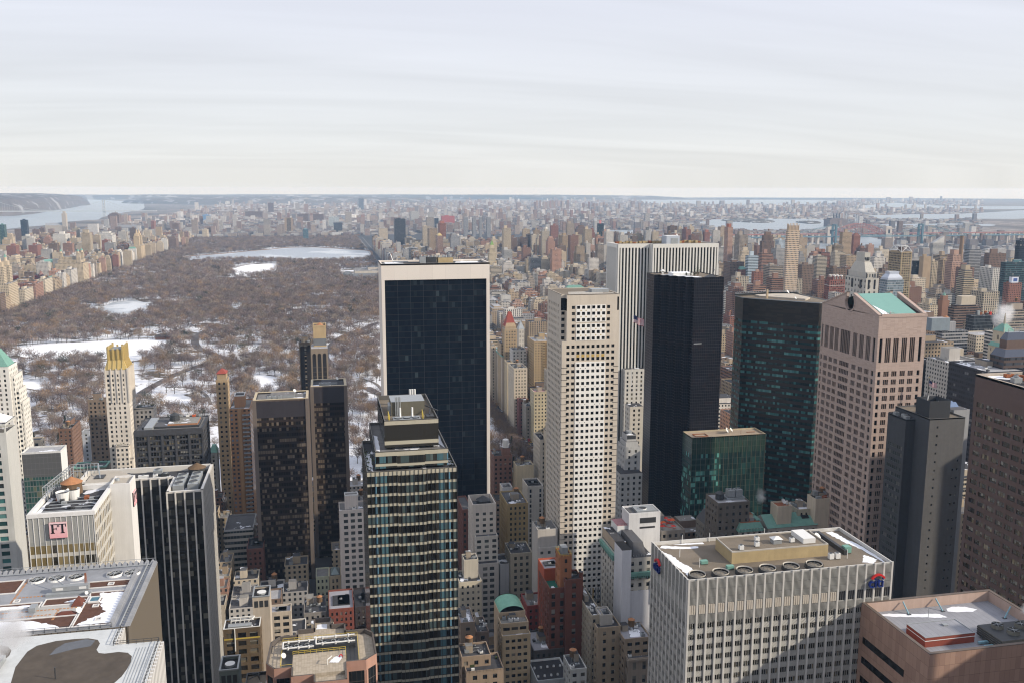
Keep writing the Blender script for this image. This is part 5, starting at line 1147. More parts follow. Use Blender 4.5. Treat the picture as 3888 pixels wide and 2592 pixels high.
 (197.6,203.6,978.3,994.8,70,(0.46,0.38,0.26),(3.4,3.6,1.4,1.9),'g','flat','apartment_block','apartment building','narrow tan house between the green corniced and the cream avenue blocks','fa46e'),
 (206.9,220.7,885.7,903.7,56,(0.5,0.43,0.29),(3.4,3.7,1.4,2),'g','pinkroof','apartment_block','apartment building','pale yellow block with a pink roof below the tan brick slab','fa46f'),
 (222.5,228.5,892.4,908.4,76,(0.38,0.33,0.26),(3.4,3.7,1.4,2),'g','flat','apartment_block','apartment building','grey tan block between tan brick slab and cream tower','fa46g'),
 (198.7,208,922.1,932.3,40,(0.2,0.09,0.08),(3.4,3.7,1.4,2),'g','dark','house','house','small dark red house on the avenue below the cream apartment house','fa46h'),
 (202.3,210.1,902,928.9,38,(0.3,0.27,0.23),(3.4,3.7,1.4,2),'g','clutter','house','house','low grey house with a planted roof below the small red house','fa46i'),
 (197,203,1074.1,1094.1,72,(0.5,0.42,0.32),(3.4,3.7,1.4,2),'g','clutter','apartment_block','apartment building','cream house touching the white framed slab, far up the avenue','fa47'),
 (205.6,220.6,1033.8,1049.8,98,(0.36,0.27,0.17),(3.2,3.5,1.3,1.8),'g','steep','hotel_tower','hotel','tan stepped hotel tower with a steep dark red roof','sh48'),
 (203.1,222.9,1044.6,1064.6,80,(0.38,0.29,0.19),(3.2,3.5,1.3,1.8),'g','none','hotel_tower','hotel','+sh48','sh48b'),
 (258.1,265.8,1198.9,1210.9,72,(0.5,0.46,0.4),(4,6,1,3.6),'g','spire','church_tower','church tower','pale church tower with a grey pyramid spire','tp48'),
 (461.1,493.5,555.9,597.6,132,(0.045,0.045,0.055),(2,3.6,0,0),'darkoff','clutterS','office_tower','office tower','black office block with a flat cluttered roof, left of the brown granite tower','dk50'),
 (481.8,511.5,566,580.3,140,(0.12,0.095,0.085),(2,3.6,0,0),'ribbonD','stepdark','office_tower','office tower','brown stepped office tower with sloping glass tops at the right edge','st51'),
 (560.6,574.8,661.8,678.7,128,(0.5,0.43,0.32),(5,5,1.4,2.2),'g','greenpyr','hotel_tower','hotel','cream tower with green copper roofs at the right edge','cr52'),
 (494.6,503.8,672.8,688.8,118,(0.02,0.022,0.028),(2,3.6,0,0),'plain','flat','office_tower','office tower','narrow black tower between the pediment tower and the dark grey tower','dk55'),
 (663.9,681.6,1025.3,1071.6,150,(0.48,0.46,0.41),(7,7,2.4,3.4),'g','ritz','office_tower','office tower','white limestone tower with sloping shoulders and a square top','rz56'),
 (816.7,844.9,1363.8,1379.8,112,(0.24,0.1,0.08),(3.6,3.8,2,2.4),'g','arches','apartment_tower','apartment tower','red brick tower with white round arched gables','ra57'),
 (842.2,859.8,1214.7,1246.1,168,(0.34,0.27,0.17),(3.6,3.6,2.6,2.2),'g','frame','apartment_tower','apartment tower','tan gridded tower with a white space frame around a brown drum','tg58'),
 (811.9,839,1200.3,1219.1,128,(0.3,0.36,0.4),(2.4,3.6,0,0),'blueglass','whitecrown','apartment_tower','apartment tower','glass tower topped by a white chamfered crown','gc59'),
 (752.4,773.9,1391.5,1398.5,192,(0.52,0.42,0.31),(2,3.3,0,0),'baywin','crownfins','apartment_tower','apartment tower','tall cream tower with stacked bay windows and a finned crown','cb60'),
 (-69.7,-50.9,605.8,635.8,36,(0.44,0.43,0.42),(2,3.9,0,0),'ribbonA','flat','parking_block','parking building','pale low block with dark ribbon openings in the street gap left of the bronze slabs','park9'),
 (-53.9,-43.4,584.5,606.5,30,(0.15,0.07,0.055),(3,3.6,1.3,1.9),'g','dark','town_house','town house','dark brick house at the left foot of the bronze slabs','brk9'),
]
slate = solid('slate',(.085,.085,.09),.6,.3,.8);pinkroof = solid('pink_roof',(.40,.21,.22),.9,.3,.3);redt = solid('red_tile',(.27,.06,.045),.8,.2,.6)
gold = solid('gold_roof',(.52,.39,.15),.5,.2,.6,.5,.2);grn_t = solid('green_turf',(.02,.13,.09),.95,.15,.5);blueaw = solid('blue_awning',(.02,.04,.13),.8)
g = NG('barrel_copper');u,v = g.uv();MATS['barrel_copper'] = g.fin(g.mix(g.m('LESS_THAN',g.m('FRACT',g.m('DIVIDE',u,1.1)),.12),g.var((.19,.40,.29),.3,.3),(.10,.24,.19)),.6,.3)
glz = solid('glazing',(.16,.21,.21),.15,.3,.8,.5);awn = solid('red_parasol',(.50,.035,.02),.8,.1);orn = solid('orange_awning',(.50,.10,.03),.8,.1)

def roof(kind,t,x0,x1,y0,y1,z,rng,col):
    w,d,cx,cy = x1-x0,y1-y0,(x0+x1)/2,(y0+y1)/2;m = MB(col)
    R = lambda f: rng.uniform(*f)
    def done(name='roof_piece',label=None): t.part(name,m,label)
    if kind in ('clutter','rusty','rust','clutterS'):
        clutter(t,x0,x1,y0,y1,z,rng)
        if kind[:4] == 'rust':
            for i in range(7): x,y = x0+w*R((.1,.7)),y0+d*R((.1,.6));m.box(x,x+w*R((.1,.25)),y,y+R((1,3)),z,z+R((.6,1.8)),rng.choice((rust,rust,metal_g)))
            for i in range(2): m.box(x0+w*(.15+.5*i),x0+w*(.35+.5*i),y0+d*.5,y0+d*.75,z+1,z+4,metal_g)
            done('roof_plant')
        if kind == 'clutterS': snow_patch(m,[(x0+3,y1-4),(x0+w*.4,y1-3),(x0+w*.3,y1-d*.3),(x0+4,y1-d*.4)],z+.03,3,1);done('snow_patch')
    elif kind == 'box': m.box(cx-w*.25,cx+w*.2,cy-d*.1,cy+d*.35,z,z+5,masonry,roof_tar);done('bulkhead');clutter(t,x0,x1,y0,cy,z,rng,3,.4)
    elif kind == 'rim':
        m.box(x0+3,x1-3,y0+9,y1-5,z,z+1.4,metal_d,roof_tar);m.box(x0+w*.45,x1-4,y0+10,y1-9,z+1.4,z+2.4,terra,roof_tar);m.box(x0+5,x0+10,y0+4,y1-6,z,z+2.2,metal_g);done('roof_deck')
        tank(t,cx+1,y0+d*.55,z+1.4,3.2,3.8,.8,metal_d,metal_d)
        for i in range(4): ac_unit(t,cx+4+i*4,y1-9,z+2.4,2,1.6,1.6,1,rng.choice((white_p,orn,metal_g)))
    elif kind == 'hip': m.box(x0+1,x1-1,y0+1,y1-1,z,z+4.5,masonry);m.hip(x0+.4,x1-.4,y0+.4,y1-.4,z+4.5,z+8,redt);done('hip_roof','small red tiled pyramid roof')
    elif kind == 'pent': m.box(cx-w*.28,cx+w*.22,y0+d*.25,y0+d*.6,z,z+8.5,masonry,roof_tar);m.rim(cx-w*.28,cx+w*.22,y0+d*.25,y0+d*.6,z+8.5,z+9.2,.4,white_p);done('bulkhead');clutter(t,x0,x1,y0,y1,z,rng,3,0)
    elif kind == 'bz':
        tb = solid('tan_coping',(.46,.39,.27),.8,.1);m.rim(x0-.1,x1+.1,y0-.1,y1+.1,z+.8,z+1.1,1.6,tb);m.sheet(rect(x0+2,x1-2,y0+2,y1-2),z+.03,roof_tar);m.box(x0+w*.3,x0+w*.75,y0+d*.35,y0+d*.8,z,z+1.6,metal_g,roof_tar);done('roof_deck')
        for i in range(3): ac_unit(t,x0+w*(.28+.1*i),y0+d*.22,z,2.4,2,2.2,1)
        dish(t,x0+w*.75,y0+d*.6,z+1.6,1.2)
        m = MB(col);pc = solid('corner_pier',(.155,.125,.105),.7,.1)
        for xa in (x0-.6,x1-1.8): m.box(xa,xa+2.4,y0-.5,y0+2,0,z+.8,pc)
        m.box(x1-.02,x1+.35,y0+2,y1,0,z+.8,pc);m.box(x0+1.8,x1-1.8,y0-.12,y0+.0,z-11,z-.3,solid('louvre_dark',(.035,.03,.035),.7));t.part('corner_pier',m)
    elif kind == 'barrel':
        n = 12;r = w*.5
        for i in range(n):
            a,b = math.pi*i/n,math.pi*(i+1)/n;A,B = (cx+r*math.cos(a),z+r*.62*math.sin(a)),(cx+r*math.cos(b),z+r*.62*math.sin(b));m.quad((A[0],y0+.6,A[1]),(A[0],y1,A[1]),(B[0],y1,B[1]),(B[0],y0+.6,B[1]),MATS['barrel_copper'])
        done('barrel_roof','green copper barrel roof');m = MB(col)
        for xa in (x0-.2,x1-.6):
            m.face([(cx+(r+.3)*math.cos(math.pi*i/10),y1+.02,z+(r+.3)*.64*math.sin(math.pi*i/10)) for i in range(11)],masonry)
        m.box(x0,x1,y0,y0+.8,z,z+1.2,masonry);done('gable_wall')
    elif kind == 'arcade':
        for k in range(5): m.box(x0+.3+k*(w-1)/4.0,x0+.9+k*(w-1)/4.0,y0+.3,y0+1,z,z+4,masonry)
        m.box(x0,x1,y0,y1,z+4,z+5,masonry,roof_tar);m.hip(x0+.5,x1-.5,y0+3,y1-1,z+5,z+8,white_p,.5,.5,.6);done('arcade')
    elif kind == 'greenrim': m.rim(x0-.8,x1+.8,y0-.8,y1+.8,z+.2,z+1.2,1.4,copper);done('cornice','green copper cornice');clutter(t,x0+1.5,x1-1.5,y0+1.5,y1-1.5,z,rng)
    elif kind == 'greenhip': m.hip(x0-.3,x1+.3,y0-.3,y1+.3,z,z+5,copper,.5,.5,.4);done('hip_roof','green copper roof')
    elif kind == 'hipglass': m.box(x0+1,x1-1,y0+1.5,y1-1,z,z+1,metal_d);m.hip(x0+1,x1-1,y0+1.5,y1-1,z+1,z+3.4,glz,.5,.5,.2);done('skylight')
    elif kind in ('grey','dark'):
        mt = solid('grey_membrane',(.30,.30,.325),.85,.2,.3) if kind == 'grey' else solid('black_roof',(.03,.03,.034),.9,.3,.4)
        m.sheet(rect(x0+.35,x1-.35,y0+.35,y1-.35),z+.04,mt)
        for k in range(3): m.box(x0+w*R((.15,.8)),x0+w*R((.82,.86)),y0+d*R((.2,.7)),y0+d*R((.71,.75)),z+.05,z+.7,metal_d)
        done('roof_membrane');ac_unit(t,cx,cy,z,1.6,1.4,1.2)
    elif kind == 'pipes':
        for k in range(2): m.tube((x0+2+k,y1-1.5-k*3.2,z+2.4),(x1-3,y1-1.5-k*3.2,z+2.4),.3,white_p,7);
        m.tube((x1-3,y1-1.5,z+2.4),(x1-4,y1-5,z+2.4),.3,white_p,7)
        for k in range(5): m.tube((x0+3+k*2,y1-1.5,z+2.4),(x0+3+k*2,y1-1.5,z+.4),.22,white_p,6);m.tube((x0+3+k*2,y1-4.7,z+2.4),(x0+3+k*2,y1-4.7,z+.4),.22,white_p,6)
        done('white_pipe');m = MB();m.box(x0+2,x1-4,y0+1,y1-5.5,z,z+1.5,metal_g);done('cooling_unit')
        m = MB();m.rim(x0,x1,y0,y1,z+.8,z+1.1,.5,white_p);m.tube((x0+5,y0-.3,z-10),(x0+5,y0-.3,z+.8),.28,white_p,6);m.box(x0+.2,x1-.2,y0-.12,y0-.02,z-4.4,z-3.8,yellow);done('parapet_cap')
    elif kind == 'well': m.rim(x0-.1,x1+.1,y0-.1,y1+.1,z+.8,z+1.3,.6,metal_g);m.sheet(rect(x0+.6,x1-.6,y0+.6,y1-.6),z+.05,black);m.cyl(cx,cy,z+.05,z+.9,min(w,d)*.3,min(w,d)*.28,metal_g,12,white_p);done('roof_well');m = MB();[m.box(x0+w*(.1+.3*k),x0+w*(.32+.3*k),y0-.08,y0,z-4.2,z-1,metal_d) for k in range(3)];t.part('louvre',m)
    elif kind == 'gravel':
        m.sheet(rect(x0+.4,x1-.4,y0+.4,y1-.4),z+.04,roof_gravel);snow_patch(m,[(cx-1.5,y0+2.5),(cx+1,y0+2),(cx+1.5,y0+5),(cx-.8,y0+5)],z+.06,4,.4);snow_patch(m,[(x1-1.4,y0+1),(x1-.5,y0+1),(x1-.5,y1-2),(x1-1.1,y1-4)],z+.06,4,.3)
        for a,b in (((x0+1,y0+6),(cx,y0+8.5)),((cx,y0+8.5),(cx+.6,y0+7)),((x0+1,y1-2),(cx,y1-1)),((cx,y1-1),(cx+.5,y1-2.6))): m.tube((*a,z+1.4),(*b,z+1.4),.18,metal_d);m.tube((*b,z),(*b,z+1.4),.12,metal_d)
        m.rim(x0,x1,y0,y1,z,z+1.2,.4,metal_d);done('roof_frame')
    elif kind == 'terrace':
        m.sheet(rect(x0+.4,x1-.4,y0+.4,y1-.4),z+.04,tanp);snow_patch(m,[(x0+.8,y1-2),(x0+1.6,y1-5),(cx,y1-9),(cx-.6,y0+9),(x0+1.2,y0+4),(cx+.8,y0+2.5),(x1-1,y0+6),(x1-1.6,y0+13),(cx+.4,y1-7.5),(x0+2.6,y1-4)],z+.06,4,.5)
        m.rail([(x0,y1),(x1,y1),(x1,y0)],z,1.6,metal_d,.07,1.2);done('roof_terrace')
    elif kind == 'tankwell': m.rim(x0,x1,y0,y1,z,z+4,.5,masonry);done('parapet');tank(t,cx+1,cy+1,z,4.2,3.2,.2,metal_d,metal_d)
    elif kind in ('tank','tank2'):
        if kind == 'tank': m.rail([(x0,y0),(x1,y0),(x1,y1),(x0,y1),(x0,y0)],z,1.6,yellow,.09,1.4);done('railing');ac_unit(t,cx,cy,z,w*.55,d*.5,4,0)
        else:
            tank(t,x0+w*.25,cy,z,2.7,3.4,.6,metal_d,metal_d)
            for k in range(2): ac_unit(t,x0+w*(.58+.24*k),cy,z+1.4,4.2,4.5,4.4,2)
            m.box(x0+w*.42,x1,cy-3,cy+3,z,z+1.3,metal_g);done('plant_deck')
    elif kind == 'greenterr': m.sheet(rect(x0+.6,x0+w*.62,y0+.6,y0+d*.55),z+.05,grn_t);snow_patch(m,[(x0+2,y0+3),(x0+4,y0+3.5),(x0+3.6,y0+6),(x0+2.2,y0+5.5)],z+.07,3,.3);m.rim(x0,x1,y0,y1,z+.7,z+1.6,.5,masonry);done('roof_terrace','green turfed roof terrace');m = MB((.17,.065,.045));m.cyl(x1-1,y0+1,z,z+9,1.2,1.2,masonry,10,roof_tar);done('turret')
    elif kind == 'snowy': m.sheet(rect(x0+.4,x1-.4,y0+.4,y1-.4),z+.04,solid('grey_membrane',(.30,.30,.325)));snow_patch(m,[(x0+w*.3,y0+d*.2),(x0+w*.7,y0+d*.15),(x0+w*.8,y0+d*.6),(x0+w*.5,y0+d*.8)],z+.07,4,.8);done('roof_membrane');clutter(t,x0,x1,y0,y1,z,rng,3,.3)
    elif kind == 'mansard':
        a = [(x0+7,y0),(x1-3.5,y0),(x1-3.5,y1-6),(x0+7,y1-6)];b = [(x0+8,y0+3.5),(x1-4.5,y0+3.5),(x1-4.5,y1-8),(x0+8,y1-8)];m.frus(a,z,b,z+7,slate,slate)
        for k in range(6): m.box(x0+7.3+k*1.4,x0+7.45+k*1.4,y0+.2,y0+.5,z,z+1.4,metal_g)
        done('mansard_roof','grey slate mansard');m = MB((.62,.62,.62));wb = solid('whitewashed_brick',(.66,.66,.68),.85,.06,.4);m.box(x0-.6,x0+4.4,y0-4.5,y0+8,0,z+6.5,wb,black);m.box(x0+4.4,x1+.05,y0-.12,y0-.02,0,z-18,wb);done('party_wall','blank white party wall')
        m = MB();
        for xa,xb,ya,yb,zz in ((x0+4.5,x1+1.2,y0-1.6,y0+.2,z-9.5),(x0-1.6,x0+.0,y0+8,y1+.5,z-3)):
            m.box(xa,xb,ya,yb,zz,zz+1.8,copper)
            for k in range(int(max(xb-xa,yb-ya)/1.2)):
                if xb-xa > yb-ya: m.box(xa+k*1.2+.2,xa+k*1.2+.7,ya+.1,yb,zz-1.2,zz,copper)
                else: m.box(xa+.1,xb,ya+k*1.2+.2,ya+k*1.2+.7,zz-1.2,zz,copper)
        done('cornice','green copper cornice');m = MB((.45,.36,.26));m.box(x0+.5,x0+6,y0+9,y1,z,z+5.5,masonry,roof_tar);done('roof_storey')
        m = MB();m.box(x1-1.2,x1-.4,y0-.5,y0-.13,z-26,z-13,solid('blue_sheeting',(.03,.13,.36),.6));done('sheeting','blue plastic sheeting')
    elif kind == 'fanbox':
        m.box(x0+w*.3,x1-1,y0+2,y1-1,z,z+1,metal_g);m.cyl(x0+w*.55,cy,z+1,z+1.5,2.2,2.1,white_p,14,metal_d);m.box(x0+w*.35,x1-2.5,y0-.08,y0,z-5,z-2,metal_d);m.box(x0+w*.35,x1-3,y0-.08,y0,z-8,z-7,metal_d);done('plant_deck')
        m = MB();m.box(x0-6,x0,y0+1,y1,z-14,z-6,white_p,pinkroof);m.rail([(x0-6,y0+1),(x0,y0+1)],z-6,1.2,metal_d,.07);done('roof_stage')
    elif kind == 'redterr':
        for i in range(9): x,y = x0+w*R((.1,.9)),y0+d*R((.1,.9));m.tube((x,y,z),(x,y,z+2.2),.06,metal_d,4);m.hip(x-1.3,x+1.3,y-1.3,y+1.3,z+2.0,z+2.7,awn if i % 3 else orn)
        for i in range(6): m.tube((x0+w*R((.1,.9)),y0+d*R((.1,.9)),z),(x0+w*R((.1,.9)),y0+d*.5,z+.2),.2,awn,4)
        done('parasol');m = MB();m.box(x0,x0+w*.55,y1-6,y1,z,z+3.5,metal_g);m.hip(x0-.2,x0+w*.55+.2,y1-6.2,y1+.2,z+3.5,z+5,solid('pergola',(.30,.27,.22)),.5,.5,.7);done('pavilion')
    elif kind == 'terrace2':
        for i in range(12): x,y = x0+w*R((.1,.9)),y0+d*R((.1,.8));m.box(x,x+R((.5,2)),y,y+.7,z,z+R((.5,1.2)),rng.choice((hedge,hedge,terra,white_p)))
        m.rail([(x0,y0),(x1,y0),(x1,y1)],z,1.1,metal_d,.06,1.4);done('planter')
    elif kind == 'fans':
        m.sheet(rect(x0+.5,x1-.5,y0+.5,y1-.5),z+.04,solid('black_roof',(.03,.03,.034)));m.rim(x0,x1,y0,y1,z,z+.9,.4,white_p)
        for i in range(10): m.cyl(x0+w*(.1+.2*(i % 5)),y0+d*(.25+.4*(i//5)),z,z+.9,.6,.5,white_p,10,metal_g)
        for k in range(9): m.box(x0+k*w/9,x0+k*w/9+.12,y0-.12,y0,0,z,metal_g)
        done('roof_vent')
    elif kind == 'slate': m.frus(rect(x0,x1,y0,y1),z,rect(x0+3,x1-3,y0+4,y1-4),z+7,slate,roof_tar);[m.box(x0+w*(.2+.12*k),x0+w*(.2+.12*k)+.8,y0+2.4,y0+2.6,z+3.6,z+4.2,white_p) for k in range(4)];done('mansard_roof','dark slate roof');ac_unit(t,x0+w*.7,cy,z+7,3,2,1.8,2)
    elif kind == 'copper':
        m.frus(rect(x0-.6,x1+.6,y0-.6,y1+.6),z-1.5,rect(x0+1.5,x1-1.5,y0+1.8,y1-1.5),z+3.2,copper,rust)
        for k in range(8): m.box(x0+k*w/8+.3,x0+k*w/8+1.0,y0-.9,y0-.5,z-1.6,z+.4,copper)
        done('mansard_roof','green copper cornice and roof');m = MB((.50,.43,.32));m.box(x0+w*.3,x0+w*.7,y0+5,y0+11,z+3.2,z+7,masonry,rust)
        for i in range(8): x = x0+w*R((.2,.9));m.box(x,x+R((1,3)),y0+R((3,12)),y0+14,z+3.2,z+R((3.8,5)),rng.choice((rust,rust,copper,metal_g)))
        done('roof_plant')
    elif kind == 'dish': m.sheet(rect(x0+.4,x1-.4,y0+.4,y1-.4),z+.05,rust);done('roof_deck');dish(t,cx+1.5,cy,z,1.7,2.7);ac_unit(t,x1-1,cy,z,1.2,1,2.4,0,white_p)
    elif kind == 'greengable':
        m.quad((x0-.5,y0-.5,z),(x1+.5,y0-.5,z),(x1+.5,cy,z+5.5),(x0-.5,cy,z+5.5),copper);m.quad((x1+.5,y1+.5,z),(x0-.5,y1+.5,z),(x0-.5,cy,z+5.5),(x1+.5,cy,z+5.5),copper)
        m.face([(x0-.5,y1+.5,z),(x0-.5,y0-.5,z),(x0-.5,cy,z+5.5)],masonry);m.face([(x1+.5,y0-.5,z),(x1+.5,y1+.5,z),(x1+.5,cy,z+5.5)],masonry);m.quad((x1-8,y0+4,z+2.9),(x1-3,y0+4,z+2.9),(x1-3,y0+7.5,z+5.2),(x1-8,y0+7.5,z+5.2),black);done('gable_roof','green copper gable roof');m = MB();m.tube((cx+4,y1,z+4),(cx+9,y1+2,z+7),1.3,metal_g,8);done('duct')
    elif kind == 'coolers':
        for k in range(3): ac_unit(t,x0+w*(.2+.27*k),y0+d*.45,z+3,4,4.5,4.5,1)
        m.box(x0+2,x1-1,y0+d*.25,y0+d*.7,z,z+3,masonry,roof_tar);done('plant_deck');tank(t,x1-2,y0+4,z,1.7,2.4,1.4)
        m = MB(col)
        for k in range(int(w/2)): m.box(x0+k*2,x0+k*2+.6,y0-.4,y0,z-30,z+1.2,masonry)
        done('buttress')
    elif kind == 'crown': m.box(x0+1.2,x1-1.2,y0+1.5,y1-1.5,z,z+4,masonry,roof_tar);m.box(x0+2.2,x1-2.2,y0+3,y1-3,z+4,z+8.5,masonry,roof_tar);m.box(x0+2.4,x1-2.4,y0+2.9,y0+3,z+5.5,z+8,metal_d);m.cyl(cx,cy,z+8.5,z+10,2,2,metal_g,10,metal_g);done('crown')
    elif kind == 'whitetank': m.box(x1-7,x1-1,y0+2,y0+8,z,z+6,masonry,roof_tar);done('bulkhead');m = MB();m.cyl(x1-4,y0+5,z+6,z+12,2.3,2.3,white_p,14);m.cyl(x1-4,y0+5,z+12,z+13,2.3,.2,white_p,14);done('water_tank','big white water tank');clutter(t,x0,x1-8,y0,y1,z,rng,4,0)
    elif kind == 'minaret':
        m.box(x0+.5,x1-.5,y0+.4,y0+4,z,z+6,masonry);m.box(x0+.1,x1-.1,y0,y0+4.4,z-1.5,z-.4,masonry);m.cyl(cx,y0+2.2,z+6,z+12,1.5,1.3,masonry,8);m.cyl(cx,y0+2.2,z+12,z+13,1.7,1.7,masonry,8);m.cyl(cx,y0+2.2,z+13,z+18,1.1,.7,masonry,8);m.cyl(cx,y0+2.2,z+18,z+20,.9,.1,masonry,8);done('spire')
    elif kind == 'bulk':
        m.box(cx-1,cx+5,cy-2,cy+6,z,z+7,masonry,roof_tar);done('bulkhead');clutter(t,x0,x1,y0,y1,z,rng,4,0)
        m = MB((.40,.29,.16));bal = MB()
        m.box(x0+w*.46,x1+.02,y0-.05,y0+.1,0,z-.2,solid('balcony_wall',(.30,.21,.11),.9))
        zz = z-3
        while zz > 15:
            for k in range(3): bal.box(x0+w*(.48+.18*k),x0+w*(.58+.18*k),y0-1.3,y0-.06,zz-.3,zz+.8,solid('balcony_tan',(.50,.37,.19),.8));bal.box(x0+w*(.49+.18*k),x0+w*(.57+.18*k),y0-.12,y0-.05,zz+.8,zz+2.2,pane)
            zz -= 3
        t.part('balcony_bay',m);t.part('balcony',bal)
    elif kind == 'pinkroof': m.sheet(rect(x0+.5,x1-.5,y0+.5,y1-.5),z+.05,pinkroof);m.rim(x0-.3,x1+.3,y0-.3,y1+.3,z+.8,z+1.4,.6,masonry);done('roof_membrane','dusty pink roof');clutter(t,x0,x1,y0,y1,z,rng,2,0)
    elif kind == 'steep':
        m.box(x0+1,x1-1,y0+1,y1-1,z,z+3,masonry);m.frus(rect(x0+1,x1-1,y0+1,y1-1),z+3,rect(cx-1.6,cx+1.6,cy-1.2,cy+1.2),z+20,redt,copper)
        m.face([(x0+1,y0+.95,z+3),(x1-1,y0+.95,z+3),(cx,cy-1.4,z+19)],masonry);done('steep_roof','steep dark red roof')
    elif kind == 'spire': m.hip(x0-.3,x1+.3,y0-.3,y1+.3,z,z+11,metal_g);done('spire','grey pyramid spire')
    elif kind == 'stepdark':
        bz = solid('dark_glass_slope',(.06,.07,.10),.15,.15,.5,.5)
        m.frus(rect(x0,x1,y0,y1),z,rect(x0+4,x1,y0+4,y1),z+5,bz,solid('brown_stone',(.13,.09,.075)));m.box(x0+7,x1,y0+7,y1,z+5,z+11,solid('brown_stone',(.13,.09,.075)));m.frus(rect(x0+7,x1,y0+7,y1),z+11,rect(x0+11,x1,y0+11,y1),z+16,bz,metal_g);m.rail([(x0+11,y0+11),(x1,y0+11)],z+16,3,metal_g,.2,4);done('sloped_top')
    elif kind == 'greenpyr':
        m.frus(rect(x0-.6,x1+.6,y0-.6,y1+.6),z,rect(x0+1.5,x1-1.5,y0+1.5,y1-1.5),z+3,copper,copper);done('eave_roof','green copper eaves');m = MB(col);a0,a1,b0,b1 = x0+1.8,x1-1.8,y0+2,y1-2
        m.box(a0,a1,b0,b1,z+3,z+13,masonry);[m.box(a0+(a1-a0)*.5-.8+k*1.0,a0+(a1-a0)*.5-.2+k*1.0,b0-.06,b0,z+5.5,z+9.5,pane_d) for k in range(2)];[m.box(a0-.06,a0,(b0+b1)/2-1+k*1.1,(b0+b1)/2-.4+k*1.1,z+5.5,z+9.5,pane_d) for k in range(2)];done('lantern_storey')
        m = MB();m.hip(a0-.5,a1+.5,b0-.5,b1+.5,z+13,z+19,copper,.5,.5,.25);m.cyl(cx,cy,z+19,z+28,1.2,.25,solid('stone_finial',(.45,.40,.32)),8)
        for x,y in ((a0,b0),(a1,b0),(a0,b1),(a1,b1)): m.cyl(x,y,z+12,z+17,.6,.15,solid('stone_finial',(.45,.40,.32)),6)
        done('pyramid_roof','green copper pyramid roof')
    elif kind == 'ritz':
        sp = solid('white_limestone',(.47,.45,.40),.85,.1,.2)
        q = lambda k,g_: rect(x0+w*k,x1-w*k,y0+d*g_,y1-d*g_)
        m.frus(q(.08,.06),z,q(.08,.06),z+7,sp,sp);m.frus(q(.12,.12),z+7,q(.24,.27),z+19,sp,sp);m.frus(q(.28,.3),z+19,q(.28,.3),z+31,sp,roof_tar);m.box(x0+w*.25,x0+w*.3,y0+d*.27,y0+d*.4,z+19,z+22,sp);[m.box(x0+w*(.3+.14*k),x0+w*(.36+.14*k),y0+d*.28,y0+d*.31,z+21,z+25,pane) for k in range(3)];[m.box(x0+w*(.15+.2*k),x0+w*(.21+.2*k),y0+d*.055,y0+d*.07,z+1,z+5,pane) for k in range(4)];done('stepped_top','sloping limestone top')
        
        for a,b in ((x0+1,y0+1),(x1-1,y0+1),(x0+1,y1-3),(x0+w*.25,y0+d*.27),(x1-w*.25,y0+d*.27)): m = MB();m.cyl(a,b,z,z+7,1.0,.6,metal_d,6,metal_d);done('urn')
        m = MB();[m.box(x0+w*a,x0+w*(a+.14),y0-.2,y0+.4,z-14,z-2,pane) for a in (.16,.62)];[m.box(x0-.2,x0+.2,y0+d*a,y0+d*(a+.1),z-14,z-3,pane) for a in (.2,.6)];done('window')
    elif kind == 'arches':
        for ya in (y0,y1-3):
            for k in range(3):
                a = x0+w*(.18+.22*k)+1;m.box(a,a+w*.2,ya,ya+3,z,z+7,masonry);m.cyl(a+w*.1,ya+1.5,z+7,z+9,w*.1,w*.06,solid('white_trim',(.62,.58,.54)),10,roof_tar);m.box(a+w*.05,a+w*.15,ya-.1,ya,z+1.5,z+7,solid('white_trim',(.62,.58,.54)));m.box(a+w*.07,a+w*.13,ya-.2,ya-.1,z+1.5,z+6,pane)
        m.rim(x0-.3,x1+.3,y0-.3,y1+.3,z-8.5,z-7.8,.5,solid('white_trim',(.62,.58,.54)));m.box(x0+3,x1-3,y0+3,y1-3,z,z+5,masonry,roof_tar);done('arched_gable')
    elif kind == 'frame':
        m.cyl(cx,cy,z,z+8,w*.24,w*.24,solid('brown_drum',(.10,.06,.045),.7),16,roof_tar);done('roof_drum','brown drum');m = MB()
        P4 = [(x0,y0),(x1,y0),(x1,y1),(x0,y1)];Q4 = [(cx-w*.3,cy-d*.3),(cx+w*.3,cy-d*.3),(cx+w*.3,cy+d*.3),(cx-w*.3,cy+d*.3)]
        for i in range(4): j = (i+1) % 4;m.tube((*Q4[i],z+9),(*Q4[j],z+9),.45,white_p);m.tube((*P4[i],z),(*Q4[i],z+9),.45,white_p);m.tube((*P4[i],z),(*Q4[j],z+9),.35,white_p);m.tube((*P4[j],z),(*Q4[i],z+9),.35,white_p)
        done('space_frame','white space frame')
    elif kind == 'whitecrown': wc = solid('white_crown',(.48,.52,.60),.6,.12);q = lambda k: [(x0+w*k,y0+d*k),(x1-w*k,y0+d*k),(x1-w*k,y1-d*k),(x0+w*k,y1-d*k)];m.frus(q(.06),z,q(.06),z+3,wc);m.frus(q(.06),z+3,q(.22),z+8,wc);m.frus(q(.22),z+8,q(.2),z+12,wc,roof_tar);done('crown','white chamfered crown')
    elif kind == 'crownfins':
        ct = solid('crown_cream',(.54,.43,.32),.8,.1);m.box(x0+1.5,x1-1.5,y0+1,y1-1,z,z+9,ct,roof_tar)
        for k in range(8): a = x0+1.5+k*(w-3.6)/7;m.box(a,a+.8,y0+.4,y0+1.2,z,z+13-(abs(k-3.5) > 3)*2,ct)
        for k in range(4): m.box(x0+.9,x0+1.7,y0+1.5+k*(d-3)/3.5,y0+2.2+k*(d-3)/3.5,z,z+12,ct)
        done('finned_crown')

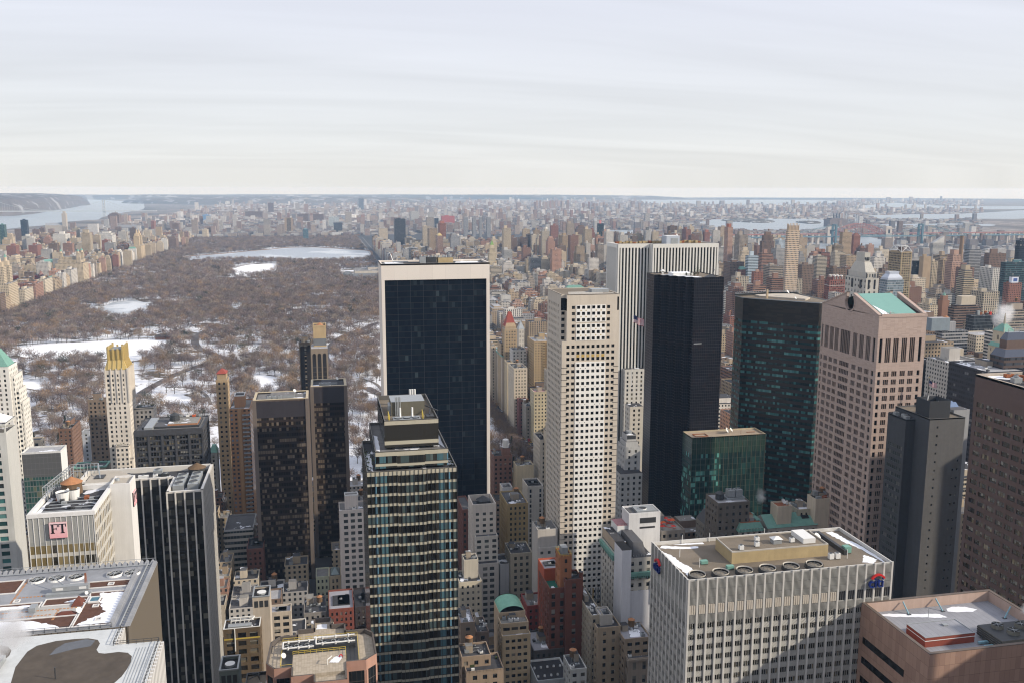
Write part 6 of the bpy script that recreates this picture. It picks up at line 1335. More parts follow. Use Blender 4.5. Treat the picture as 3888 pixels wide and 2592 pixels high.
TS = {}
def near_block(i,X0,X1,Y0,Y1,Z,col,win,sty,rf,name,cat,label,ident):
    rng = random.Random(i*13+1);w,d = X1-X0,Y1-Y0
    t = TS[label[1:]] if label[0] == '+' else T(name,label,cat,((X0+X1)/2,(Y0+Y1)/2,0));TS[ident] = t;label = t.r['label']
    m = MB(col);wins = [];bay,sto,ww,wh = win
    rel = .28
    hide = MATS['punch']
    if sty in ('g','g5','arch'):
        def do(x0,y0,x1,y1):
            L = math.hypot(x1-x0,y1-y0)
            if L < ww+1: m.wall(x0,y0,x1,y1,0,Z,hide,0,Z);return
            cols = bays(L,bay,ww,.7)
            if sty == 'g5':
                p = L/5;cols = [(k*p+.8+j*(p-1.6)/4+.1,k*p+.8+(j+1)*(p-1.6)/4-.1) for k in range(5) for j in range(4)] if L > 30 else cols
            fac(m,wins,x0,y0,x1,y1,0,Z,cols,floors(0,Z,sto,wh,3.2 if sty == 'g5' else 2.2),rel,masonry)
        do(X0,Y0,X1,Y0)
        if X0 > 0: do(X0,Y1,X0,Y0)
        else: m.wall(X0,Y1,X0,Y0,0,Z,hide,0,Z)
        if 'teal' in label: m.wall(X1,Y0,X1,Y1,0,Z,solid('pale_side',(.46,.46,.44),.85,.08),0,Z)
        elif X1 < 0: do(X1,Y0,X1,Y1)
        else: m.wall(X1,Y0,X1,Y1,0,Z,hide,0,Z)
        m.wall(X1,Y1,X0,Y1,0,Z,hide,0,Z)
        if sty == 'g5':
            for k in range(6): xx = X0+k*w/5;m.box(xx-.5,xx+.5,Y0-.35,Y0,0,Z,masonry)
            m.box(X0-.1,X1+.1,Y0-.4,Y0,Z-3,Z+1,masonry)
        if sty == 'arch':
            dk = solid('dark_strip',(.03,.028,.03),.3)
            n = max(2,int(w/4.2));p = w/n
            for k in range(n): a = X0+k*p+.8;m.box(a,a+p-1.6,Y0-.05,Y0,0,Z-5,dk);m.face([(a+(p-1.6)/2*(1+math.cos(math.pi*j/8)),Y0-.05,Z-5+(p-1.6)/2*math.sin(math.pi*j/8)) for j in range(9)],dk)
    elif sty == 'plain':
        m.prism(rect(X0,X1,Y0,Y1),0,Z,masonry,None)
    elif sty == 'greengrid':
        m.wall(X0,Y0,X1,Y0,Z-16,Z,winmat('grey_grid',2.4,3.6,.04,1,.04,1,(.16,.16,.155),[(0,(.10,.10,.10))],rough=.4),0,Z);m.wall(X0,Y0,X1,Y0,0,Z-16,MATS[sty],0,Z);wb = solid('white_wall',(.72,.72,.71),.7,.05)
        m.wall(X1,Y0,X1,Y1,0,Z,wb);m.wall(X1,Y1,X0,Y1,0,Z,wb);m.wall(X0,Y1,X0,Y0,0,Z,wb)
    else:
        m.prism(rect(X0,X1,Y0,Y1),0,Z,MATS[sty],None)
    t.part('wall',m);windows(t,wins,{'hotelL': pane_t}.get(name,pane_t if 'teal' in label else pane_g if ('stepped tower' in label or 'panes' in label or 'white block' in label) else (pane_b if 'black' in label or 'brown glass' in label else pane)),100 if Y0 < 700 else 60)
    m = MB(col);zr = Z-.9 if rf not in ('steep','spire','greenpyr','ritz','hip','greenhip','greengable','mansard','slate','copper','minaret','stepdark','whitecrown','none') else Z-.02
    cap = masonry
    m.sheet(rect(X0+.02,X1-.02,Y0+.02,Y1-.02),zr,roof_tar)
    if zr < Z-.5 and w > 2 and d > 2: m.rim(X0-.03,X1+.03,Y0-.03,Y1+.03,zr-.2,Z+.06,.35,cap)
    t.part('roof',m)
    roof(rf,t,X0,X1,Y0,Y1,zr,rng,col)
    if sty == 'balc':
        m = MB();zz = Z-5
        while zz > 10: m.box(X0+w*.62,X0+w*.95,Y0-1.5,Y0,zz-.2,zz+.0,white_p);m.box(X0+w*.62,X0+w*.95,Y0-1.5,Y0-1.4,zz,zz+.9,metal_g);zz -= 3.2
        t.part('balcony',m);m = MB((.42,.26,.14));m.box(X0+w*.42,X0+w*.58,Y0-.5,Y0,0,Z,masonry);t.part('pier',m)
    if name == 'club_house' and Z < 40:
        m = MB(col);m.box(X0-.5,X1+.5,Y0-.5,Y0,Z-1.5,Z-.4,masonry);t.part('cornice',m)
    return t
for i,a in sorted(enumerate(NEAR),key=lambda q: q[1][11][0] == '+'): near_block(i,*a)

# the white brick tower with the green roof at the left edge and the gold crowned tower
t = TS['hamp']
m = MB((.66,.64,.59));wins = []
for x0,x1,y0,y1,za,zb in ((-240,-209.6,671.5,690,0,132),(-236,-207.8,673.5,690,0,122),(-232,-206.4,675.5,690,0,113)):
    m.wall(x0,y0,x1,y0,za,zb,MATS['punch'],0,zb);fac(m,wins,x1,y0,x1,y1,za,zb,bays(y1-y0,3.4,1.3,.8),floors(za,zb,3.3,1.8),.25,masonry);m.sheet(rect(x0,x1,y0,y1),zb,roof_tar);m.rim(x0,x1,y0,y1,zb,zb+1,.3,masonry)
t.part('wall',m);windows(t,wins,pane,80)
m = MB();m.frus(rect(-240,-212.2,669.2,684),140,rect(-232,-219,674,680),151,copper,copper);t.part('steep_roof',m)

t = T('gold_tower','white setback tower with a ribbed gold crown at the park edge','apartment tower',(-148,702,0))
m = MB((.62,.57,.50));wins = [];Z = 131
cx0,cx1,cy0,cy1 = -155.9,-140.2,690,712
fac(m,wins,cx0,cy0,cx1,cy0,0,Z,[(1.6,3.1),(5.0,6.1),(8.4,9.5),(11.6,13.1)],floors(0,Z,3.45,1.9,3),.3,masonry)
fac(m,wins,cx1,cy0,cx1,cy1,0,Z,bays(22,3.4,1.3,1.2),floors(0,Z,3.45,1.9,3),.3,masonry)
m.wall(cx1,cy1,cx0,cy1,0,Z,MATS['punch'],0,Z);m.wall(cx0,cy1,cx0,cy0,0,Z,MATS['punch'],0,Z)
for x0,x1,y0,y1,za,zb in ((-140.2,-126.5,703,716,0,99),(-150.5,-141.8,684.5,690,0,76),(-152,-139.5,686.5,690,0,66),(-153.5,-138,688.3,690,0,58)):
    fac(m,wins,x0,y0,x1,y0,za,zb,bays(x1-x0,3.0,1.5,.6),floors(za,zb,3.45,1.9,2),.25,masonry);fac(m,wins,x1,y0,x1,y1,za,zb,bays(y1-y0,3.0,1.4,.6),floors(za,zb,3.45,1.9,2),.25,masonry) if y1-y0 > 4 else m.wall(x1,y0,x1,y1,za,zb,masonry)
    m.wall(x0,y1,x0,y0,za,zb,masonry);m.sheet(rect(x0,x1,y0,y1),zb-.6,roof_tar);m.rim(x0,x1,y0,y1,zb-.6,zb+.5,.3,masonry)
t.part('wall',m);windows(t,wins,pane,100)
m = MB((.62,.57,.50))
for k in range(5): xx = cx0+.3+k*3.75;m.box(xx,xx+.8,cy0-.5,cy0,Z-24,Z+1.2,masonry)
for k in range(7): yy = cy0+.3+k*3.5;m.box(cx1,cx1+.5,yy,yy+.7,Z-24,Z+1.2,masonry)
t.part('buttress',m)
m = MB();a = rect(cx0+.2,cx1-.2,cy0+.2,cy1-.2);b = rect(cx0+2.6,cx1-2.6,cy0+3,cy1-3);m.frus(a,Z,b,Z+7,gold);m.frus(b,Z+7,b,Z+14,gold,roof_tar)
t.part('gold_roof',m,'gold clad crown')
m = MB();b0,b1,c0,c1 = cx0+2.6,cx1-2.6,cy0+3,cy1-3
def fin(x,y,nx,ny,zz):
    m.prism([(x-.55-abs(nx)*.3,y-.55-abs(ny)*.3),(x+.55+abs(nx)*.3,y-.55-abs(ny)*.3),(x+.55+abs(nx)*.3,y+.55+abs(ny)*.3),(x-.55-abs(nx)*.3,y+.55+abs(ny)*.3)],Z+7,zz,gold,gold)
    m.tube((x+nx*.2,y+ny*.2,Z+7),(x+nx*2.6,y+ny*3.0,Z+.3),.55,gold,4)
for k in range(4): fin(b0+.4+k*(b1-b0-.8)/3,c0,0,-1,Z+(17 if k in (0,3) else 15));fin(b0+.4+k*(b1-b0-.8)/3,c1,0,1,Z+(17 if k in (0,3) else 15.5))
for k in range(6): fin(b1,c0+1.4+k*(c1-c0-2.8)/5,1,0,Z+16.6);fin(b0,c0+1.4+k*(c1-c0-2.8)/5,-1,0,Z+16)
t.part('gold_rib',m)
m = MB();[m.box(b0+1.5,b1-1.5,c0+2+k*3,c0+3.5+k*3,Z+12.5,Z+14.4,metal_g) for k in range(4)];t.part('roof_plant',m)
m = MB();rg = random.Random(2)
for i in range(110):
    x,y = (rg.uniform(-139,-128),rg.uniform(704,715)) if i < 80 else (rg.uniform(-150,-142.5),rg.uniform(685,689));c = Vector((x,y,(98.5 if i < 80 else 75.5)+rg.random()*2));d = Vector((rg.uniform(-1,1),rg.uniform(-1,1),rg.uniform(-.5,1)))
    m.face([c,c+d,c+Vector((d.y,-d.x,d.z))],hedge)
t.part('roof_hedge',m)
# brown twin stage hotel east wing, flag on the white setback tower
t = TS['arch1']
m = MB((.24,.195,.15));Z = 124.6;x0,x1,y0,y1 = -11.8,2.2,790,812;dk = solid('dark_strip',(.03,.028,.03),.3)
m.prism(rect(x0,x1,y0,y1),0,Z,masonry,roof_tar)
for k in range(3):
    a = x0+1.0+k*4.3;m.box(a,a+3.1,y0-.05,y0,0,Z-6,dk);m.face([(a+1.55*(1+math.cos(math.pi*j/8)),y0-.05,Z-6+1.9*math.sin(math.pi*j/8)) for j in range(9)],dk)
    for zz in range(4,112,4): m.box(a,a+3.1,y0-.09,y0-.05,zz,zz+.8,solid('strip_sill',(.07,.06,.05)))
t.part('wall',m);m = MB((.44,.33,.19));m.box(-9.6,1.2,800,815,Z,Z+17,masonry,roof_tar);m.box(-9.7,1.3,799.9,815,Z+1,Z+7,solid('grey_band',(.15,.16,.17)));m.rim(-9.8,1.4,799.7,815.3,Z+17,Z+18.5,.5,masonry);t.part('roof_box',m,'tan roof box');m = MB();m.cyl(-4,807,Z+17.5,Z+20,3.6,.1,terra,14);t.part('water_tank',m)
t = T('flagpole','flagpole with a large striped flag in front of the white ribbed slab','flagpole',(250,700,126));m = MB();m.tube((246.6,703,100),(246.6,703,158.5),.25,white_p);t.part('pole',m);flag(t,246.8,703,158,9.5,6)

# ================================================================ the city beyond
# x, x, y, y, height, colour, facade, roof, label
CITY = [
 (611.6,638.4,3095.1,3122.3,125,(0.5,0.42,0.31),'rib','box','cream ribbed tower far behind the dark slab, tallest left of the banded tower'),
 (802.5,828,3315.3,3330.2,110,(0.62,0.6,0.56),'ribbon','cyl','white tower with dark horizontal bands beside a red brick tower'),
 (783.2,803.6,3363.2,3386.6,105,(0.36,0.27,0.18),'rib','box','slim tan tower left of the white banded tower'),
 (983.8,1016.6,3901.6,3922.6,100,(0.24,0.11,0.08),'punch','box','red brick tower right of the white banded tower'),
 (938.6,968,3470,3492.9,125,(0.33,0.28,0.23),'punch','box','grey brown tower with pitched top above the cream ribbed slabs'),
 (1099.9,1148.2,3908,3936.7,100,(0.17,0.115,0.09),'punch','steps','wide brown brick block left of the slim red tower'),
 (755.7,788.5,2849.8,2897.5,110,(0.36,0.27,0.18),'rib','box','tan ribbed slab with a tall bulkhead right of the brown tower'),
 (823.6,847.1,2939.1,2971.1,108,(0.42,0.35,0.25),'rib','box','olive tan ribbed slab, right one of the pair of ribbed slabs'),
 (918.6,941.4,3169.6,3187.7,100,(0.3,0.3,0.31),'ribbon','none','grey banded slab tucked behind the olive ribbed slab'),
 (1017.1,1034.5,3413,3432,110,(0.24,0.11,0.08),'punch','steps','slim red brick tower with stepped top near the teal glass tower'),
 (1058.8,1081.2,3449.9,3467.1,125,(0.05,0.09,0.11),'glass','pink','teal glass tower with a pink lantern on top'),
 (1016.7,1036.5,3245.1,3259.5,105,(0.4,0.26,0.2),'punch','box','pinkish brown tower just right of the teal glass tower'),
 (803.6,823,2621,2647.3,95,(0.33,0.28,0.23),'ribbon','box','dark tan apartment tower below the teal glass tower'),
 (541.3,568.3,2735.5,2761.5,75,(0.48,0.47,0.45),'ribbon','box','pale grey banded block right of the green spired hotel'),
 (668.6,690.6,3237.1,3268.8,85,(0.17,0.115,0.09),'punch','box','brown brick tower behind the pale banded block'),
 (717.6,748.8,3324.3,3359.6,80,(0.17,0.115,0.09),'ribbon','none','low wide dark brown block beside the brown brick tower'),
 (822.1,885.8,3394.7,3444.8,50,(0.05,0.09,0.11),'ribbon','steps','low teal and grey stepped glass hospital block'),
 (880.4,911.5,2993,3010,70,(0.4,0.26,0.2),'punch','none','pinkish wide block left of the dark tan tower'),
 (830.2,852.4,2924.5,2936.5,65,(0.45,0.52,0.58),'ribbon','none','pale blue glass block in front of the ribbed slabs'),
 (808.7,828.4,2793.7,2807.1,55,(0.5,0.42,0.31),'blank','none','blank cream block with a stepped roof, below the pinkish block'),
 (571.2,597,2549.7,2576,60,(0.42,0.35,0.25),'punch','box','olive brick apartment block in the middle of the low streets'),
 (628.7,653.5,2609.5,2634.8,65,(0.5,0.42,0.31),'punch','steps','cream stepped apartment block beside the white hospital blocks'),
 (550.4,571,2218.3,2233.1,50,(0.42,0.35,0.25),'punch','box','tan block with small windows behind the green roofed hall'),
 (465.8,491.4,2240.3,2262.2,48,(0.42,0.35,0.25),'punch','box','tan apartment block left of centre among brownstones'),
 (476.9,494.1,2115.2,2134.4,55,(0.33,0.28,0.23),'punch','steps','grey tan stepped block left of the cream stepped apartment'),
 (397.3,419.5,1710,1730.3,52,(0.5,0.42,0.31),'punch','steps','pale yellow setback apartment house behind the tan balcony slab'),
 (356.3,378.8,1713.3,1735.8,48,(0.4,0.26,0.2),'punch','steps','pink and white house with setbacks left of the yellow setback house'),
 (335.4,356.7,1528,1542.3,45,(0.3,0.3,0.31),'punch','none','plain grey blank sided block in front of the yellow setback house'),
 (330.7,344.8,1582.5,1597,42,(0.36,0.27,0.18),'punch','green','tan block with a green copper roof box'),
 (353.3,368.8,1502.2,1515.5,48,(0.24,0.11,0.08),'punch','box','dark brick block left of the cream square windowed tower'),
 (368.9,382.9,1484.4,1496.4,50,(0.24,0.11,0.08),'punch','none','red brick block tight against the cream square windowed tower'),
 (340.8,364.5,1423.3,1435.3,35,(0.24,0.11,0.08),'punch','none','low red brick house with white cornice by the balcony slab'),
 (360.2,380,1845.2,1864.4,42,(0.48,0.47,0.45),'blank','none','blank pale grey slab behind the red roofed tower'),
 (367.7,385,1992.7,2014.5,50,(0.5,0.42,0.31),'punch','steps','cream setback apartment house against the white framed dark slab'),
 (399.4,419.4,1949.9,1965.3,46,(0.48,0.47,0.45),'punch','box','white grey block above the blank pale slab'),
 (514.5,561.2,1915.5,1927.5,46,(0.42,0.35,0.25),'punch','greenhall','tan hall with a long green glazed roof above the cream square windowed tower'),
 (1110.3,1124.3,3408.6,3420.6,95,(0.17,0.115,0.09),'punch','none','brown tower behind the left end of the white ribbed slab roof'),
 (1117.6,1136,3345.7,3357.7,85,(0.33,0.28,0.23),'punch','steps','stepped grey tan block above the white ribbed slab roof'),
 (1170.7,1209.5,3433.3,3446,85,(0.17,0.115,0.09),'punch','steps','broad brown stepped block above the white ribbed slab roof'),
 (1182.5,1204.8,3340.7,3353.3,80,(0.36,0.27,0.18),'punch','box','tan low tower left of the glass topped white tower'),
 (1152.3,1172.3,3170.7,3195.5,110,(0.48,0.47,0.45),'rib','glass','white tower with dark glass strips and lantern above the ribbed slab'),
 (1181.5,1205.9,3177.8,3189.8,105,(0.5,0.42,0.31),'rib','none','cream fluted tower right of the glass topped white tower'),
 (1291.5,1318.7,3285.4,3315.8,120,(0.17,0.115,0.09),'ribbon','none','tall dark brown tower rising over the grey rooftop shed'),
 (1327.9,1346.9,3216.8,3257.4,110,(0.24,0.11,0.08),'punch','box','red brown tower with ridged top left of the pale cream pair'),
 (1384.3,1398.3,3429.3,3441.3,110,(0.5,0.42,0.31),'punch','none','pale cream slim tower right of the dark brown tower'),
 (1418.9,1438.3,3403.9,3416.3,112,(0.5,0.42,0.31),'punch','box','pale cream stepped tower behind the red brown tower'),
 (1427.7,1448.1,3353.2,3386.4,95,(0.36,0.27,0.18),'punch','box','tan block with a square bulkhead right of the red brown tower'),
 (1437.9,1459.4,3300.2,3317.6,95,(0.24,0.11,0.08),'punch','red','reddish block with a bright red bulkhead'),
 (1392.3,1431.8,3117.1,3133.2,85,(0.3,0.3,0.31),'ribbon','box','grey block with a red corner near the tall pink tower'),
 (1096,1110,2358.3,2382.7,155,(0.4,0.26,0.2),'punch','redtop','tall slim pink brick tower with a red cap and a dark belt'),
 (1081.6,1105.2,2254.8,2286.1,140,(0.33,0.28,0.23),'rib','box','grey tan tower with blank stripe right of the pink tower'),
 (1107.3,1128.9,2438.8,2450.8,95,(0.48,0.47,0.45),'ribbon','none','pale grey banded tower left of the pink tower foot'),
 (976.9,991.8,2151.6,2163.6,75,(0.36,0.27,0.18),'ribbon','none','tan block squeezed beside the white ribbed slab edge'),
 (992.5,1018.2,2059.5,2072.9,120,(0.5,0.42,0.31),'punch','steps','cream stepped tower below the grey tan blank striped tower'),
 (884.3,907.2,1798.4,1812.8,120,(0.42,0.5,0.56),'ribbon','box','pale blue glass block with white bands'),
 (853.5,886.1,1821,1853.2,105,(0.17,0.115,0.09),'punch','none','dark brown brick block behind the red gabled house'),
 (871.4,887.7,1808.2,1844,90,(0.24,0.11,0.08),'punch','greenhip','red brick house with a teal hipped roof and a pale gable'),
 (826.6,843.6,1651.7,1664.7,100,(0.4,0.26,0.2),'punch','none','pinkish brown block right of the red gabled house'),
 (774.8,818.9,1624.1,1674.7,85,(0.62,0.6,0.56),'ribbon','steps','white banded zigzag apartment block behind the black faceted tower'),
 (707.7,743.7,1527,1547.7,75,(0.48,0.47,0.45),'ribbon','none','pale concrete office block with a window grid beside the black faceted tower'),
 (664.6,678.6,1410.6,1436,50,(0.24,0.11,0.08),'punch','box','red brick block with white base left of the dark green glass tower'),
 (1118.7,1153.4,2200.4,2213.4,150,(0.17,0.115,0.09),'rib','steps','dark brown ribbed tower left of the tall cream bay windowed tower'),
 (1195,1212.8,2256.2,2275.6,125,(0.45,0.52,0.58),'rib','none','pale blue and white tower between two brown towers'),
 (1426.5,1454.8,2328.9,2344.9,140,(0.36,0.27,0.18),'punch','box','tan brick tower in front of the red arch bridge'),
 (1515.9,1537.5,2416.5,2428.6,125,(0.24,0.11,0.08),'punch','peak','dark red tower with a peaked roof beside the tan bridge front tower'),
 (1426.8,1454.7,2522.6,2548.2,80,(0.5,0.42,0.31),'punch','steps','cream stepped block right of the tall bay windowed tower'),
 (1209,1232.1,2063.8,2077.5,105,(0.24,0.11,0.08),'ribbon','box','dark red banded tower left of the red and white one'),
 (1243.8,1264.1,2075.4,2087.4,95,(0.24,0.11,0.08),'ribbon','box','red tower with white bands behind the white stepped tower'),
 (1526.2,1558.1,2566.4,2579.9,85,(0.5,0.42,0.31),'punch','none','cream block by the river behind the dark red banded tower'),
 (1318.7,1352.3,2011.9,2023.9,110,(0.48,0.47,0.45),'ribbon','steps','pale white balconied twin block behind the white stepped tower'),
 (1603.3,1622.1,2475.3,2487.3,95,(0.4,0.26,0.2),'punch','none','small pink tower above the white twin block'),
 (1101.6,1133,1542.6,1554.9,125,(0.03,0.05,0.055),'glass','none','dark green black glass tower right of the tan grid tower'),
 (1105.5,1121.7,1526.5,1538.5,135,(0.36,0.27,0.18),'blank','none','tan tower peeping behind the dark green black glass tower'),
 (1258.3,1272.3,1674.2,1689,115,(0.36,0.27,0.18),'rib','none','tan slab left of the pink brown tower'),
 (1257.1,1271.1,1707.7,1719.7,110,(0.5,0.42,0.31),'rib','none','narrow cream slab between dark glass and tan slab'),
 (1180.9,1204.4,1544.8,1565,145,(0.4,0.26,0.2),'punch','steps','pink brown stepped tower beside the brick chimney'),
 (1086.9,1107.3,1388.5,1407.9,130,(0.42,0.35,0.25),'ribbon','steps','olive tan banded tower in front of the pink brown stepped tower'),
 (1383.7,1413.5,1756.9,1773.7,130,(0.3,0.3,0.31),'ribbon','box','grey banded tower right of the brick chimney'),
 (1284.4,1321.5,1573,1587.7,135,(0.17,0.115,0.09),'punch','box','brown tower with a green panel near the top'),
 (1135,1154.1,1378.4,1411.6,125,(0.62,0.6,0.56),'rib','none','white slab tower with vertical window strips'),
 (1111.4,1161.1,1321.1,1333.1,140,(0.08,0.16,0.18),'glass','none','teal lattice glass tower at the right edge'),
 (1346,1372.7,1567.3,1579.3,160,(0.03,0.04,0.06),'glass','none','navy glass tower at the far right above the teal lattice'),
 (1052.1,1075.5,1240.3,1252.3,115,(0.24,0.11,0.08),'punch','whitetop','dark red brick tower with a white tank on top'),
 (1742.4,1778,2368,2380,105,(0.48,0.47,0.45),'ribbon','slope','pale tower with a slanted roof far over the river bank'),
 (1041.6,1072.1,1400.6,1421,95,(0.33,0.28,0.23),'punch','steps','grey tan wide block below the dark green black glass tower'),
 (1048.5,1078.7,1395.8,1411.3,80,(0.48,0.47,0.45),'ribbon','box','pale block with balconies right of the red domed turret'),
 (826.7,841,1122,1148.9,100,(0.5,0.42,0.31),'punch','box','cream block with a square bulkhead above the pediment tower edge'),
 (791.5,831.2,1024.3,1036.3,110,(0.17,0.115,0.09),'ribbon','cream','brown banded ziggurat with a cream block on top'),
 (612.9,642.7,807.8,819.8,118,(0.3,0.3,0.31),'ribbon','penth','grey banded office tower with a blank blue grey side'),
 (701.8,733.1,875.6,887.6,122,(0.09,0.1,0.11),'glass','reds','dark gridded office tower with red machinery on its roof'),
 (826,861.3,973.5,989.4,120,(0.33,0.28,0.23),'ribbon','steps','grey stepped tower with a glazed barrel roof'),
 (863.2,893,1661.7,1688.7,110,(0.33,0.28,0.23),'ribbon','none','grey brown gridded block left of the bay windowed tower foot'),
 (825.8,844.9,1650.8,1662.8,100,(0.24,0.11,0.08),'punch','none','red brown block left of the grey brown gridded block'),
 (1134.8,1148.8,2001.9,2013.9,75,(0.24,0.11,0.08),'punch','none','rusty red block right of the bay windowed tower'),
 (1003.5,1019.5,1720.6,1732.6,75,(0.24,0.11,0.08),'punch','none','bright red block left of the red arched tower'),
 (1307.1,1327.9,2132.3,2144.3,75,(0.62,0.6,0.56),'punch','none','white block between the red banded towers and the white stepped tower'),
 (1320.6,1349.2,2319.7,2331.7,70,(0.48,0.47,0.45),'punch','box','pale block with a snowy roof right of the bay windowed tower'),
 (947.3,967.1,1783,1795,70,(0.33,0.28,0.23),'punch','none','grey block at the foot of the bay windowed tower'),
 (310.9,356,3975.2,4030.9,130,(0.05,0.05,0.055),'rib','none','black twin slab tower standing alone beyond the park corner'),
 (-206.5,-160.4,5496,5508,90,(0.36,0.27,0.18),'darkmid','none','tan tower with a dark glazed middle beyond the park'),
 (410.2,441.1,3774.1,3821.2,105,(0.5,0.42,0.31),'rib','none','pale cream slab left of the dark red tower'),
 (400.9,431.5,3474.4,3541.9,110,(0.36,0.27,0.18),'rib','none','tan slab just left of the dark red tower'),
 (451.7,476.7,3571.7,3624.5,125,(0.24,0.11,0.08),'punch','redtop','dark red tower with a cap above the white framed slab'),
 (388.3,406.8,3129.1,3176.2,100,(0.4,0.26,0.2),'ribbon','gold','slender pink and white striped tower with a gold top'),
 (482.8,515.6,3481.9,3551.9,90,(0.3,0.3,0.31),'punch','steps','dark grey stepped tower right of the dark red tower'),
 (657.2,679.8,5414,5458,85,(0.07,0.075,0.085),'glass','none','thin dark tower far beyond the dark red tower'),
 (539.6,558.4,2930.2,2960.5,105,(0.5,0.42,0.31),'punch','steps','cream stepped tower above the right end of the white framed slab'),
 (292.3,337,4792.3,4862.3,55,(0.5,0.42,0.31),'punch','none','white cream block at the far corner of the park'),
 (323.6,348.5,3300.5,3363.1,60,(0.42,0.35,0.25),'punch','steps','tan house with setbacks in the avenue row beside the park'),
 (261.6,275.6,2984.7,3026.6,65,(0.48,0.47,0.45),'ribbon','none','thin pale tower at the edge of the avenue row'),
 (261,275,3277,3307.1,70,(0.48,0.47,0.45),'rib','none','narrow white grey tower facing the park trees'),
 (-88.8,-62.8,4674.6,4686.6,60,(0.2,0.36,0.42),'glass','none','blue glass block at the far edge of the park'),
 (-519.5,-464.5,9670.6,9682.6,110,(0.17,0.115,0.09),'rib','none','lone brown tower far left on the skyline'),
 (439.9,496.8,10958.2,11028.2,140,(0.14,0.15,0.18),'rib','none','lone dark slab near the horizon, centre left'),
 (-177.8,-94.8,7339.9,7351.9,60,(0.17,0.115,0.09),'rib','none','brown long slab, left of two far beyond the park'),
 (-58.9,21.9,7321.8,7333.8,60,(0.17,0.115,0.09),'rib','none','brown long slab, right of two far beyond the park'),
 (50.6,117.5,6215.7,6285.7,70,(0.45,0.5,0.52),'rib','none','pale blue slab beyond the park, left of a black block'),
 (72.4,121.9,5478.7,5548.7,60,(0.07,0.075,0.085),'rib','none','black square block beyond the park beside a pale blue slab'),
 (647.9,712.2,6803.2,6873.2,90,(0.48,0.47,0.45),'rib','none','pale striped slab pair far behind the black twin tower'),
 (754,774.1,4899.3,4927,105,(0.3,0.3,0.31),'rib','none','first of four grey slabs over the white framed slab'),
 (797.9,814.9,4892.3,4922.3,105,(0.3,0.3,0.31),'rib','none','second of four grey slabs over the white framed slab'),
 (834.7,848.7,4886.5,4915.2,105,(0.3,0.3,0.31),'rib','none','third of four grey slabs, the darkest and thinnest'),
 (872.7,894.7,4880.4,4904.5,105,(0.3,0.3,0.31),'rib','none','last of four grey slabs, rightmost over the white framed slab'),
 (863.4,956.2,6679.1,6749.1,60,(0.42,0.1,0.08),'punch','none','bright red long school block far in the haze'),
 (-1243.5,-1219.5,4235.1,4260.1,125,(0.05,0.07,0.11),'glass','none','dark blue glass tower against the river'),
 (-1205.3,-1187.3,3845.7,3870.7,120,(0.12,0.26,0.24),'glass','none','teal glass tower at the left edge by the river'),
 (-948.1,-906.2,3579.2,3649.2,95,(0.62,0.6,0.56),'rib','box','white slab with dark vertical strips, left of the cream block'),
 (-894.9,-868.5,3590.1,3634.4,80,(0.5,0.42,0.31),'ribbon','box','cream banded block right of the white striped slab'),
 (-816.2,-789.1,3431.6,3468.3,105,(0.42,0.35,0.25),'rib','box','tan tall tower in the middle of the west side'),
 (-860.2,-802.1,3845.1,3909.2,90,(0.62,0.6,0.56),'rib','steps','wide white slab left of the twin towered apartment house'),
 (-810.6,-788.1,3701.6,3742.9,65,(0.24,0.11,0.08),'punch','none','dark red block in front of the wide white slab'),
 (-1069.1,-1034.2,3640.6,3667.3,85,(0.62,0.6,0.56),'ribbon','box','white banded tower under the dark blue glass tower'),
 (-959.6,-932.7,3330,3382.7,70,(0.24,0.11,0.08),'punch','box','red brick tower with darker side left of the triple turrets'),
 (-1021.2,-992.3,3310.1,3346.9,70,(0.24,0.11,0.08),'punch','box','red brick tower nearest the left edge'),
 (-931,-907.3,3488.6,3512.6,70,(0.42,0.35,0.25),'punch','box','tan apartment tower left of the triple turrets'),
 (-826.4,-802,3099.7,3111.7,60,(0.5,0.42,0.31),'punch','box','cream apartment house behind the museum'),
 (-909.5,-882.3,2935.4,3005.4,62,(0.5,0.42,0.31),'punch','steps','cream block with darker wing above the museum roofs'),
 (-854.2,-839.2,3738.7,3754.7,55,(0.17,0.115,0.09),'punch','none','brown block between the tan tower and the wide white slab'),
 (-1367.3,-1338.8,4827.5,4845.6,60,(0.17,0.115,0.09),'punch','none','dark brown block right of the dark blue glass tower'),
 (-1376.7,-1353.4,4975.5,4994.6,62,(0.17,0.115,0.09),'rib','none','brown slab above the red brick tower on the west side'),
 (-1436.2,-1363.9,6787.9,6857.9,90,(0.17,0.115,0.09),'punch','steps','dark brown stepped tower before the far river'),
 (-1457.8,-1406.6,7346,7416,55,(0.4,0.26,0.2),'rib','none','pinkish slab right of the dark brown stepped tower'),
 (-729,-705.5,4770,4840,55,(0.17,0.115,0.09),'punch','steps','brown twin topped block at the far end of the park edge'),
 (-609.4,-584.3,5041.7,5100.4,45,(0.5,0.42,0.31),'punch','none','pale block past the far end of the park edge'),
 (-1039,-1019.2,6082.8,6142.5,55,(0.24,0.11,0.08),'punch','none','red slab among the far rooftops behind the twin towers'),
 (-873.4,-835.2,5812.7,5882.7,50,(0.17,0.115,0.09),'punch','none','dark red brown slab group beyond the twin towers'),
 (-932.8,-876.9,7766.6,7836.6,45,(0.18,0.32,0.55),'rib','none','bright blue scaffold block far beyond the park'),
 (-1445,-1386.6,14953.9,15023.9,60,(0.62,0.6,0.56),'punch','steps','white hospital cluster on the far ridge'),
 (-650.6,-494.2,8391,8461,55,(0.17,0.115,0.09),'rib','none','brown row of slabs far beyond the park'),
 (-681.4,-664.7,2250,2262,45,(0.24,0.11,0.08),'punch','none','dark red and white house at the park edge beside the museum'),
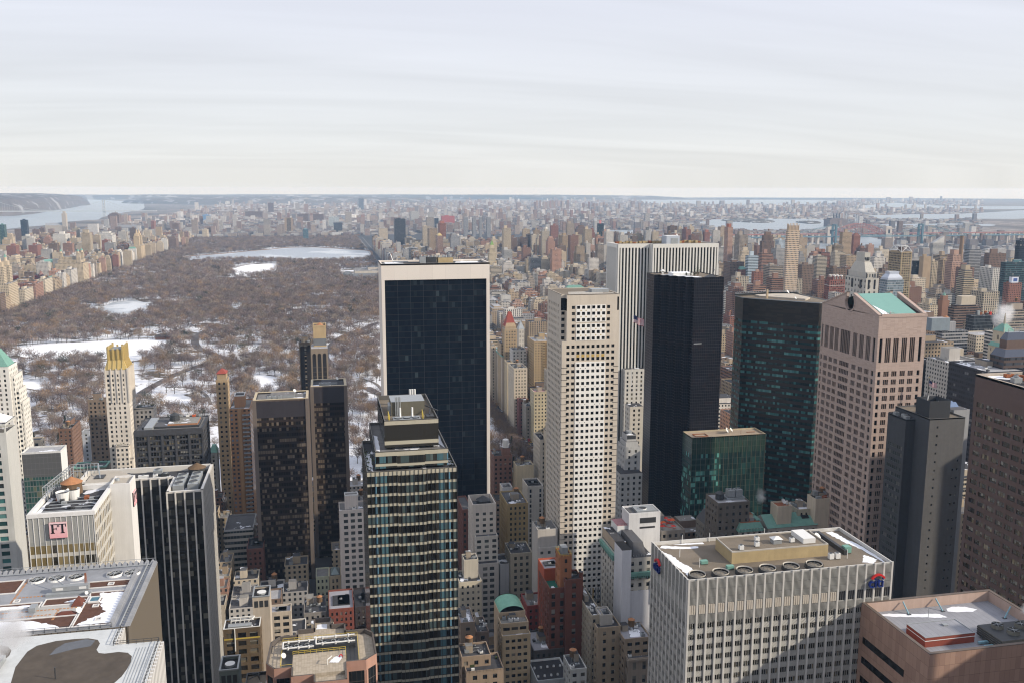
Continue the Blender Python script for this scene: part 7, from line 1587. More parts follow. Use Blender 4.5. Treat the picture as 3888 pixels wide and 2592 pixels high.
 (-817.9,-791.7,2667.1,2685.8,50,(0.33,0.28,0.23),'punch','box','grey tan arched house behind the museum wing'),
 (-807,-775.7,2743.7,2755.7,48,(0.42,0.35,0.25),'punch','none','tan gridded block with large windows above the museum'),
 (-784.1,-746.3,2785.7,2855.7,52,(0.5,0.42,0.31),'punch','green','cream long apartment house left of the triple turrets'),
 (-665.6,-639.6,2829.4,2841.4,52,(0.33,0.28,0.23),'punch','none','grey apartment house just right of the triple turrets'),
 (-646.6,-629,2897,2909,55,(0.4,0.26,0.2),'punch','box','pinkish apartment house along the park edge'),
 (-640.3,-624,2941.7,2953.7,60,(0.42,0.35,0.25),'punch','steps','tan setback apartment house with a square tower on the park edge'),
 (-648.3,-631.1,3084.3,3096.3,50,(0.24,0.11,0.08),'punch','none','red apartment house with white lines on the park edge'),
 (-672.5,-651.9,3204.7,3274.7,58,(0.62,0.6,0.56),'punch','steps','white apartment house with a stepped roof on the park edge'),
 (-642.7,-616.7,3218.5,3230.5,55,(0.42,0.35,0.25),'punch','none','tan narrow apartment house left of the twin towers on the park edge'),
 (-663.7,-637.7,3415.8,3427.8,50,(0.62,0.6,0.56),'punch','green','white narrow house with green roof left of the twin towers'),
 (-641.7,-615.7,3573.6,3585.6,52,(0.42,0.35,0.25),'punch','box','tan house just right of the twin towers on the park edge'),
 (-643.7,-617.7,3681.5,3693.5,54,(0.5,0.42,0.31),'punch','box','cream house second from the twin towers on the park edge'),
 (-656.4,-630.4,3824.8,3836.8,48,(0.33,0.28,0.23),'punch','none','grey tan house third from the twin towers on the park edge'),
 (-636.3,-610.3,3814.1,3826.1,55,(0.5,0.42,0.31),'punch','steps','cream house with a stepped top farther along the park edge'),
 (-639.7,-613.7,3937.2,3949.2,55,(0.62,0.6,0.56),'punch','none','white grey house before the brown twin block on the park edge'),
 (-648.4,-612,4158.2,4228.2,55,(0.17,0.115,0.09),'punch','steps','brown pair of blocks at the far park edge'),
 (-603.3,-589.3,4256.9,4268.9,45,(0.4,0.26,0.2),'punch','none','pale pink house beyond the brown pair on the park edge'),
 (-599.2,-585.2,4323.1,4335.1,40,(0.36,0.27,0.18),'punch','none','small tan house, last along the park edge'),
]
SPEC = {
'beresford': (-695.7,-637.1,2669.5,2747.8,58),
'eldorado': (-647,-625.4,3440.7,3529.1,58),
'sanremo': (-677.9,-648.8,2095.9,2143.9,60),
'museum': (-794.8,-732.5,2628.6,2693.3,24),
'museum_w': (-691.1,-663.4,2510,2568.3,34),
'society': (-692.6,-670.3,2368,2400.8,18),
'carlyle': (462.8,488.6,2565.9,2595.9,92),
'riverside': (-1512.4,-1490.1,5930.3,5960.3,108),
'cathedral': (-1135.8,-1033.9,5586.2,5616.2,52),
'stadium': (170.1,341.2,8066.5,8166.5,32),
'chimney': (1262.7,1269.1,1628.2,1638.2,165),
'dome': (1007.6,1020.9,1334.2,1348.2,78),
}
OCC = []                                          # footprints already taken
def city_box(m,x0,x1,y0,y1,z,col,sty,rf,rng,detail=True):
    """one building into a mesh: body, setbacks, parapet, bulkheads"""
    m.col = col;mt = masonry if sty in ('blank','plain') else MATS.get(sty,MATS['punch']);w,d = x1-x0,y1-y0;u0 = rng.randint(0,40)*1.0
    if rf == 'steps' and z > 30:
        z1 = z*.84;m.prism(rect(x0,x1,y0,y1),0,z1,mt,roof_tar,None,u0);k = .13
        m.prism(rect(x0+w*k,x1-w*k,y0+d*k,y1-d*.05),z1,z1+(z-z1)*.6,mt,roof_tar,None,u0);m.prism(rect(x0+w*.3,x1-w*.25,y0+d*.3,y1-d*.1),z1+(z-z1)*.6,z,masonry,roof_tar)
    else:
        m.prism(rect(x0,x1,y0,y1),0,z,mt,roof_tar if not (detail and w > 8) else None,None,u0)
        if detail and w > 8:
            m.sheet(rect(x0,x1,y0,y1),z-.9,roof_tar)
            for a in ((x0,y0,x1,y0,0,.4),(x1,y1,x0,y1,0,-.4)): m.quad((a[0],a[1],z),(a[2],a[3],z),(a[2],a[3]+a[5],z),(a[0],a[1]+a[5],z),masonry)
            m.quad((x0,y1,z),(x0,y0,z),(x0+.4,y0,z),(x0+.4,y1,z),masonry);m.quad((x1-.4,y1,z),(x1-.4,y0,z),(x1,y0,z),(x1,y1,z),masonry)
            m.wall(x1-.4,y1-.4,x0+.4,y1-.4,z-.9,z,masonry);m.wall(x1-.4,y0+.4,x1-.4,y1-.4,z-.9,z,masonry);m.wall(x0+.4,y1-.4,x0+.4,y0+.4,z-.9,z,masonry)
        if rf in ('box','none','penth','flat') or not detail:
            h = 4 if rf == 'none' else min(9,3+z*.05)
            if rf == 'box' or rng.random() < .75: a = x0+w*rng.uniform(.15,.4);b = y0+d*rng.uniform(.3,.5);m.prism(rect(a,a+w*rng.uniform(.25,.42),b,b+d*rng.uniform(.25,.4)),z-.9 if detail else z,z+h,masonry,roof_tar)
        if detail and rng.random() < .6:
            for k in range(rng.randint(1,4)): a,b = x0+w*rng.uniform(.1,.8),y0+d*rng.uniform(.1,.8);m.box(a,a+rng.uniform(1,2.5),b,b+rng.uniform(1,2.5),z-.9,z+rng.uniform(.4,2),metal_g if rng.random() < .6 else masonry,roof_tar)
def extras(t_o,o,x0,x1,y0,y1,z,rf,rng,col):
    """parts of their own on a city tower"""
    w,d,cx,cy = x1-x0,y1-y0,(x0+x1)/2,(y0+y1)/2;m = MB(col);nm = None;lab = None
    if rf in ('box','steps') and rng.random() < .7: m.cyl(cx+w*.1,cy+d*.15,z+2,z+6,1.8,1.8,wood,8);m.cyl(cx+w*.1,cy+d*.15,z+6,z+7.4,1.9,.05,terra,8);nm = 'water_tank'
    elif rf == 'pink': m.box(cx-w*.2,cx+w*.1,cy-d*.2,cy+d*.2,z,z+12,solid('pink_lantern',(.62,.22,.22),.7));nm = 'lantern';lab = 'pink rooftop lantern'
    elif rf in ('redtop','red'): m.box(cx-w*.28,cx+w*.28,cy-d*.3,cy+d*.3,z,z+10,solid('red_cap',(.34,.13,.08),.85),roof_tar);nm = 'bulkhead'
    elif rf == 'cyl': m.cyl(cx,cy,z,z+9,w*.3,w*.3,masonry,12,roof_tar);nm = 'bulkhead'
    elif rf in ('green','greenhall','greenhip'): m.hip(x0+1,x1-1,y0+1,y1-1,z,z+6,copper,.5,.5,.6);nm = 'copper_roof';lab = 'green copper roof'
    elif rf == 'glass': m.box(cx-w*.2,cx+w*.3,cy-d*.2,cy+d*.2,z,z+11,MATS['glass'],metal_g);nm = 'lantern'
    elif rf == 'peak': m.hip(x0,x1,y0,y1,z,z+9,solid('dark_red_peak',(.17,.07,.05),.8),.5,.5,.25);nm = 'peaked_roof'
    elif rf == 'slope': m.face([(x0,y0,z),(x1,y0,z),(x1,y0,z+20),],masonry);m.quad((x0,y0,z),(x1,y0,z+20),(x1,y1,z+20),(x0,y1,z),masonry);m.face([(x1,y1,z),(x0,y1,z),(x1,y1,z+20)],masonry);m.quad((x1,y0,z),(x1,y1,z),(x1,y1,z+20),(x1,y0,z+20),masonry);nm = 'slanted_roof'
    elif rf == 'whitetop': m.box(cx-w*.22,cx+w*.3,cy-d*.3,cy+d*.2,z,z+9,solid('white_tank_box',(.62,.66,.76),.6),roof_tar);m.box(cx-w*.1,cx+w*.2,cy-d*.31,cy-d*.3,z+2,z+7,solid('sign_blue2',(.05,.10,.3)));nm = 'tank_box'
    elif rf == 'cream': m.box(x0+w*.28,x1-w*.2,y0+2,y1,z,z+14,solid('cream_box',(.48,.42,.33),.85,.08));m.box(x0+w*.1,x1-w*.08,y0+1,y1,z,z+3,MATS['ribbon'],roof_tar);nm = 'plant_room'
    elif rf == 'penth': m.box(x0-w*.35,x0+w*.35,y0+d*.3,y1,z,z+13,solid('grey_plant',(.20,.24,.27),.8),roof_tar);m.cyl(cx-w*.2,cy+d*.2,z+13,z+15,3,.2,terra,10);nm = 'plant_room'
    elif rf == 'reds':
        for k in range(9): a = x0+w*rng.uniform(.1,.85);b = y0+d*rng.uniform(.1,.7);m.box(a,a+2.4,b,b+2,z,z+rng.uniform(1,5),rng.choice((rust,awn,metal_d,metal_g)))
        nm = 'roof_plant'
    elif rf == 'gold': m.hip(x0+1,x1-1,y0+1,y1-1,z,z+8,gold,.5,.5,.3);nm = 'gold_top'
    if nm: tag(m.build(nm,t_o,o),lab)
def place(lab,x0,x1,y0,y1,z,col,sty,rf,rng,group=None):
    o = ((x0+x1)/2,(y0+y1)/2,0);m = MB(col);city_box(m,x0,x1,y0,y1,z,col,sty,rf,rng)
    if sty == 'darkmid': m.box(x0+(x1-x0)*.28,x1-(x1-x0)*.22,y0-.5,y0,4,z-4,MATS['glass'])
    nm = 'city_tower' if z > 75 else ('apartment_house' if z > 28 else 'town_house')
    ob = one(nm,m,lab,'tower' if z > 75 else 'building',o,group)
    extras(ob,o,x0,x1,y0,y1,z,rf,rng,col);return ob
for i,(x0,x1,y0,y1,z,col,sty,rf,lab) in enumerate(CITY):
    place(lab,x0,x1,y0,y1,z,col,sty,rf,random.Random(900+i));OCC.append((x0,x1,y0,y1))
for a in NEAR: OCC.append((a[0]-4,a[1]+4,a[2]-4,a[3]+4))
for a in ((95,175,225,275),(150,230,195,245),(270,335,275,350),(275,345,395,450),(292,340,440,515),(275,345,540,610),(215,272,555,610),(230,330,700,760),(120,165,470,520),(30,120,590,650),(5,50,295,360),(-130,-40,185,500),(-30,20,262,320),(-240,-110,660,720)): OCC.append(a)

# named shapes of the west side and the far shore
cream = (.47,.39,.28);tn2 = (.36,.28,.20)
x0,x1,y0,y1,z = SPEC['beresford'];x0 = x1-70;y1 = y0+62
t = T('apartment_house','massive cream apartment house with three domed turrets facing the park','building',((x0+x1)/2,(y0+y1)/2,0));m = MB(cream)
m.prism(rect(x0,x1,y0,y1),0,z,MATS['punch'],roof_tar);m.prism(rect(x0+6,x1-6,y0+6,y1-4),z,z+9,MATS['punch'],roof_tar);m.prism(rect(x0+14,x1-14,y0+12,y1-8),z+9,z+17,MATS['punch'],roof_tar);t.part('wall',m)
for tx,ty in ((x0+14,y0+12),(x1-12,y0+10),(x1-12,y1-12)):
    m = MB(cream);m.box(tx-4.5,tx+4.5,ty-4.5,ty+4.5,z,z+27,MATS['punch'],masonry);m.cyl(tx,ty,z+27,z+32,3.4,3.2,masonry,8);m.cyl(tx,ty,z+32,z+38,3.4,.3,copper,8);t.part('turret',m)
OCC.append((x0,x1,y0,y1))
x0,x1,y0,y1,z = SPEC['eldorado'];x0 = x1-38;y1 = y0+75
t = T('apartment_house','cream twin towered apartment house rising above the park edge row','building',((x0+x1)/2,(y0+y1)/2,0));m = MB((.48,.38,.25))
m.prism(rect(x0,x1,y0,y1),0,z,MATS['punch'],roof_tar);t.part('wall',m)
for ty in (y0+14,y1-16):
    m = MB((.48,.38,.25));m.prism(rect(x1-24,x1-6,ty-10,ty+10),z,92,MATS['punch'],masonry);m.prism(rect(x1-21,x1-9,ty-7,ty+7),92,100,masonry,masonry);m.cyl(x1-15,ty,100,108,3.5,2.4,masonry,8);m.cyl(x1-15,ty,108,116,2.2,.3,masonry,8);t.part('tower',m)
OCC.append((x0,x1,y0,y1))
x0,x1,y0,y1,z = SPEC['sanremo'];x0 = x1-45;y1 = y0+60
t = T('apartment_house','cream twin towered apartment house cut by the left edge of the picture','building',((x0+x1)/2,(y0+y1)/2,0));m = MB(cream)
m.prism(rect(x0,x1,y0,y1),0,z,MATS['punch'],roof_tar);t.part('wall',m)
for ty in (y0+10,y1-12):
    m = MB(cream);m.prism(rect(x1-26,x1-8,ty-9,ty+9),z,z+36,MATS['punch'],masonry);m.prism(rect(x1-23,x1-11,ty-6,ty+6),z+36,z+45,masonry,masonry);m.cyl(x1-17,ty,z+45,z+53,4,3,masonry,8);m.cyl(x1-17,ty,z+53,z+60,3,.3,copper,8);t.part('tower',m)
OCC.append((x0,x1,y0,y1))
x0,x1,y0,y1,z = SPEC['museum'];m = MB((.20,.10,.085));brst = solid('brown_sandstone',(.24,.13,.11),.9,.2)
t = T('museum','brown stone museum wing with a cone roofed turret at the park edge','museum',((x0+x1)/2,y0+20,0))
m.prism(rect(x0-60,x1,y0,y0+22),0,22,MATS['punch'],None);m.hip(x0-60,x1,y0,y0+22,22,30,redt,.5,.5,.8);m.prism(rect(x1-20,x1,y0+22,y0+70),0,24,MATS['punch'],None);m.hip(x1-20,x1,y0+22,y0+70,24,31,redt,.5,.5,.7);t.part('wing',m)
m = MB((.24,.13,.11));m.cyl(x1,y0,0,32,6.5,6.5,brst,12,brst);m.cyl(x1,y0,32,43,6.8,.2,brst,12);t.part('turret',m)
x0,x1,y0,y1,z = SPEC['museum_w']
t = T('museum','white stone museum front with a green copper roof at the park edge','museum',((x0+x1)/2,y0+25,0));m = MB((.60,.60,.59));wl = solid('museum_stone',(.58,.58,.57),.85,.1)
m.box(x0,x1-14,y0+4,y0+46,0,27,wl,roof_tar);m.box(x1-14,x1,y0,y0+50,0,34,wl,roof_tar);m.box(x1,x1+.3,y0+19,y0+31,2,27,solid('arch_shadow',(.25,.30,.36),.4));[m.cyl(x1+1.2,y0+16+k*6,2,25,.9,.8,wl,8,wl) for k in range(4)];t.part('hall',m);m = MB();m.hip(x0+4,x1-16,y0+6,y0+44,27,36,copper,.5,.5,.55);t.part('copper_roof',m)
OCC.append((x0-70,x1,y0-60,y0+60))
x0,x1,y0,y1,z = SPEC['society']
t = T('museum','low stone hall with blue glass and an orange banner at the park edge','museum',((x0+x1)/2,y0+10,0));m = MB((.40,.38,.33));m.prism(rect(x1-32,x1,y0,y0+34),0,18,masonry,solid('pale_green_roof',(.42,.48,.46),.8));t.part('hall',m);m = MB();m.box(x1-28,x1-18,y0-.3,y0,3,15,solid('blue_glass',(.10,.18,.28),.2));t.part('window',m);m = MB();m.box(x1,x1+.3,y0+6,y0+13,3,16,solid('orange_banner',(.42,.15,.06),.8));t.part('banner',m)
x0,x1,y0,y1,z = SPEC['carlyle']
t = T('hotel_tower','cream stepped hotel tower with a green pyramid spire among the low streets','tower',((x0+x1)/2,y0+10,0));m = MB((.50,.42,.29));w = x1-x0
m.prism(rect(x0,x1,y0,y0+30),0,z*.62,MATS['punch'],roof_tar);m.prism(rect(x0+w*.12,x1-w*.12,y0+4,y0+24),z*.62,z*.85,MATS['punch'],roof_tar);m.prism(rect(x0+w*.2,x1-w*.2,y0+6,y0+22),z*.85,z,MATS['punch'],roof_tar);m.prism(rect(x0+w*.3,x1-w*.3,y0+8,y0+18),z,z+9,masonry,roof_tar);t.part('wall',m)
m = MB();m.hip(x0+w*.3,x1-w*.3,y0+8,y0+18,z+9,z+21,solid('bright_green_spire',(.17,.30,.08),.7),.5,.5,.06);t.part('spire',m);OCC.append((x0,x1,y0,y0+30))
x0,x1,y0,y1,z = SPEC['riverside']
t = T('church','pale gothic church tower standing before the wide river','church',((x0+x1)/2,y0+10,0));m = MB((.36,.33,.29));stn = solid('church_stone',(.36,.33,.29),.9)
m.box(x0,x1,y0,y0+34,0,z,stn);m.box(x0+5,x1-5,y0+5,y0+29,z,z+12,stn);t.part('tower',m);m = MB();m.box(x0-95,x0,y0+2,y0+32,0,38,stn);m.quad((x0-95,y0+2,38),(x0,y0+2,38),(x0,y0+17,52),(x0-95,y0+17,52),solid('lead_roof',(.28,.29,.31)));m.face([(x0-95,y0+32,38),(x0-95,y0+2,38),(x0-95,y0+17,52)],stn);t.part('nave',m)
x0,x1,y0,y1,z = SPEC['cathedral']
t = T('church','long grey cathedral with buttresses behind the twin towered house','church',((x0+x1)/2,y0+10,0));m = MB();gs = solid('cathedral_stone',(.20,.20,.21),.9);m.box(x0,x1,y0,y0+30,0,z*.75,gs);m.quad((x0,y0,z*.75),(x1,y0,z*.75),(x1,y0+15,z),(x0,y0+15,z),gs);m.face([(x1,y0,z*.75),(x1,y0+30,z*.75),(x1,y0+15,z)],gs);t.part('nave',m);m = MB();[m.box(x0+(x1-x0)*(k+.3)/12,x0+(x1-x0)*(k+.5)/12,y0-7,y0,0,z*.6,gs) for k in range(12)];t.part('buttress',m)
x0,x1,y0,y1,z = SPEC['stadium']
t = T('stadium','white oval stadium far beyond the park','stadium',((x0+x1)/2,y0+60,0));m = MB();ws = solid('stadium_stone',(.56,.55,.53),.8);cx,cy,rx,ry = (x0+x1)/2,y0+110,(x1-x0)/2,110
ring = lambda k: [(cx+rx*k*math.cos(i*.3142),cy+ry*k*math.sin(i*.3142)) for i in range(20)]
m.prism(ring(1),0,z,ws,None);m.frus(ring(1),z,ring(.62),6,ws,solid('field',(.10,.13,.07)));[m.box(cx+rx*math.cos(a)-2,cx+rx*math.cos(a)+2,cy+ry*math.sin(a)-2,cy+ry*math.sin(a)+2,0,z+16,ws) for a in (3.3,3.9,4.5,5.1,5.7)];t.part('bowl',m)
x0,x1,y0,y1,z = SPEC['chimney']
t = T('chimney','tall tapering brick chimney beside the pink brown stepped tower','chimney',((x0+x1)/2,y0,0));m = MB();cb = solid('chimney_brick',(.27,.19,.13),.9);m.cyl((x0+x1)/2,y0+4,0,z,5.2,3.6,cb,12);m.cyl((x0+x1)/2,y0+4,z,z+2,4.2,4.2,cb,12,black);t.part('shaft',m)
x0,x1,y0,y1,z = SPEC['dome']
t = T('church_tower','small red brick turret with a green copper cap','tower',((x0+x1)/2,y0+5,0));m = MB((.26,.14,.09));m.box(x0,x1,y0,y0+12,0,z,masonry,roof_tar);m.box(x0+2,x1-2,y0+2,y0+10,z,z+7,masonry);t.part('shaft',m);m = MB();m.cyl((x0+x1)/2,y0+6,z+7,z+12,3.2,.6,copper,8);t.part('cap',m)

# ---------------------------------------------------------------- street grid fill, near to far
PAL = [((.42,.34,.24),4),((.34,.265,.185),4),((.48,.42,.33),4),((.20,.115,.085),3),((.27,.16,.12),2),((.17,.12,.09),3),((.54,.51,.47),4),((.32,.31,.30),2),((.37,.22,.16),2)]
PALX = [c for c,n in PAL for _ in range(n)]
CN = {PAL[0][0]: 'tan',PAL[1][0]: 'brown tan',PAL[2][0]: 'cream',PAL[3][0]: 'red brick',PAL[4][0]: 'dusty red',PAL[5][0]: 'dark brown',PAL[6][0]: 'pale grey',PAL[7][0]: 'grey',PAL[8][0]: 'pinkish'}
rng = random.Random(21)
def free(x0,x1,y0,y1,pad=1):
    for a in OCC:
        if x0 < a[1]+pad and x1 > a[0]-pad and y0 < a[3]+pad and y1 > a[2]-pad: return False
    return True
FILL = []                                         # (x0, x1, y0, y1, z, base colour, facade, roof)
def add(x0,x1,y0,y1,z,sty=None,rf=None,col=None,chk=True):
    if chk and not free(x0,x1,y0,y1): return
    col = col or rng.choice(PALX)
    sty = sty or rng.choice(('punch','punch','punch','punch','ribbon','rib'))
    rf = rf or rng.choice(('box','box','none','steps' if z > 35 else 'none','none'))
    FILL.append((x0,x1,y0,y1,z,col,sty,rf))
AV = [216,330,349,462,492,600,618,728,752,936,960,1150,1174,1370,1394,1530]
def block(xa,xb,ya,yb,hb,ht,pt,midr=True):
    """one city block: taller houses on the avenue ends, rows between"""
    e = min(30,(xb-xa)*.3)
    for xs in ((xa,xa+e),(xb-e,xb)):
        y = ya
        while y < yb-8:
            dd = min(yb-y,rng.uniform(18,32)) if rng.random() < .75 else yb-y
            if yb-y-dd < 10: dd = yb-y
            h = rng.uniform(*hb)
            if rng.random() < pt: h = rng.uniform(*ht)
            x0_,x1_ = xs
            if h > 75: add(x0_+2,x1_-2,y+1,min(y+dd,y+28)-1,h)
            else: add(x0_,x1_,y,y+dd-.3,h)
            y += dd
    x = xa+e+.3
    while x < xb-e-4:
        ww = min(rng.uniform(8,24),xb-e-x)
        for ys in ((ya,ya+rng.uniform(17,26)),(yb-rng.uniform(17,26),yb)):
            h = rng.uniform(15,22) if rng.random() < .72 else rng.uniform(24,46)
            if rng.random() < pt*.25: h = rng.uniform(ht[0]*.7,ht[1]*.8)
            add(x,x+ww-.2,ys[0],ys[1],h,'punch' if h < 24 else None)
        x += ww
for k in range(0,42):
    ya = 776+k*78;yb = ya+62
    for j in range(0,16,2):
        xa,xb = AV[j],AV[j+1]
        if xa > .78*ya+150: continue
        if j == 0: hb,ht,pt = (40,54),(56,64),.1
        elif j < 6: hb,ht,pt = (26,50),(55,80),.05
        elif j < 8: hb,ht,pt = (20,46),(70,110),.16
        else: hb,ht,pt = (18,44),(70,120),.30
        if k > 34: hb,ht,pt = (16,26),(45,60),.30
        block(xa,xb,ya,yb,hb,ht,pt)
for k in range(0,9):                             # office blocks south and east of the park corner
    ya = 205+k*80;yb = ya+62
    for xa,xb in ((-215,-130),(-128,-62),(-60,60),(60,185),(216,318),(346,455),(492,590),(618,715),(752,925),(960,1130)):
        if xb < -.3*ya or xa > .83*ya: continue
        if xa < 200 and ya > 690: continue
        nl = 3 if xa > 200 else 8
        for q_ in range(nl):
            wx = (xb-xa)/nl;x0 = xa+q_*wx;dp = 29 if xa > 200 else 15
            for yy in ((ya,ya+32) if xa > 200 else (ya,ya+16,ya+32,ya+48)):
                h = rng.uniform(18,45) if xa < 300 else rng.uniform(35,80)
                if xa > 450: h = rng.uniform(60,125)
                if xa < 200: h = rng.uniform(8,24)
                if xa < -61: h = rng.uniform(12,34)
                add(x0,x0+wx-(1 if xa > 200 else .2),yy,yy+dp,h,'punch' if xa < 200 else None,rng.choice(('box','none')) if xa < 200 else None)
for k in range(-2,42):                           # west of the park
    ya = 1700+k*78;yb = ya+62
    for xa,xb in ((-700,-640),(-860,-715),(-1050,-880),(-1230,-1070),(-1390,-1250)):
        if xb < -.40*ya: continue
        first = xa == -700
        if k > 35: block(xa,xb,ya,yb,(16,28),(40,55),.15)
        elif first: block(xa,xb,ya,yb,(38,50),(52,60),.2)
        else: block(xa,xb,ya,yb,(20,46),(55,85),.16)
# the far north, east shore and beyond, coarser
def water_free(x,y):
    for P in WATER:
        ins = False;n = len(P);j = n-1
        for i in range(n):
            if (P[i][1] > y) != (P[j][1] > y) and x < (P[j][0]-P[i][0])*(y-P[i][1])/(P[j][1]-P[i][1])+P[i][0]: ins = not ins
            j = i
        if ins: return False
    return True
WATER = [
 [(-1939,6079),(-1940,6262),(-1937,6424),(-1923,6701),(-1882,6882),(-1919,7300),(-1906,7619),(-1872,7810),(-1844,8013),(-1789,8112),(-1885,8656),(-1936,9161),(-2040,10375),(-2118,11960),(-2752,15613),(-3099,17646),(-3588,18828),(-4166,20171),(-4872,21914),(-5536,23253),(-4016,17110),(-3340,14028),(-3149,12741),(-3044,11911),(-2997,11090),(-2821,9937),(-2783,9294),(-2883,9071)],
 [(1737,5519),(1949,5401),(1681,4627),(1469,4665)],
 [(3252,7320),(3606,7384),(3941,7392),(4189,7049),(3705,6249),(3165,5320),(3117,5466),(2907,5266),(2630,5380),(2569,5778),(2832,6632)],
 [(1991,4141),(2093,4123),(2279,4089),(2478,4073),(2651,4338),(2897,4556),(2865,4300),(2787,4027),(2504,3684),(2292,3562),(1941,3339),(1874,3352),(1635,3396)],
 [(5282,8166),(5964,8475),(6832,8703),(8669,9945),(6291,7208),(5598,7125),(5062,7026),(4766,7259)],
 [(3964,6092),(4448,6171),(4882,6006),(4606,5664),(4503,5848),(3752,5575)],
 [(7225,11691),(10513,15488),(9633,13400),(9588,12226),(10544,12102),(9073,10409),(8353,10647),(7579,11184)],
 [(7269,20325),(9596,19693),(11055,19146),(10997,17632),(9491,15602),(7674,13642),(6615,13566),(5381,15042)],
]
FAR = []
PALF = [(.30,.25,.215),(.23,.165,.14),(.36,.32,.28),(.20,.18,.18),(.42,.40,.38),(.27,.20,.17),(.5,.49,.48)]
for i in range(19000):
    y = 4250+(rng.random()**1.3)*14500;x = rng.uniform(-.30*y-150,.80*y)
    if y < 5150 and -680 < x < 1500: continue
    if x < -560-.09*(y-5000) and y > 4900 and x < -1450: continue
    if not water_free(x,y): continue
    s = rng.uniform(6,16)*(1+y/14000);h = rng.uniform(8,20)
    if rng.random() < .09: h = rng.uniform(38,62);s = rng.uniform(9,17)
    if rng.random() < .010: h = rng.uniform(70,100)
    if x > 2200 and y < 9000 and rng.random() < .8: h = rng.uniform(6,13);s *= 1.2
    FAR.append((x-s,x+s,y-s*.7,y+s*.7,h,rng.choice(PALF)))
for i in range(2600):                             # east shore streets
    y = rng.uniform(1500,4300);x = rng.uniform(1750+.05*y,.88*y+300)
    if x < 1700 or not water_free(x,y): continue
    s = rng.uniform(8,20);FAR.append((x-s,x+s,y-s*.7,y+s*.7,rng.uniform(7,18) if rng.random() < .9 else rng.uniform(25,60),rng.choice(PALF)))
for gx,gy,n,h in ((1480,3300,6,60),(900,5600,9,55),(600,6200,8,50),(1300,5400,10,58),(1700,5900,9,60),(2400,8200,12,60),(300,7000,8,55),(1500,8500,14,70),(2900,11500,16,100),(3400,11000,12,90),(900,9500,10,60),(-300,8000,8,55),(4300,9400,10,50)):
    for k in range(n):
        x,y = gx+rng.uniform(-260,260),gy+rng.uniform(-160,160);c = rng.choice(((.22,.13,.10),(.25,.17,.13),(.30,.24,.20)))
        if water_free(x,y): FAR.append((x-11,x+11,y-9,y+9,h*rng.uniform(.8,1.1),c))

# coarse depth sort: which fill buildings show, and how large
def proj(x,y,z):
    p = Vector((x,y,z-260));w = p.dot(cf);return (1176+2101.3*p.dot(r2)/w,784+2101.3*p.dot(d2)/w,w)
allb = [(a[0],a[1],a[2],a[3],a[4],-1) for a in NEAR]+[(a[0],a[1],a[2],a[3],a[4],-1) for a in CITY]
allb += [(101.9,168.9,236.9,266.9,147,-1),(159,204,204,237,135,-1),(280,326,285,345,180,-1),(286,322,401,434,145,-1),(299,328.6,447,506,198,-1),(284,334,546,600,186,-1),(220,260,564,602,202,-1),(241,320,707,753,215,-1),(127,160,478,512,190,-1),(38,112,613,644,210,-1),(13,44,305,350,168,-1),(-89,-70,285,312,163,-1),(-100,-49,364,400,142,-1),(-96,-52,236,278,149,-1),(-110,-42,190,235,148,-1),(-22,13,270,314,108,-1),(-156,-140,690,712,150,-1)]
allb += [(*a[:5],i) for i,a in enumerate(FILL)]
allb.sort(key=lambda a: -a[2])
SCL = 3;ids = np.full((523,784),-2,dtype=np.int32)
for a in allb:
    if a[2] < 150: continue
    P4 = [proj(x,y,z) for x in (a[0],a[1]) for y in (a[2],a[3]) for z in (0,a[4])]
    if min(p[2] for p in P4) < 50: continue
    xs = [p[0]/SCL for p in P4];yt = proj((a[0]+a[1])/2,a[2],a[4])[1]/SCL;yb_ = max(p[1] for p in P4)/SCL
    x0,x1 = max(0,int(min(xs)+.5)),min(784,int(max(xs)+.5));y0,y1 = max(0,int(yt+.5)),min(523,int(yb_+.5))
    if x1 > x0 and y1 > y0: ids[y0:y1,x0:x1] = a[5]
cnt = np.bincount(ids[ids >= 0].ravel(),minlength=len(FILL))
order = np.argsort(-cnt)
NIND = 130
REF = [('gold crowned tower',-148,690,140),('white framed slab',75,613,205),('cream square windowed tower',143,480,200),('white ribbed slab',290,707,213),('black faceted tower',240,570,200),('dark green glass tower',310,560,184),('pediment tower',314,450,195),('tall bay windowed tower',763,1391,150),('black twin slab tower',330,3975,120),('triple turreted house',-680,2850,60),('twin towered house',-650,3380,80),('teal glass tower',1070,3450,110),('pair of ribbed slabs',800,2900,95),('tan balcony slab',240,980,85),('steep red roof',213,1034,110),('green spired hotel',480,2400,85),('white stepped limestone tower',672,1025,150),('tan framed tower',850,1214,165),('tall pink brick tower',1100,2358,150),('teal lattice tower',1140,1321,135),('dark red capped tower',465,3571,115),('white zigzag block',800,1625,80),('long green glazed roof',540,1915,50),('brown granite tower',280,330,175),('beige banded stepped tower',28,310,150),('white fluted block',135,237,140),('green barrel roof',87,420,52),('dark red brick tower',118,435,55),('gridded black office block',-100,590,105),('bronze glass pair',-20,610,120)]
REFP = [(n,*proj(x,y,z)[:2]) for n,x,y,z in REF]
used = set()
def where(x,y,z):
    px,py,_ = proj(x,y,z);best = sorted(REFP,key=lambda r: (r[1]-px)**2+2.2*(r[2]-py)**2)[:6]
    for n,rx,ry in best:
        dx,dy = px-rx,py-ry;ax,ay = abs(dx),abs(dy)
        near = 'just ' if ax+ay < 45 else ('well ' if ax+ay > 150 else '')
        h = 'left of' if dx < 0 else 'right of';v = 'above' if dy < 0 else 'below'
        if ay < ax*.45: s = near+h
        elif ax < ay*.45: s = near+v
        else: s = near+v+' and '+h
        yield s+' the '+n
picked = []
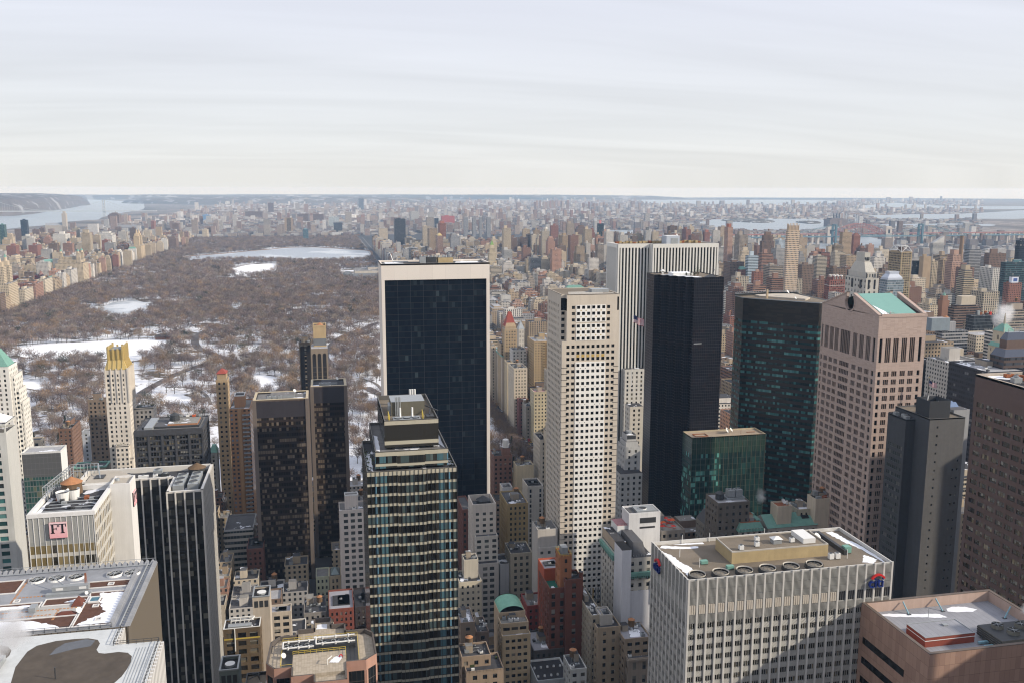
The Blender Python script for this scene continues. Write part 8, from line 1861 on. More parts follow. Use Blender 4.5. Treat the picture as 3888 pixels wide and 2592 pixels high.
for i in order:
    if len(picked) >= NIND or cnt[i] < 6: break
    x0,x1,y0,y1,z,col,sty,rf = FILL[i]
    size = 'tall' if z > 80 else ('mid height' if z > 38 else 'low')
    form = {'ribbon': 'banded','rib': 'ribbed','punch': 'small windowed','glass': 'glassy'}.get(sty,'plain')
    top = {'box': 'with roof box','steps': 'with stepped top','none': 'with flat roof'}.get(rf,'')
    noun = 'tower' if z > 75 else ('block' if z > 28 else 'house')
    lab = None;cname = CN.get(col,'dark')
    for rel in where((x0+x1)/2,y0,z):
        for base in (f'{cname} {form} {noun} {rel}',f'{size} {cname} {form} {noun} {rel}',f'{size} {cname} {noun} {top} {rel}'):
            base = ' '.join(base.split())
            if base not in used and len(base.split()) <= 16: lab = base;break
        if lab: break
    if lab is None: continue
    used.add(lab);picked.append(i)
    c = tuple(v*random.Random(int(i)).uniform(.85,1.15) for v in col)
    place(lab,x0,x1,y0,y1,z,c,sty,rf,random.Random(int(i)),'apartment blocks of the city')
pk = set(int(i) for i in picked)
m = MB();rr = random.Random(77)
for i,(x0,x1,y0,y1,z,col,sty,rf) in enumerate(FILL):
    if i in pk: continue
    k = rr.uniform(.8,1.2);city_box(m,x0,x1,y0,y1,z,tuple(v*k for v in col),sty,rf,rr,y0 < 2600)
struct('city_blocks',m,'stuff')
m = MB();MID = [(285,330,130,165,194),(470,545,323,362,206),(345,400,60,110,190),(216,252,92,160,186),(350,420,180,240,170),(460,520,200,262,215),(600,660,120,180,210),(480,540,40,100,220),(-60,60,-26,2,253)]  # towers out of view, most added and sized for the shade they cast
for i in range(170):                              # unseen office blocks added behind and beside the viewpoint for shade and dark reflections
    x,y = rr.uniform(-620,900),rr.uniform(-900,190);w,h = rr.uniform(18,34),rr.uniform(50,190)
    if abs(x) < 100 and -70 < y < 150: continue
    ok = True
    for px,py in ((x-w,y+w),(x+w,y+w),(x+w,y-w),(x-w,y-w)):
        q = proj(px,py,h)
        if q[2] > 5 and -250 < q[0] < 2600 and q[1] < 1680: ok = False
    if ok and all(x+w < a[0] or x-w > a[1] or y+w < a[2] or y-w > a[3] for a in MID): MID.append((x-w,x+w,y-w,y+w,h))
for x0,x1,y0,y1,z in MID: m.col = rr.choice(PALF);m.prism(rect(x0,x1,y0,y1),0,z,MATS[rr.choice(('punch','ribbon','rib'))],roof_tar,None,rr.randint(0,30))
struct('unseen_offices',m,'stuff')
m = MB()
for x0,x1,y0,y1,z,col in FAR:
    k = rr.uniform(.75,1.25);m.col = tuple(v*k for v in col);m.prism(rect(x0,x1,y0,y1),0,z,MATS['punch'] if y0 < 7000 else masonry,roof_tar,None,rr.randint(0,30))
struct('far_city',m,'stuff')

# ================================================================ ground, park, trees
PK = {
 'MEADOW': [(-497,1589),(-483,1620),(-451,1649),(-398,1656),(-364,1663),(-307,1662),(-265,1648),(-252,1587),(-256,1542),(-280,1506),(-328,1489),(-388,1479),(-454,1518)],
 'MEADOW2': [(-409,1305),(-398,1322),(-375,1318),(-349,1279),(-349,1239),(-374,1236),(-399,1262)],
 'LAKE': [(-540,2180),(-522,2200),(-481,2146),(-476,2176),(-472,2231),(-449,2252),(-433,2266),(-405,2218),(-383,2206),(-365,2093),(-368,2008),(-387,1972),(-417,1964),(-452,2024),(-491,2081)],
 'LAKE2': [(-201,2068),(-189,2112),(-177,2094),(-172,2011),(-183,1985),(-195,2016)],
 'LAWN': [(-284,3034),(-276,3148),(-241,3248),(-164,3289),(-148,3158),(-148,3008),(-173,2876),(-216,2799),(-260,2878)],
 'RESERVOIR': [(-500,3533),(-496,3686),(-449,3748),(-375,3832),(-315,3925),(-217,4044),(-148,4149),(-74,4166),(11,4120),(111,3984),(189,3886),(189,3653),(176,3470),(152,3368),(61,3345),(-61,3368),(-154,3405),(-278,3449),(-400,3452)],
 'CLEAR': [(-98,1310),(-64,1285),(-51,1247),(-72,1196),(-90,1213)],
 'CLEAR2': [(-199,1160),(-191,1207),(-166,1177),(-160,1129),(-179,1110)],
 'CLEAR3': [(-445,1768),(-382,1781),(-340,1722),(-377,1690),(-428,1709)],
 'CLEAR4': [(15,1451),(73,1501),(81,1382),(32,1322)],
 'MET': [(53,2970),(178,2978),(162,2686),(72,2677)],
}
RD = {
 'drive': [(-227,1120),(-233,1178),(-231,1228),(-221,1281),(-209,1332),(-196,1368),(-177,1405),(-148,1435)],
 'drive2': [(103,1788),(67,1704),(38,1647),(14,1557),(-1,1455),(3,1380),(-8,1330),(-29,1296)],
 'drive3': [(-215,1738),(-221,1688),(-218,1625),(-204,1556),(-178,1502),(-135,1425)],
 'drive4': [(51,1199),(66,1156),(83,1127)],
 'path1': [(-484,1494),(-424,1414),(-365,1363),(-314,1366),(-258,1380),(-205,1386)],
 'path2': [(-508,1638),(-460,1660),(-400,1666),(-340,1682),(-267,1677),(-212,1706)],
 'path3': [(-376,1244),(-336,1249),(-310,1299),(-300,1357)],
 'path4': [(-431,1323),(-378,1271),(-327,1235),(-300,1242)],
 'path5': [(-136,1609),(-91,1577),(-35,1661),(27,1674)],
 'path6': [(-208,1251),(-180,1245),(-153,1200),(-138,1136)],
 'path7': [(-223,2225),(-138,2125),(-63,2194),(35,2092)],
 'path8': [(18,1233),(42,1258),(64,1224),(72,1168)],
}
def gmat(name,fn):
    g = NG(name);MATS[name] = fn(g);return MATS[name]
# one sheet to the horizon
def far_ground(g):
    n1 = g.noise(.0011,6,None,.62);n2 = g.noise(.012,3,None,.7);n3 = g.noise(.05,2)
    c = g.ramp(n2,[(0,(.10,.085,.08)),(.42,(.17,.145,.13)),(.55,(.24,.21,.19)),(.63,(.36,.34,.33)),(.70,(.17,.11,.09)),(.8,(.5,.5,.51))],'LINEAR')
    w = g.ramp(n1,[(0,(.075,.068,.06)),(.46,(.10,.088,.075)),(.56,(1,1,1))],'LINEAR')
    f = g.m('MULTIPLY',g.m('SUBTRACT',n1,.40),6.0,None,True)
    k = g.m('ADD',.7,g.m('MULTIPLY',n3,.6))
    return g.fin(g.mix(1,g.mix(f,(.085,.075,.065),c),g.xyz(k,k,k),'MULTIPLY'),.9,.1)
far_g = gmat('far_ground',far_ground)
m = MB();N = 120;R = 27500
ring = [(R*math.cos(2*math.pi*i/N),R*math.sin(2*math.pi*i/N)) for i in range(N)]
m.face([(*p,0) for p in ring],far_g);struct('terrain',m)
asph = gmat('asphalt',lambda g: g.fin(g.var((.055,.055,.058),.3,.08),.85,.25))
m = MB();m.sheet([(-640,100),(1560,100),(1560,5250),(-640,5250)],.35,asph);struct('street',m)
m = MB();m.sheet([(-1420,1500),(-640.5,1500),(-640.5,5250),(-1420,5250)],.35,asph);struct('street',m)
def park_ground(g):
    p = g.n('ShaderNodeSeparateXYZ');g.t.links.new(g.pos(),p.inputs[0])
    n1 = g.noise(.016,5,None,.6);n2 = g.noise(.11,4,None,.65)
    t_ = g.m('ADD',g.m('MULTIPLY',n1,.75),g.m('MULTIPLY',n2,.35))
    lim = g.m('ADD',.45,g.m('MULTIPLY',g.m('DIVIDE',g.m('SUBTRACT',p.outputs[1],800.0),1800.0,None,True),.07))
    f = g.m('MULTIPLY',g.m('SUBTRACT',t_,lim),16.0,None,True)
    return g.fin(g.mix(f,g.var((.115,.09,.065),.35,.3),g.var((.74,.76,.80),.08,.3)),.9,.15)
pg_m = gmat('park_ground',park_ground)
m = MB();m.sheet([(-640,770),(188,770),(188,4960),(-640,4960)],.55,pg_m);struct('park_ground',m)
ice = gmat('lake_ice',lambda g: g.fin(g.mix(g.m('MULTIPLY',g.m('SUBTRACT',g.noise(.009,4,None,.5),.46),12,None,True),g.var((.36,.395,.43),.06,.05),(.60,.63,.66)),.45,.4))
resi = gmat('reservoir_ice',lambda g: g.fin(g.mix(g.m('MULTIPLY',g.m('SUBTRACT',g.noise(.0045,4,None,.5),.50),14,None,True),(.33,.37,.42),(.52,.56,.60)),.4,.4))
lawn_s = gmat('lawn_snow',lambda g: g.fin(g.var((.83,.85,.88),.05,.25),.8,.2))
def smooth(P,n=4):
    out = [];L = len(P)
    for i in range(L):
        a,b,c,d = [Vector((*P[(i+k) % L],0)) for k in (-1,0,1,2)]
        for k in range(n):
            t = k/n;q = .5*((2*b)+(c-a)*t+(2*a-5*b+4*c-d)*t*t+(3*b-a-3*c+d)*t**3);out.append((q.x,q.y))
    return out
for k,mt,nm in (('LAKE',ice,'lake'),('LAKE2',ice,'lake'),('RESERVOIR',resi,'reservoir'),('MEADOW',lawn_s,'lawn'),('MEADOW2',lawn_s,'lawn'),('LAWN',lawn_s,'lawn'),('CLEAR',lawn_s,'lawn'),('CLEAR2',lawn_s,'lawn'),('CLEAR3',lawn_s,'lawn'),('CLEAR4',lawn_s,'lawn')):
    m = MB();P = smooth(PK[k]);m.sheet(P,.8,mt);struct(nm,m)
m = MB();P = smooth(PK['RESERVOIR']);c = (sum(p[0] for p in P)/len(P),sum(p[1] for p in P)/len(P));bank = solid('reservoir_bank',(.22,.14,.09),.95,.3)
for i in range(len(P)):
    a,b = P[i],P[(i+1) % len(P)];o = lambda p,k: (c[0]+(p[0]-c[0])*k,c[1]+(p[1]-c[1])*k)
    m.quad((*o(a,.997),.9),(*o(b,.997),.9),(*o(b,1.025),2.6),(*o(a,1.025),2.6),bank)
struct('reservoir_bank',m)
road = gmat('park_road',lambda g: g.fin(g.var((.13,.115,.11),.25,.15),.9,.2));pathm = solid('park_path',(.17,.15,.135),.9,.25)
def ribbon(P,w,z,mt,name):
    m = MB();Q = []
    for i in range(len(P)-1):
        a,b,c,d = [Vector((*P[min(max(i+k,0),len(P)-1)],0)) for k in (-1,0,1,2)]
        for k in range(5):
            t = k/5;Q.append(.5*((2*b)+(c-a)*t+(2*a-5*b+4*c-d)*t*t+(3*b-a-3*c+d)*t**3))
    Q.append(Vector((*P[-1],0)));sides = []
    for i in range(len(Q)):
        d = (Q[min(i+1,len(Q)-1)]-Q[max(i-1,0)]).normalized();n = Vector((-d.y,d.x,0))*w/2;sides.append((Q[i]+n,Q[i]-n))
    for (a,b),(c,d) in zip(sides,sides[1:]): m.face([(b.x,b.y,z),(d.x,d.y,z),(c.x,c.y,z),(a.x,a.y,z)],mt)
    struct(name,m);return [(q.x,q.y) for q in Q]
ROADS = []
for k in RD: ROADS += [(p,9 if k[0] == 'd' else 3.5) for p in ribbon(RD[k],13 if k[0] == 'd' else 4.5,1.0 if k[0] == 'd' else .92,road if k[0] == 'd' else pathm,'park_road' if k[0] == 'd' else 'park_path')]
wallm = solid('park_wall',(.13,.115,.10),.95,.3)
m = MB();m.box(186.6,187.4,790,4950,.4,1.8,wallm);one('park_wall',m,'low dark stone wall along the avenue side of the park','wall',(187,2800,0))
m = MB();m.sheet([(188,700),(196.5,700),(196.5,4960),(188,4960)],.6,solid('pavement',(.20,.19,.18),.9,.2));m.sheet([(212.5,640),(216,640),(216,4960),(212.5,4960)],.5,solid('pavement',(.20,.19,.18)));struct('pavement',m)
m = MB()
for lx in (200.4,204.3,208.3):
    for k in range(60): m.sheet([(lx,700+k*9),(lx+.2,700+k*9),(lx+.2,703.5+k*9),(lx,703.5+k*9)],.45,white_p)
struct('road_marking',m)

def inside(x,y,P):
    r = False;n = len(P);j = n-1
    for i in range(n):
        if (P[i][1] > y) != (P[j][1] > y) and x < (P[j][0]-P[i][0])*(y-P[i][1])/(P[j][1]-P[i][1])+P[i][0]: r = not r
        j = i
    return r
# bare trees: trunk, limbs and a haze of fine twigs
bark = gmat('bark',lambda g: g.fin(g.attr(),.95,.1))
def tree_geo(seed,nt,wt,H=14.0,R=6.0,lt=1.0,limb=True):
    r = np.random.default_rng(seed);TV,TF = [],[]
    def strut(p,q,a,b,n=4):
        p,q = np.array(p,float),np.array(q,float);d = q-p;d /= np.linalg.norm(d);o = np.cross(d,[.3,.9,.2]);o /= np.linalg.norm(o);e = np.cross(d,o);k = len(TV)
        for c,rr in ((p,a),(q,b)):
            for i in range(n): t = 2*math.pi*i/n;TV.append(c+(o*math.cos(t)+e*math.sin(t))*rr)
        for i in range(n): TF.append((k+i,k+(i+1) % n,k+n+(i+1) % n));TF.append((k+i,k+n+(i+1) % n,k+n+i))
    top = H*.34;strut((0,0,0),(r.normal(0,.2),r.normal(0,.2),top),.38,.26)
    ends = []
    for i in range(7 if limb else 3):
        a = i*2.4+r.uniform(-.4,.4);rr = R*r.uniform(.35,.75);e = np.array([rr*math.cos(a),rr*math.sin(a),H*r.uniform(.55,.86)]);strut((0,0,top*.93),e,.20,.05,3);ends.append(e)
    n = nt;th = r.uniform(0,2*math.pi,n);cz = r.uniform(-.55,1,n);rad_ = r.random(n)**.42;lump = 1+.22*np.sin(th*3+seed)+.12*np.sin(th*5+seed*2+cz*4)
    sx = np.sqrt(1-np.clip(cz,-1,1)**2);P = np.stack([np.cos(th)*sx*rad_*R*lump,np.sin(th)*sx*rad_*R*lump,H*.60+cz*rad_*H*.40],1)
    D = P-np.array([0,0,H*.42]);D /= np.linalg.norm(D,axis=1)[:,None];D += r.normal(0,.45,(n,3));D[:,2] += .25;D /= np.linalg.norm(D,axis=1)[:,None]
    L = r.uniform(1.3,3.0,n)[:,None]*lt;A = np.cross(D,r.normal(0,1,(n,3)));A /= np.linalg.norm(A,axis=1)[:,None]
    V = np.empty((n,3,3));V[:,0] = P-D*L*.5-A*wt;V[:,1] = P-D*L*.5+A*wt;V[:,2] = P+D*L*.5
    return np.array(TV),np.array(TF),V.reshape(-1,3),np.arange(n*3).reshape(-1,3)
def conifer_geo(seed,n=260,H=14.0,R=3.6):
    r = np.random.default_rng(seed);z = H*(.08+.92*r.random(n)**1.25);rr = R*(1-z/H)*(.5+.6*r.random(n));a = r.uniform(0,6.283,n)
    P = np.stack([rr*np.cos(a),rr*np.sin(a),z],1);D = np.stack([np.cos(a),np.sin(a),-.35+0*a],1);A = np.stack([-np.sin(a),np.cos(a),0*a],1)*.55
    V = np.empty((n,3,3));V[:,0] = P-D*.7-A;V[:,1] = P-D*.7+A;V[:,2] = P+D*1.0
    return np.array([[-.2,-.2,0],[.2,-.2,0],[0,.25,0],[0,0,H*.5]]),np.array([[0,1,3],[1,2,3],[2,0,3]]),V.reshape(-1,3),np.arange(n*3).reshape(-1,3)
def tri_mesh(name,V,F,col):
    me = bpy.data.meshes.new(name);nf = len(F)
    me.vertices.add(len(V));me.vertices.foreach_set('co',np.ascontiguousarray(V,dtype=np.float32).ravel())
    me.loops.add(nf*3);me.loops.foreach_set('vertex_index',np.ascontiguousarray(F,dtype=np.int32).ravel())
    me.polygons.add(nf);me.polygons.foreach_set('loop_start',np.arange(0,nf*3,3,dtype=np.int32))
    try: me.polygons.foreach_set('loop_total',np.full(nf,3,dtype=np.int32))
    except Exception: pass
    ca = me.color_attributes.new('col','FLOAT_COLOR','POINT');cc = np.ones((len(V),4),dtype=np.float32);cc[:,:3] = col;ca.data.foreach_set('color',cc.ravel())
    me.materials.append(bark);me.update();me.validate();return me
TW = [(.190,.140,.122),(.162,.127,.118),(.205,.158,.126),(.135,.106,.10),(.25,.17,.105),(.185,.147,.138),(.225,.188,.15)]
TRK = (.075,.062,.055);EVG = (.022,.032,.018)
# where trees stand
fr_m = np.zeros((523,784),dtype=bool)           # hidden behind the near buildings
for a in allb:
    if a[5] >= 0 or a[2] > 765 or a[2] < 150: continue
    P4 = [proj(x,y,z) for x in (a[0],a[1]) for y in (a[2],a[3]) for z in (0,a[4])]
    if min(p[2] for p in P4) < 50: continue
    xs = [p[0]/SCL for p in P4];yt = proj((a[0]+a[1])/2,a[2],a[4])[1]/SCL
    x0,x1 = max(0,int(min(xs))+2),min(784,int(max(xs))-2);y0 = max(0,int(yt)+3)
    if x1 > x0: fr_m[y0:,x0:x1] = True
rt = np.random.default_rng(5);pts = []
CLR = [smooth(PK[k],2) for k in ('MEADOW','MEADOW2','LAKE','LAKE2','LAWN','RESERVOIR','CLEAR','CLEAR2','MET')]
BB = [(min(p[0] for p in P)-4,max(p[0] for p in P)+4,min(p[1] for p in P)-4,max(p[1] for p in P)+4,P) for P in CLR]
rd_grid = {}
for (x,y),w_ in ROADS: rd_grid.setdefault((int(x//30),int(y//30)),[]).append((x,y,w_))
def road_near(x,y):
    for i in (-1,0,1):
        for j in (-1,0,1):
            for a,b,w_ in rd_grid.get((int(x//30)+i,int(y//30)+j),()):
                if abs(a-x) < w_+6 and abs(b-y) < w_+6 and math.hypot(a-x,b-y) < w_+2: return True
    return False
y = 776.0
while y < 4950:
    sp = 10.5 if y < 1500 else (10.0 if y < 2600 else 12.5)
    x = -636.0
    while x < 184:
        px,py = x+rt.uniform(-.45,.45)*sp,y+rt.uniform(-.45,.45)*sp;x += sp
        if px < -.325*py-20: continue
        dens = .55+.8*math.sin(px*.017+1.3*math.sin(py*.009))*math.sin(py*.013+.8)
        lim = .54 if py < 1150 else (.70 if py < 1900 else .86)
        if rt.random() > lim*min(1.15,.55+dens): continue
        if any(a < px < b and c < py < d and inside(px,py,P) for a,b,c,d,P in BB): continue
        if py < 2300 and road_near(px,py): continue
        sx_,sy_,_ = proj(px,py,12);sx2,sy2,_ = proj(px,py,2)
        if not (-30 < sx_ < 2400): continue
        u,v = int(sx_/SCL),int(sy_/SCL)
        if 0 <= u < 784 and 0 <= v < 523 and fr_m[v,u]: continue
        pts.append((px,py))
    y += sp
for k in range(70): pts.append((187+rt.uniform(-4,5),795+k*7.5+rt.uniform(-2,2)))
for k in range(60): pts.append((rt.uniform(120,186),rt.uniform(772,1000)))
for k in range(24): pts.append((rt.uniform(150,190),rt.uniform(690,765)))
pts.sort(key=lambda p: p[1])
print('trees',len(pts))
near_t,rest = pts[:290],pts[290:]
GV = [tree_geo(s,520,.10,15+s % 3,7.2,1.3) for s in range(5)]+[conifer_geo(3,420,15,4)]
GM = [(tri_mesh('trunk',g_[0],g_[1],TRK),tri_mesh('crown',g_[2],g_[3],TW[i] if i < 5 else EVG)) for i,g_ in enumerate(GV)]
for i,(x,y) in enumerate(near_t):
    k = int(rt.integers(0,5)) if rt.random() > .05 else 5
    s = rt.uniform(.72,1.15)
    r = bpy.data.objects.new('conifer' if k == 5 else 'bare_tree',None);r.location = (x,y,.5);r.rotation_euler = (0,0,rt.uniform(0,6.28));r.scale = (s,s,s*rt.uniform(.9,1.1));r.empty_display_size = 1;C.objects.link(r)
    if k == 5: tag(r,'dark green conifer among the bare trees near the park edge','tree','conifers among the bare trees')
    else: tag(r,'bare brown tree on the snowy ground at the near edge of the park','tree','bare trees at the near edge of the park')
    for me in GM[k]:
        o = bpy.data.objects.new(me.name.split('.')[0],me);o.parent = r;C.objects.link(o)
def mass(name,P,geos,cols,jit):
    P = np.array(P);out_v,out_f,out_c,base = [],[],[],0
    kind = rt.integers(0,len(geos),len(P))
    for k,g_ in enumerate(geos):
        Q = P[kind == k];n = len(Q)
        if n == 0: continue
        for V,F,isT in ((g_[0],g_[1],True),(g_[2],g_[3],False)):
            a = rt.uniform(0,6.283,n) if isT else a_
            s = rt.uniform(.6,1.35,n) if isT else s_
            a_,s_ = a,s
            X = V[None,:,0]*s[:,None];Y = V[None,:,1]*s[:,None];ca,sa = np.cos(a)[:,None],np.sin(a)[:,None]
            W_ = np.stack([X*ca-Y*sa+Q[:,0:1],X*sa+Y*ca+Q[:,1:2],np.broadcast_to(V[None,:,2],X.shape)*s[:,None]+.4],2).reshape(-1,3)
            f = (F[None]+(np.arange(n)*len(V))[:,None,None]).reshape(-1,3)+base
            if isT: c = np.tile(np.array(TRK),(len(W_),1))
            else:
                ci = rt.integers(0,len(cols),n);cc = np.array(cols)[ci]*rt.uniform(1-jit,1+jit,(n,1));ev = rt.random(n) < .025;cc[ev] = (.04,.045,.026);c = np.repeat(cc,len(V),0)
            out_v.append(W_);out_f.append(f);out_c.append(c);base += len(W_)
    me = tri_mesh(name,np.concatenate(out_v),np.concatenate(out_f),np.concatenate(out_c));o = bpy.data.objects.new(name,me);C.objects.link(o);o['kind'] = 'stuff'
A1 = [tree_geo(20+s,300,.15,15,7.2,1.35) for s in range(5)];A2 = [tree_geo(40+s,150,.25,15,7.6,1.4,False) for s in range(5)];A3 = [tree_geo(60+s,70,.42,15,8.4,1.6,False) for s in range(5)]
mass('woodland',[p for p in rest if p[1] < 1450],A1,TW,.3);mass('woodland',[p for p in rest if 1450 <= p[1] < 2500],A2,TW,.33);mass('woodland',[p for p in rest if p[1] >= 2500],A3,TW,.33)
# glass pavilion and the low museum in the park
x0,y0 = PK['MET'][3];
t = T('museum','low cream museum with grey glass roofs among the trees left of the white framed slab','museum',(x0+60,y0+60,0));m = MB((.46,.42,.36));m.box(x0+20,x0+190,y0+20,y0+120,0,22,masonry,roof_tar);m.box(x0+60,x0+180,y0+60,y0+110,22,29,masonry,roof_tar);t.part('hall',m);m = MB();m.quad((x0,y0,1),(x0+190,y0,1),(x0+190,y0+20,15),(x0,y0+20,15),solid('grey_glass',(.14,.15,.16),.6));m.hip(x0-22,x0+22,y0+24,y0+70,2,19,solid('grey_glass',(.16,.19,.22)),.5,.5,.3);t.part('glass_wing',m)
t = T('pavilion','low brown brick pavilion beside the snowy meadow','pavilion',(PK['MEADOW'][6][0],PK['MEADOW'][6][1]+14,0));a,b = PK['MEADOW'][6];m = MB((.17,.09,.07));m.box(a-22,a+14,b+6,b+20,.5,6,masonry);t.part('wall',m);m = MB();m.hip(a-24,a+16,b+4,b+22,6,10,solid('pavilion_roof',(.09,.075,.07)),.5,.5,.6);t.part('roof',m)

# ---------------------------------------------------------------- traffic
tyre = solid('tyre',(.015,.015,.015),.9);carw = solid('car_glass',(.02,.025,.03),.1)
def car_mesh(name,col):
    m = MB();pm = solid('car_paint_'+name,col,.3,.04,1,.6)
    m.frus(rect(-.92,.92,-2.3,2.3),.35,rect(-.9,.9,-2.25,2.25),.92,pm,pm);m.frus(rect(-.86,.86,-1.75,1.2),.92,rect(-.68,.68,-1.2,.55),1.48,carw,pm);m.box(-.92,.92,-2.3,2.3,.3,.36,pm)
    for x in (-.93,.76):
        for y in (-1.45,1.45): m.box(x,x+.17,y-.32,y+.32,.02,.62,tyre)
    o = m.build('car',None,(0,0,0));me = o.data;bpy.data.objects.remove(o);return me
CM = {'yellow taxi': car_mesh('yellow',(.62,.36,.03)),'white car': car_mesh('white',(.66,.66,.66)),'black car': car_mesh('black',(.02,.02,.022)),'grey car': car_mesh('grey',(.25,.26,.27))}
rc = random.Random(12);kinds = ['yellow taxi']*9+['white car','black car','black car','grey car']
for lane,lx in enumerate((198.6,202.4,206.3,210.2)):
    yy = 700+lane*3
    while yy < 1180:
        k = rc.choice(kinds) if 790 < yy < 960 else rc.choice(kinds+['black car','grey car','white car'])
        o = bpy.data.objects.new(k.split()[1],CM[k]);o.location = (lx+rc.uniform(-.3,.3),yy,.42);o.rotation_euler = (0,0,math.pi);C.objects.link(o)
        tag(o,k+' in the traffic on the avenue beside the park','taxi' if 'taxi' in k else 'car',k.replace('taxi','taxis').replace(' car',' cars')+' on the avenue beside the park');yy += rc.choice((6.2,7,9,12)) if 780 < yy < 950 else rc.choice((9,14,22))
for k,(x,y,a,kd) in enumerate(((-73,612,.3,'yellow taxi'),(-68,614,1.4,'yellow taxi'),(-66,607,1.5,'yellow taxi'),(-61,613,1.5,'white car'),(-55,620,1.5,'black car'),(-46,608,1.5,'black car'))):
    o = bpy.data.objects.new(kd.split()[1],CM[kd]);o.location = (x,y,.42);o.rotation_euler = (0,0,a);C.objects.link(o);tag(o,kd+' crossing in the dark street gap left of the bronze glass pair','taxi' if 'taxi' in kd else 'car',kd+'s in the dark street gap')
def bus(x,y,col,lab):
    t = T('bus',lab,'bus',(x,y,.4));m = MB();pm = solid('bus_'+lab.split()[0],col,.4,.05);m.box(x-1.25,x+1.25,y-6,y+6,.7,3.4,pm,pm);t.part('body',m);m = MB();m.box(x-1.28,x+1.28,y-5.6,y+5.6,1.7,2.7,carw);t.part('window_band',m)
    for wy in (-4,3.6):
        m = MB();m.box(x-1.3,x-1.0,y+wy-.5,y+wy+.5,.42,1.3,tyre);m.box(x+1.0,x+1.3,y+wy-.5,y+wy+.5,.42,1.3,tyre);t.part('wheel',m)
bus(199.6,858,(.68,.70,.72),'white bus on the avenue beside the bare trees');bus(205,905,(.40,.08,.08),'red roofed bus farther up the avenue');bus(199.2,836,(.55,.60,.66),'pale blue bus nearest on the avenue')

# ================================================================ water, islands, hills, bridges
def waterm(g):
    n = g.noise(.004,3);n2 = g.noise(.03,3)
    return g.fin(g.mix(n,(.20,.245,.28),(.29,.33,.36)),g.m('ADD',.22,g.m('MULTIPLY',n,.25)),.5,0,(n2,.25,1.0))
wat = gmat('river',waterm)
NW = ['river','river','river','river','bay','river','bay','bay']
for i,P in enumerate(WATER):
    m = MB();m.sheet(smooth(P,3) if i != 7 else P,1.2+i*.15,wat);struct(NW[i],m)
isl = gmat('island_ground',lambda g: g.fin(g.mix(g.m('GREATER_THAN',g.noise(.02,4),.6),g.var((.085,.075,.06),.3,.05),(.6,.62,.64)),.95,.1))
def hill(name,P,z,rough,mt,seed=1,n=26,steep=.9):
    """land rising from its shore outline"""
    rr = random.Random(seed);P = smooth(P,n//len(P)+1);c = (sum(p[0] for p in P)/len(P),sum(p[1] for p in P)/len(P));m = MB();L = len(P)
    lev = [(1,0),(.97,.45),(.9,.8),(.7,.95),(.35,1.0)];rings = []
    for k,h in lev: rings.append([(c[0]+(p[0]-c[0])*k,c[1]+(p[1]-c[1])*k,1+z*h*(1+rr.uniform(-rough,rough))) for p in P])
    for A,B in zip(rings,rings[1:]):
        for i in range(L): j = (i+1) % L;m.face([A[i],A[j],B[j],B[i]],mt)
    m.face(rings[-1],mt);struct(name,m)
pal = gmat('wooded_bluff',lambda g: g.fin(g.mix(g.m('GREATER_THAN',g.noise(.004,5),.58),g.var((.11,.092,.08),.35,.006),(.26,.26,.27)),.95,.1))
hill('bluff',[(-2905,9300),(-2800,9850),(-3075,12034),(-3383,14115),(-3620,15600),(-5200,16500),(-7500,14000),(-6500,8600),(-3400,8500)],178,.05,pal,2,60)
hill('hills',[(-9000,21500),(-4000,22000),(0,22500),(3000,22000),(6500,21000),(9000,21500),(7000,24500),(0,26000),(-8000,25500)],84,.22,pal,4,90)
hill('hills',[(-3200,16500),(-1500,15500),(400,15800),(2000,16500),(1500,19000),(-1500,19500),(-3200,18500)],88,.2,pal,6,60)
hill('hills',[(9000,22500),(13000,21000),(18000,18500),(20500,16000),(21500,16500),(17000,21500),(11000,25000)],12,.2,pal,8,70)
hill('island',[(3232,6610),(3300,6500),(3480,6650),(3610,6970),(3650,7250),(3400,7350),(3200,7000)],9,.3,isl,3,40)
hill('island',[(3577,6411),(3574,6271),(3710,6365),(3830,6616),(3824,6748),(3650,6640)],9,.3,isl,5,36)
m = MB();m.sheet(smooth([(2080,4125),(2290,4107),(2443,4080),(2640,4340),(2440,4376),(2200,4363)],3),4,isl);struct('island',m)

steel_r = solid('arch_steel',(.33,.15,.13),.8);steel_t = solid('teal_steel',(.10,.18,.22),.8);granp = solid('pier_granite',(.50,.45,.40),.9);steel_g = solid('bridge_grey',(.42,.45,.47),.8)
# red steel arch between stone towers, with its long viaduct
Y = 4000;t = T('arch_bridge','red steel arch bridge between pale stone towers with a long viaduct','bridge',(2534,Y,0))
m = MB()
for x in (2379,2689): m.box(x-16,x+16,Y-12,Y+12,0,76,granp);m.box(x-18,x+18,Y-14,Y+14,70,74,granp);m.box(x-13,x+13,Y-9,Y+9,76,82,granp);m.box(x-5,x+5,Y-12.3,Y-12,48,66,black)
t.part('tower',m);m = MB();n = 22;top = lambda f: 46+46*math.sin(math.pi*f)**.85+4;bot = lambda f: 12+66*math.sin(math.pi*f)**.8
for i in range(n):
    f0,f1 = i/n,(i+1)/n;a,b = 2392+284*f0,2392+284*f1
    for yy in (Y-8,Y+8):
        m.tube((a,yy,top(f0)),(b,yy,top(f1)),1.5,steel_r,4);m.tube((a,yy,bot(f0)),(b,yy,bot(f1)),1.7,steel_r,4);m.tube((a,yy,bot(f0)),(a,yy,top(f0)),.8,steel_r,4);m.tube((a,yy,top(f0)),(b,yy,bot(f1)),.7,steel_r,4)
        if bot(f0) > 50: m.tube((a,yy,bot(f0)),(a,yy,48),.6,steel_r,4)
t.part('arch',m);m = MB();m.box(1300,3600,Y-6,Y+6,45,49.5,steel_r);t.part('deck',m)
m = MB()
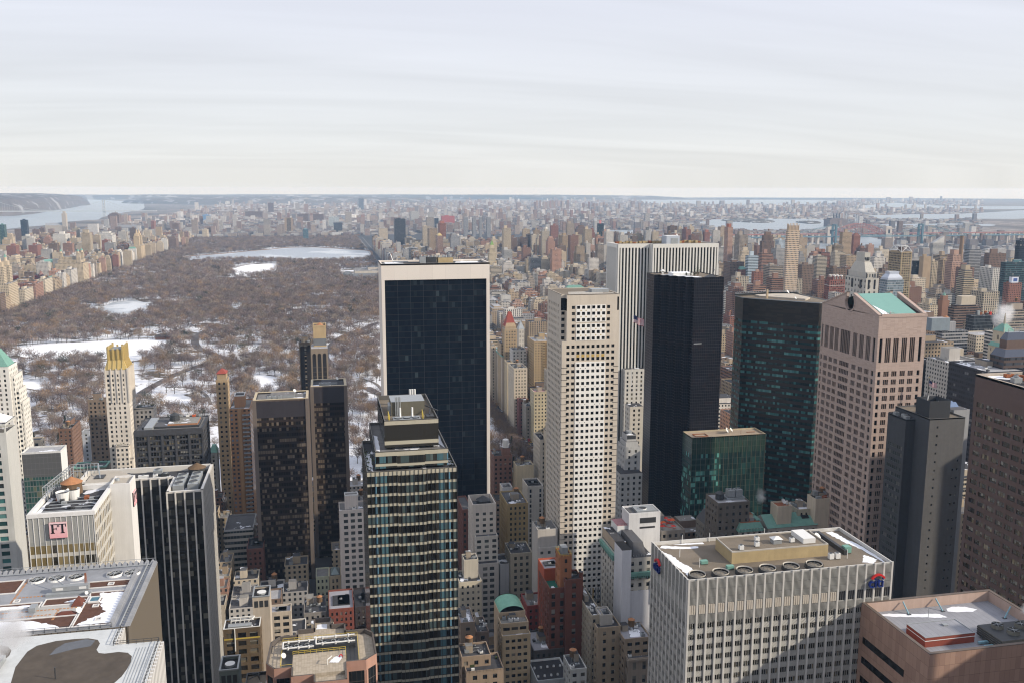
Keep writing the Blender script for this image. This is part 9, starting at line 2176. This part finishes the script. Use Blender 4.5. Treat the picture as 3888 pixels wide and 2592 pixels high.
for k in range(34):
    x = 1330+k*31
    if x < 2360: m.box(x-4,x+4,Y-5,Y+5,0,45,granp)
    x = 2720+k*27
    if x < 3590: m.box(x-3,x+3,Y-5,Y+5,0,45,granp)
t.part('pier',m)
Y = 3800;t = T('suspension_bridge','teal suspension bridge crossing in front of the red arch','bridge',(2500,Y,0))
m = MB()
for x in (2284,2725):
    for yy in (Y-14,Y+14): m.box(x-4,x+4,yy-4,yy+4,0,98,steel_t)
    for z in (44,70,96): m.box(x-3.5,x+3.5,Y-14,Y+14,z,z+5,steel_t)
    m.box(x-14,x+14,Y-24,Y+24,0,8,granp)
t.part('tower',m);m = MB();m.box(1300,3700,Y-13,Y+13,43,47.5,steel_t);t.part('deck',m);m = MB()
ends = [(2010,46),(2284,98),(2725,98),(3000,46)]
cz = lambda x: (98-(x-2284)*(2725-x)/(220.5**2)*48) if 2284 <= x <= 2725 else (46+(98-46)*((x-2010)/274 if x < 2284 else (3000-x)/275))
for i in range(99):
    a,b = 2010+i*10,2020+i*10
    for yy in (Y-12,Y+12): m.tube((a,yy,cz(a)),(b,yy,cz(b)),.9,steel_t,4)
    if i % 2: m.tube((a,Y-12,46),(a,Y-12,cz(a)),.3,steel_t,3)
t.part('cable',m);m = MB()
for k in range(40):
    x = 1330+k*58
    if not 2290 < x < 2720 and not (2250 < x < 2290): m.box(x-3,x+3,Y-9,Y+9,0,43,granp)
t.part('pier',m)
Y = 9000;t = T('suspension_bridge','pale grey suspension bridge across the wide river, far left','bridge',(-2390,Y,0))
m = MB()
for x in (-1933,-2850):
    for dx in (-9,9): m.box(x+dx-3,x+dx+3,Y-5,Y+5,0,152,steel_g)
    for z in (42,80,115,146): m.box(x-9,x+9,Y-4,Y+4,z,z+5,steel_g)
    for z in range(0,150,25): m.tube((x-9,Y,z),(x+9,Y,z+25),1.2,steel_g,4);m.tube((x+9,Y,z),(x-9,Y,z+25),1.2,steel_g,4)
t.part('tower',m);m = MB();m.box(-3100,-1480,Y-10,Y+10,46,54,steel_g);t.part('deck',m);m = MB()
cz = lambda x: 150-(x+2850)*(-1933-x)/(458.5**2)*92 if x <= -1933 else 150-(x+1933)/260*100
for i in range(117): a,b = -2850+i*10,-2840+i*10;m.tube((a,Y,cz(a)),(b,Y,cz(b)),1.3,steel_g,4);(m.tube((a,Y,54),(a,Y,cz(a)),.5,steel_g,3) if i % 2 else None)
t.part('cable',m)

# ---------------------------------------------------------------- steam
def steam(name,x,y,z,sx,sy,sz,dens,scale,label,seed=0,tilt=0.0):
    m = MB();n,k = 14,8;P = lambda i,j: (x+sx*math.sin(math.pi*j/k)*math.cos(2*math.pi*i/n)+tilt*sz*(1-math.cos(math.pi*j/k))*.5,y+sy*math.sin(math.pi*j/k)*math.sin(2*math.pi*i/n),z+sz*(1-math.cos(math.pi*j/k))*.5)
    g = NG('steam_'+name);tcn = g.n('ShaderNodeTexCoord');sp = g.n('ShaderNodeSeparateXYZ');g.t.links.new(tcn.outputs['Generated'],sp.inputs[0])
    d = 0
    for i in range(3):
        q = g.m('SUBTRACT',sp.outputs[i],.5);q = g.m('MULTIPLY',q,q);d = q if i == 0 else g.m('ADD',d,q)
    fall = g.m('SUBTRACT',1.0,g.m('MULTIPLY',g.m('SQRT',d),2.0),None,True)
    mp = g.n('ShaderNodeVectorMath',operation='ADD');g.put(g.pos(),mp.inputs[0]);mp.inputs[1].default_value = (seed*31.7,seed*17.3,seed*5.1)
    nz = g.noise(scale,5,mp.outputs[0],.6)
    de = g.m('MULTIPLY',g.m('MAXIMUM',g.m('SUBTRACT',g.m('ADD',g.m('MULTIPLY',nz,1.5),g.m('MULTIPLY',fall,.9)),1.12),0.0),dens)
    v = g.n('ShaderNodeVolumePrincipled');v.inputs['Color'].default_value = (.97,.97,.98,1);v.inputs['Anisotropy'].default_value = .2;g.t.links.new(de,v.inputs['Density']);g.t.links.new(v.outputs[0],g.out.inputs['Volume'])
    for j in range(k):
        for i in range(n):
            i2 = (i+1) % n
            if j == 0: m.face([P(0,0),P(i2,1),P(i,1)][::-1],g.mat)
            elif j == k-1: m.face([P(i,j),P(i2,j),P(0,k)],g.mat)
            else: m.face([P(i,j),P(i2,j),P(i2,j+1),P(i,j+1)],g.mat)
    o = m.build('steam_plume',None,(x,y,z));tag(o,label,'steam',None,'stuff')
    bm_ = o.data;import bmesh
    b = bmesh.new();b.from_mesh(bm_);bmesh.ops.remove_doubles(b,verts=b.verts,dist=1e-4);bmesh.ops.recalc_face_normals(b,faces=b.faces);b.to_mesh(bm_);b.free()
steam('roof',-73,219,149.2,9,8,17,1.5,.2,'white steam drifting over the pond roof at the bottom left corner',1,-.2)
steam('right',575,690,131,16,12,42,.5,.09,'thick white steam plume rising at the right edge',2,.3)
steam('fans',196,212,136,4,4,9,1.6,.45,'white steam rising from the fans on the pink granite roof',3,.2)
steam('street',262,497,66,6,6,16,.5,.25,'faint steam behind the green copper roofs',4,-.3)
steam('tower',258,722,128,5,5,16,.9,.3,'white steam puff between the ribbed slab and the black tower',5,.5)
t = T('power_plant','dark power plant with a row of stacks beyond the red arch','power plant',(3490,5780,0));m = MB((.16,.13,.12));m.box(3425,3560,5760,5840,0,52,masonry,roof_tar);m.box(3440,3530,5765,5830,52,60,masonry,roof_tar);m.box(3560,3640,5770,5830,0,28,masonry,roof_tar);t.part('boiler_house',m)
for k in range(5): m = MB();m.cyl(3468+k*22+(k > 2)*8,5790,52,92,4,3.2,steel_g if k > 2 else metal_d,8,black);t.part('stack',m)
for k in range(2): m = MB();m.cyl(3640+k*14,5800,0,84,4,3.2,steel_g,8,black);t.part('stack',m)
steam('plant',3720,5900,84,165,40,62,.11,.016,'long white smoke plume from the far power plant stacks',7,.4)

# ---------------------------------------------------------------- air
m = MB();hz = NG('haze');v = hz.n('ShaderNodeVolumePrincipled')
v.inputs['Color'].default_value = (.44,.68,1.0,1);v.inputs['Absorption Color'].default_value = (1,1,1,1);v.inputs['Density'].default_value = 4.2e-5;v.inputs['Anisotropy'].default_value = 0
hz.t.links.new(v.outputs[0],hz.out.inputs['Volume'])
m.box(-28500,28500,-28500,28500,-1.0,272,hz.mat,hz.mat,True)
o = m.build('haze');o['kind'] = 'stuff'
import bmesh
b = bmesh.new();b.from_mesh(o.data);bmesh.ops.remove_doubles(b,verts=b.verts,dist=1e-3);bmesh.ops.recalc_face_normals(b,faces=b.faces);b.to_mesh(o.data);b.free()
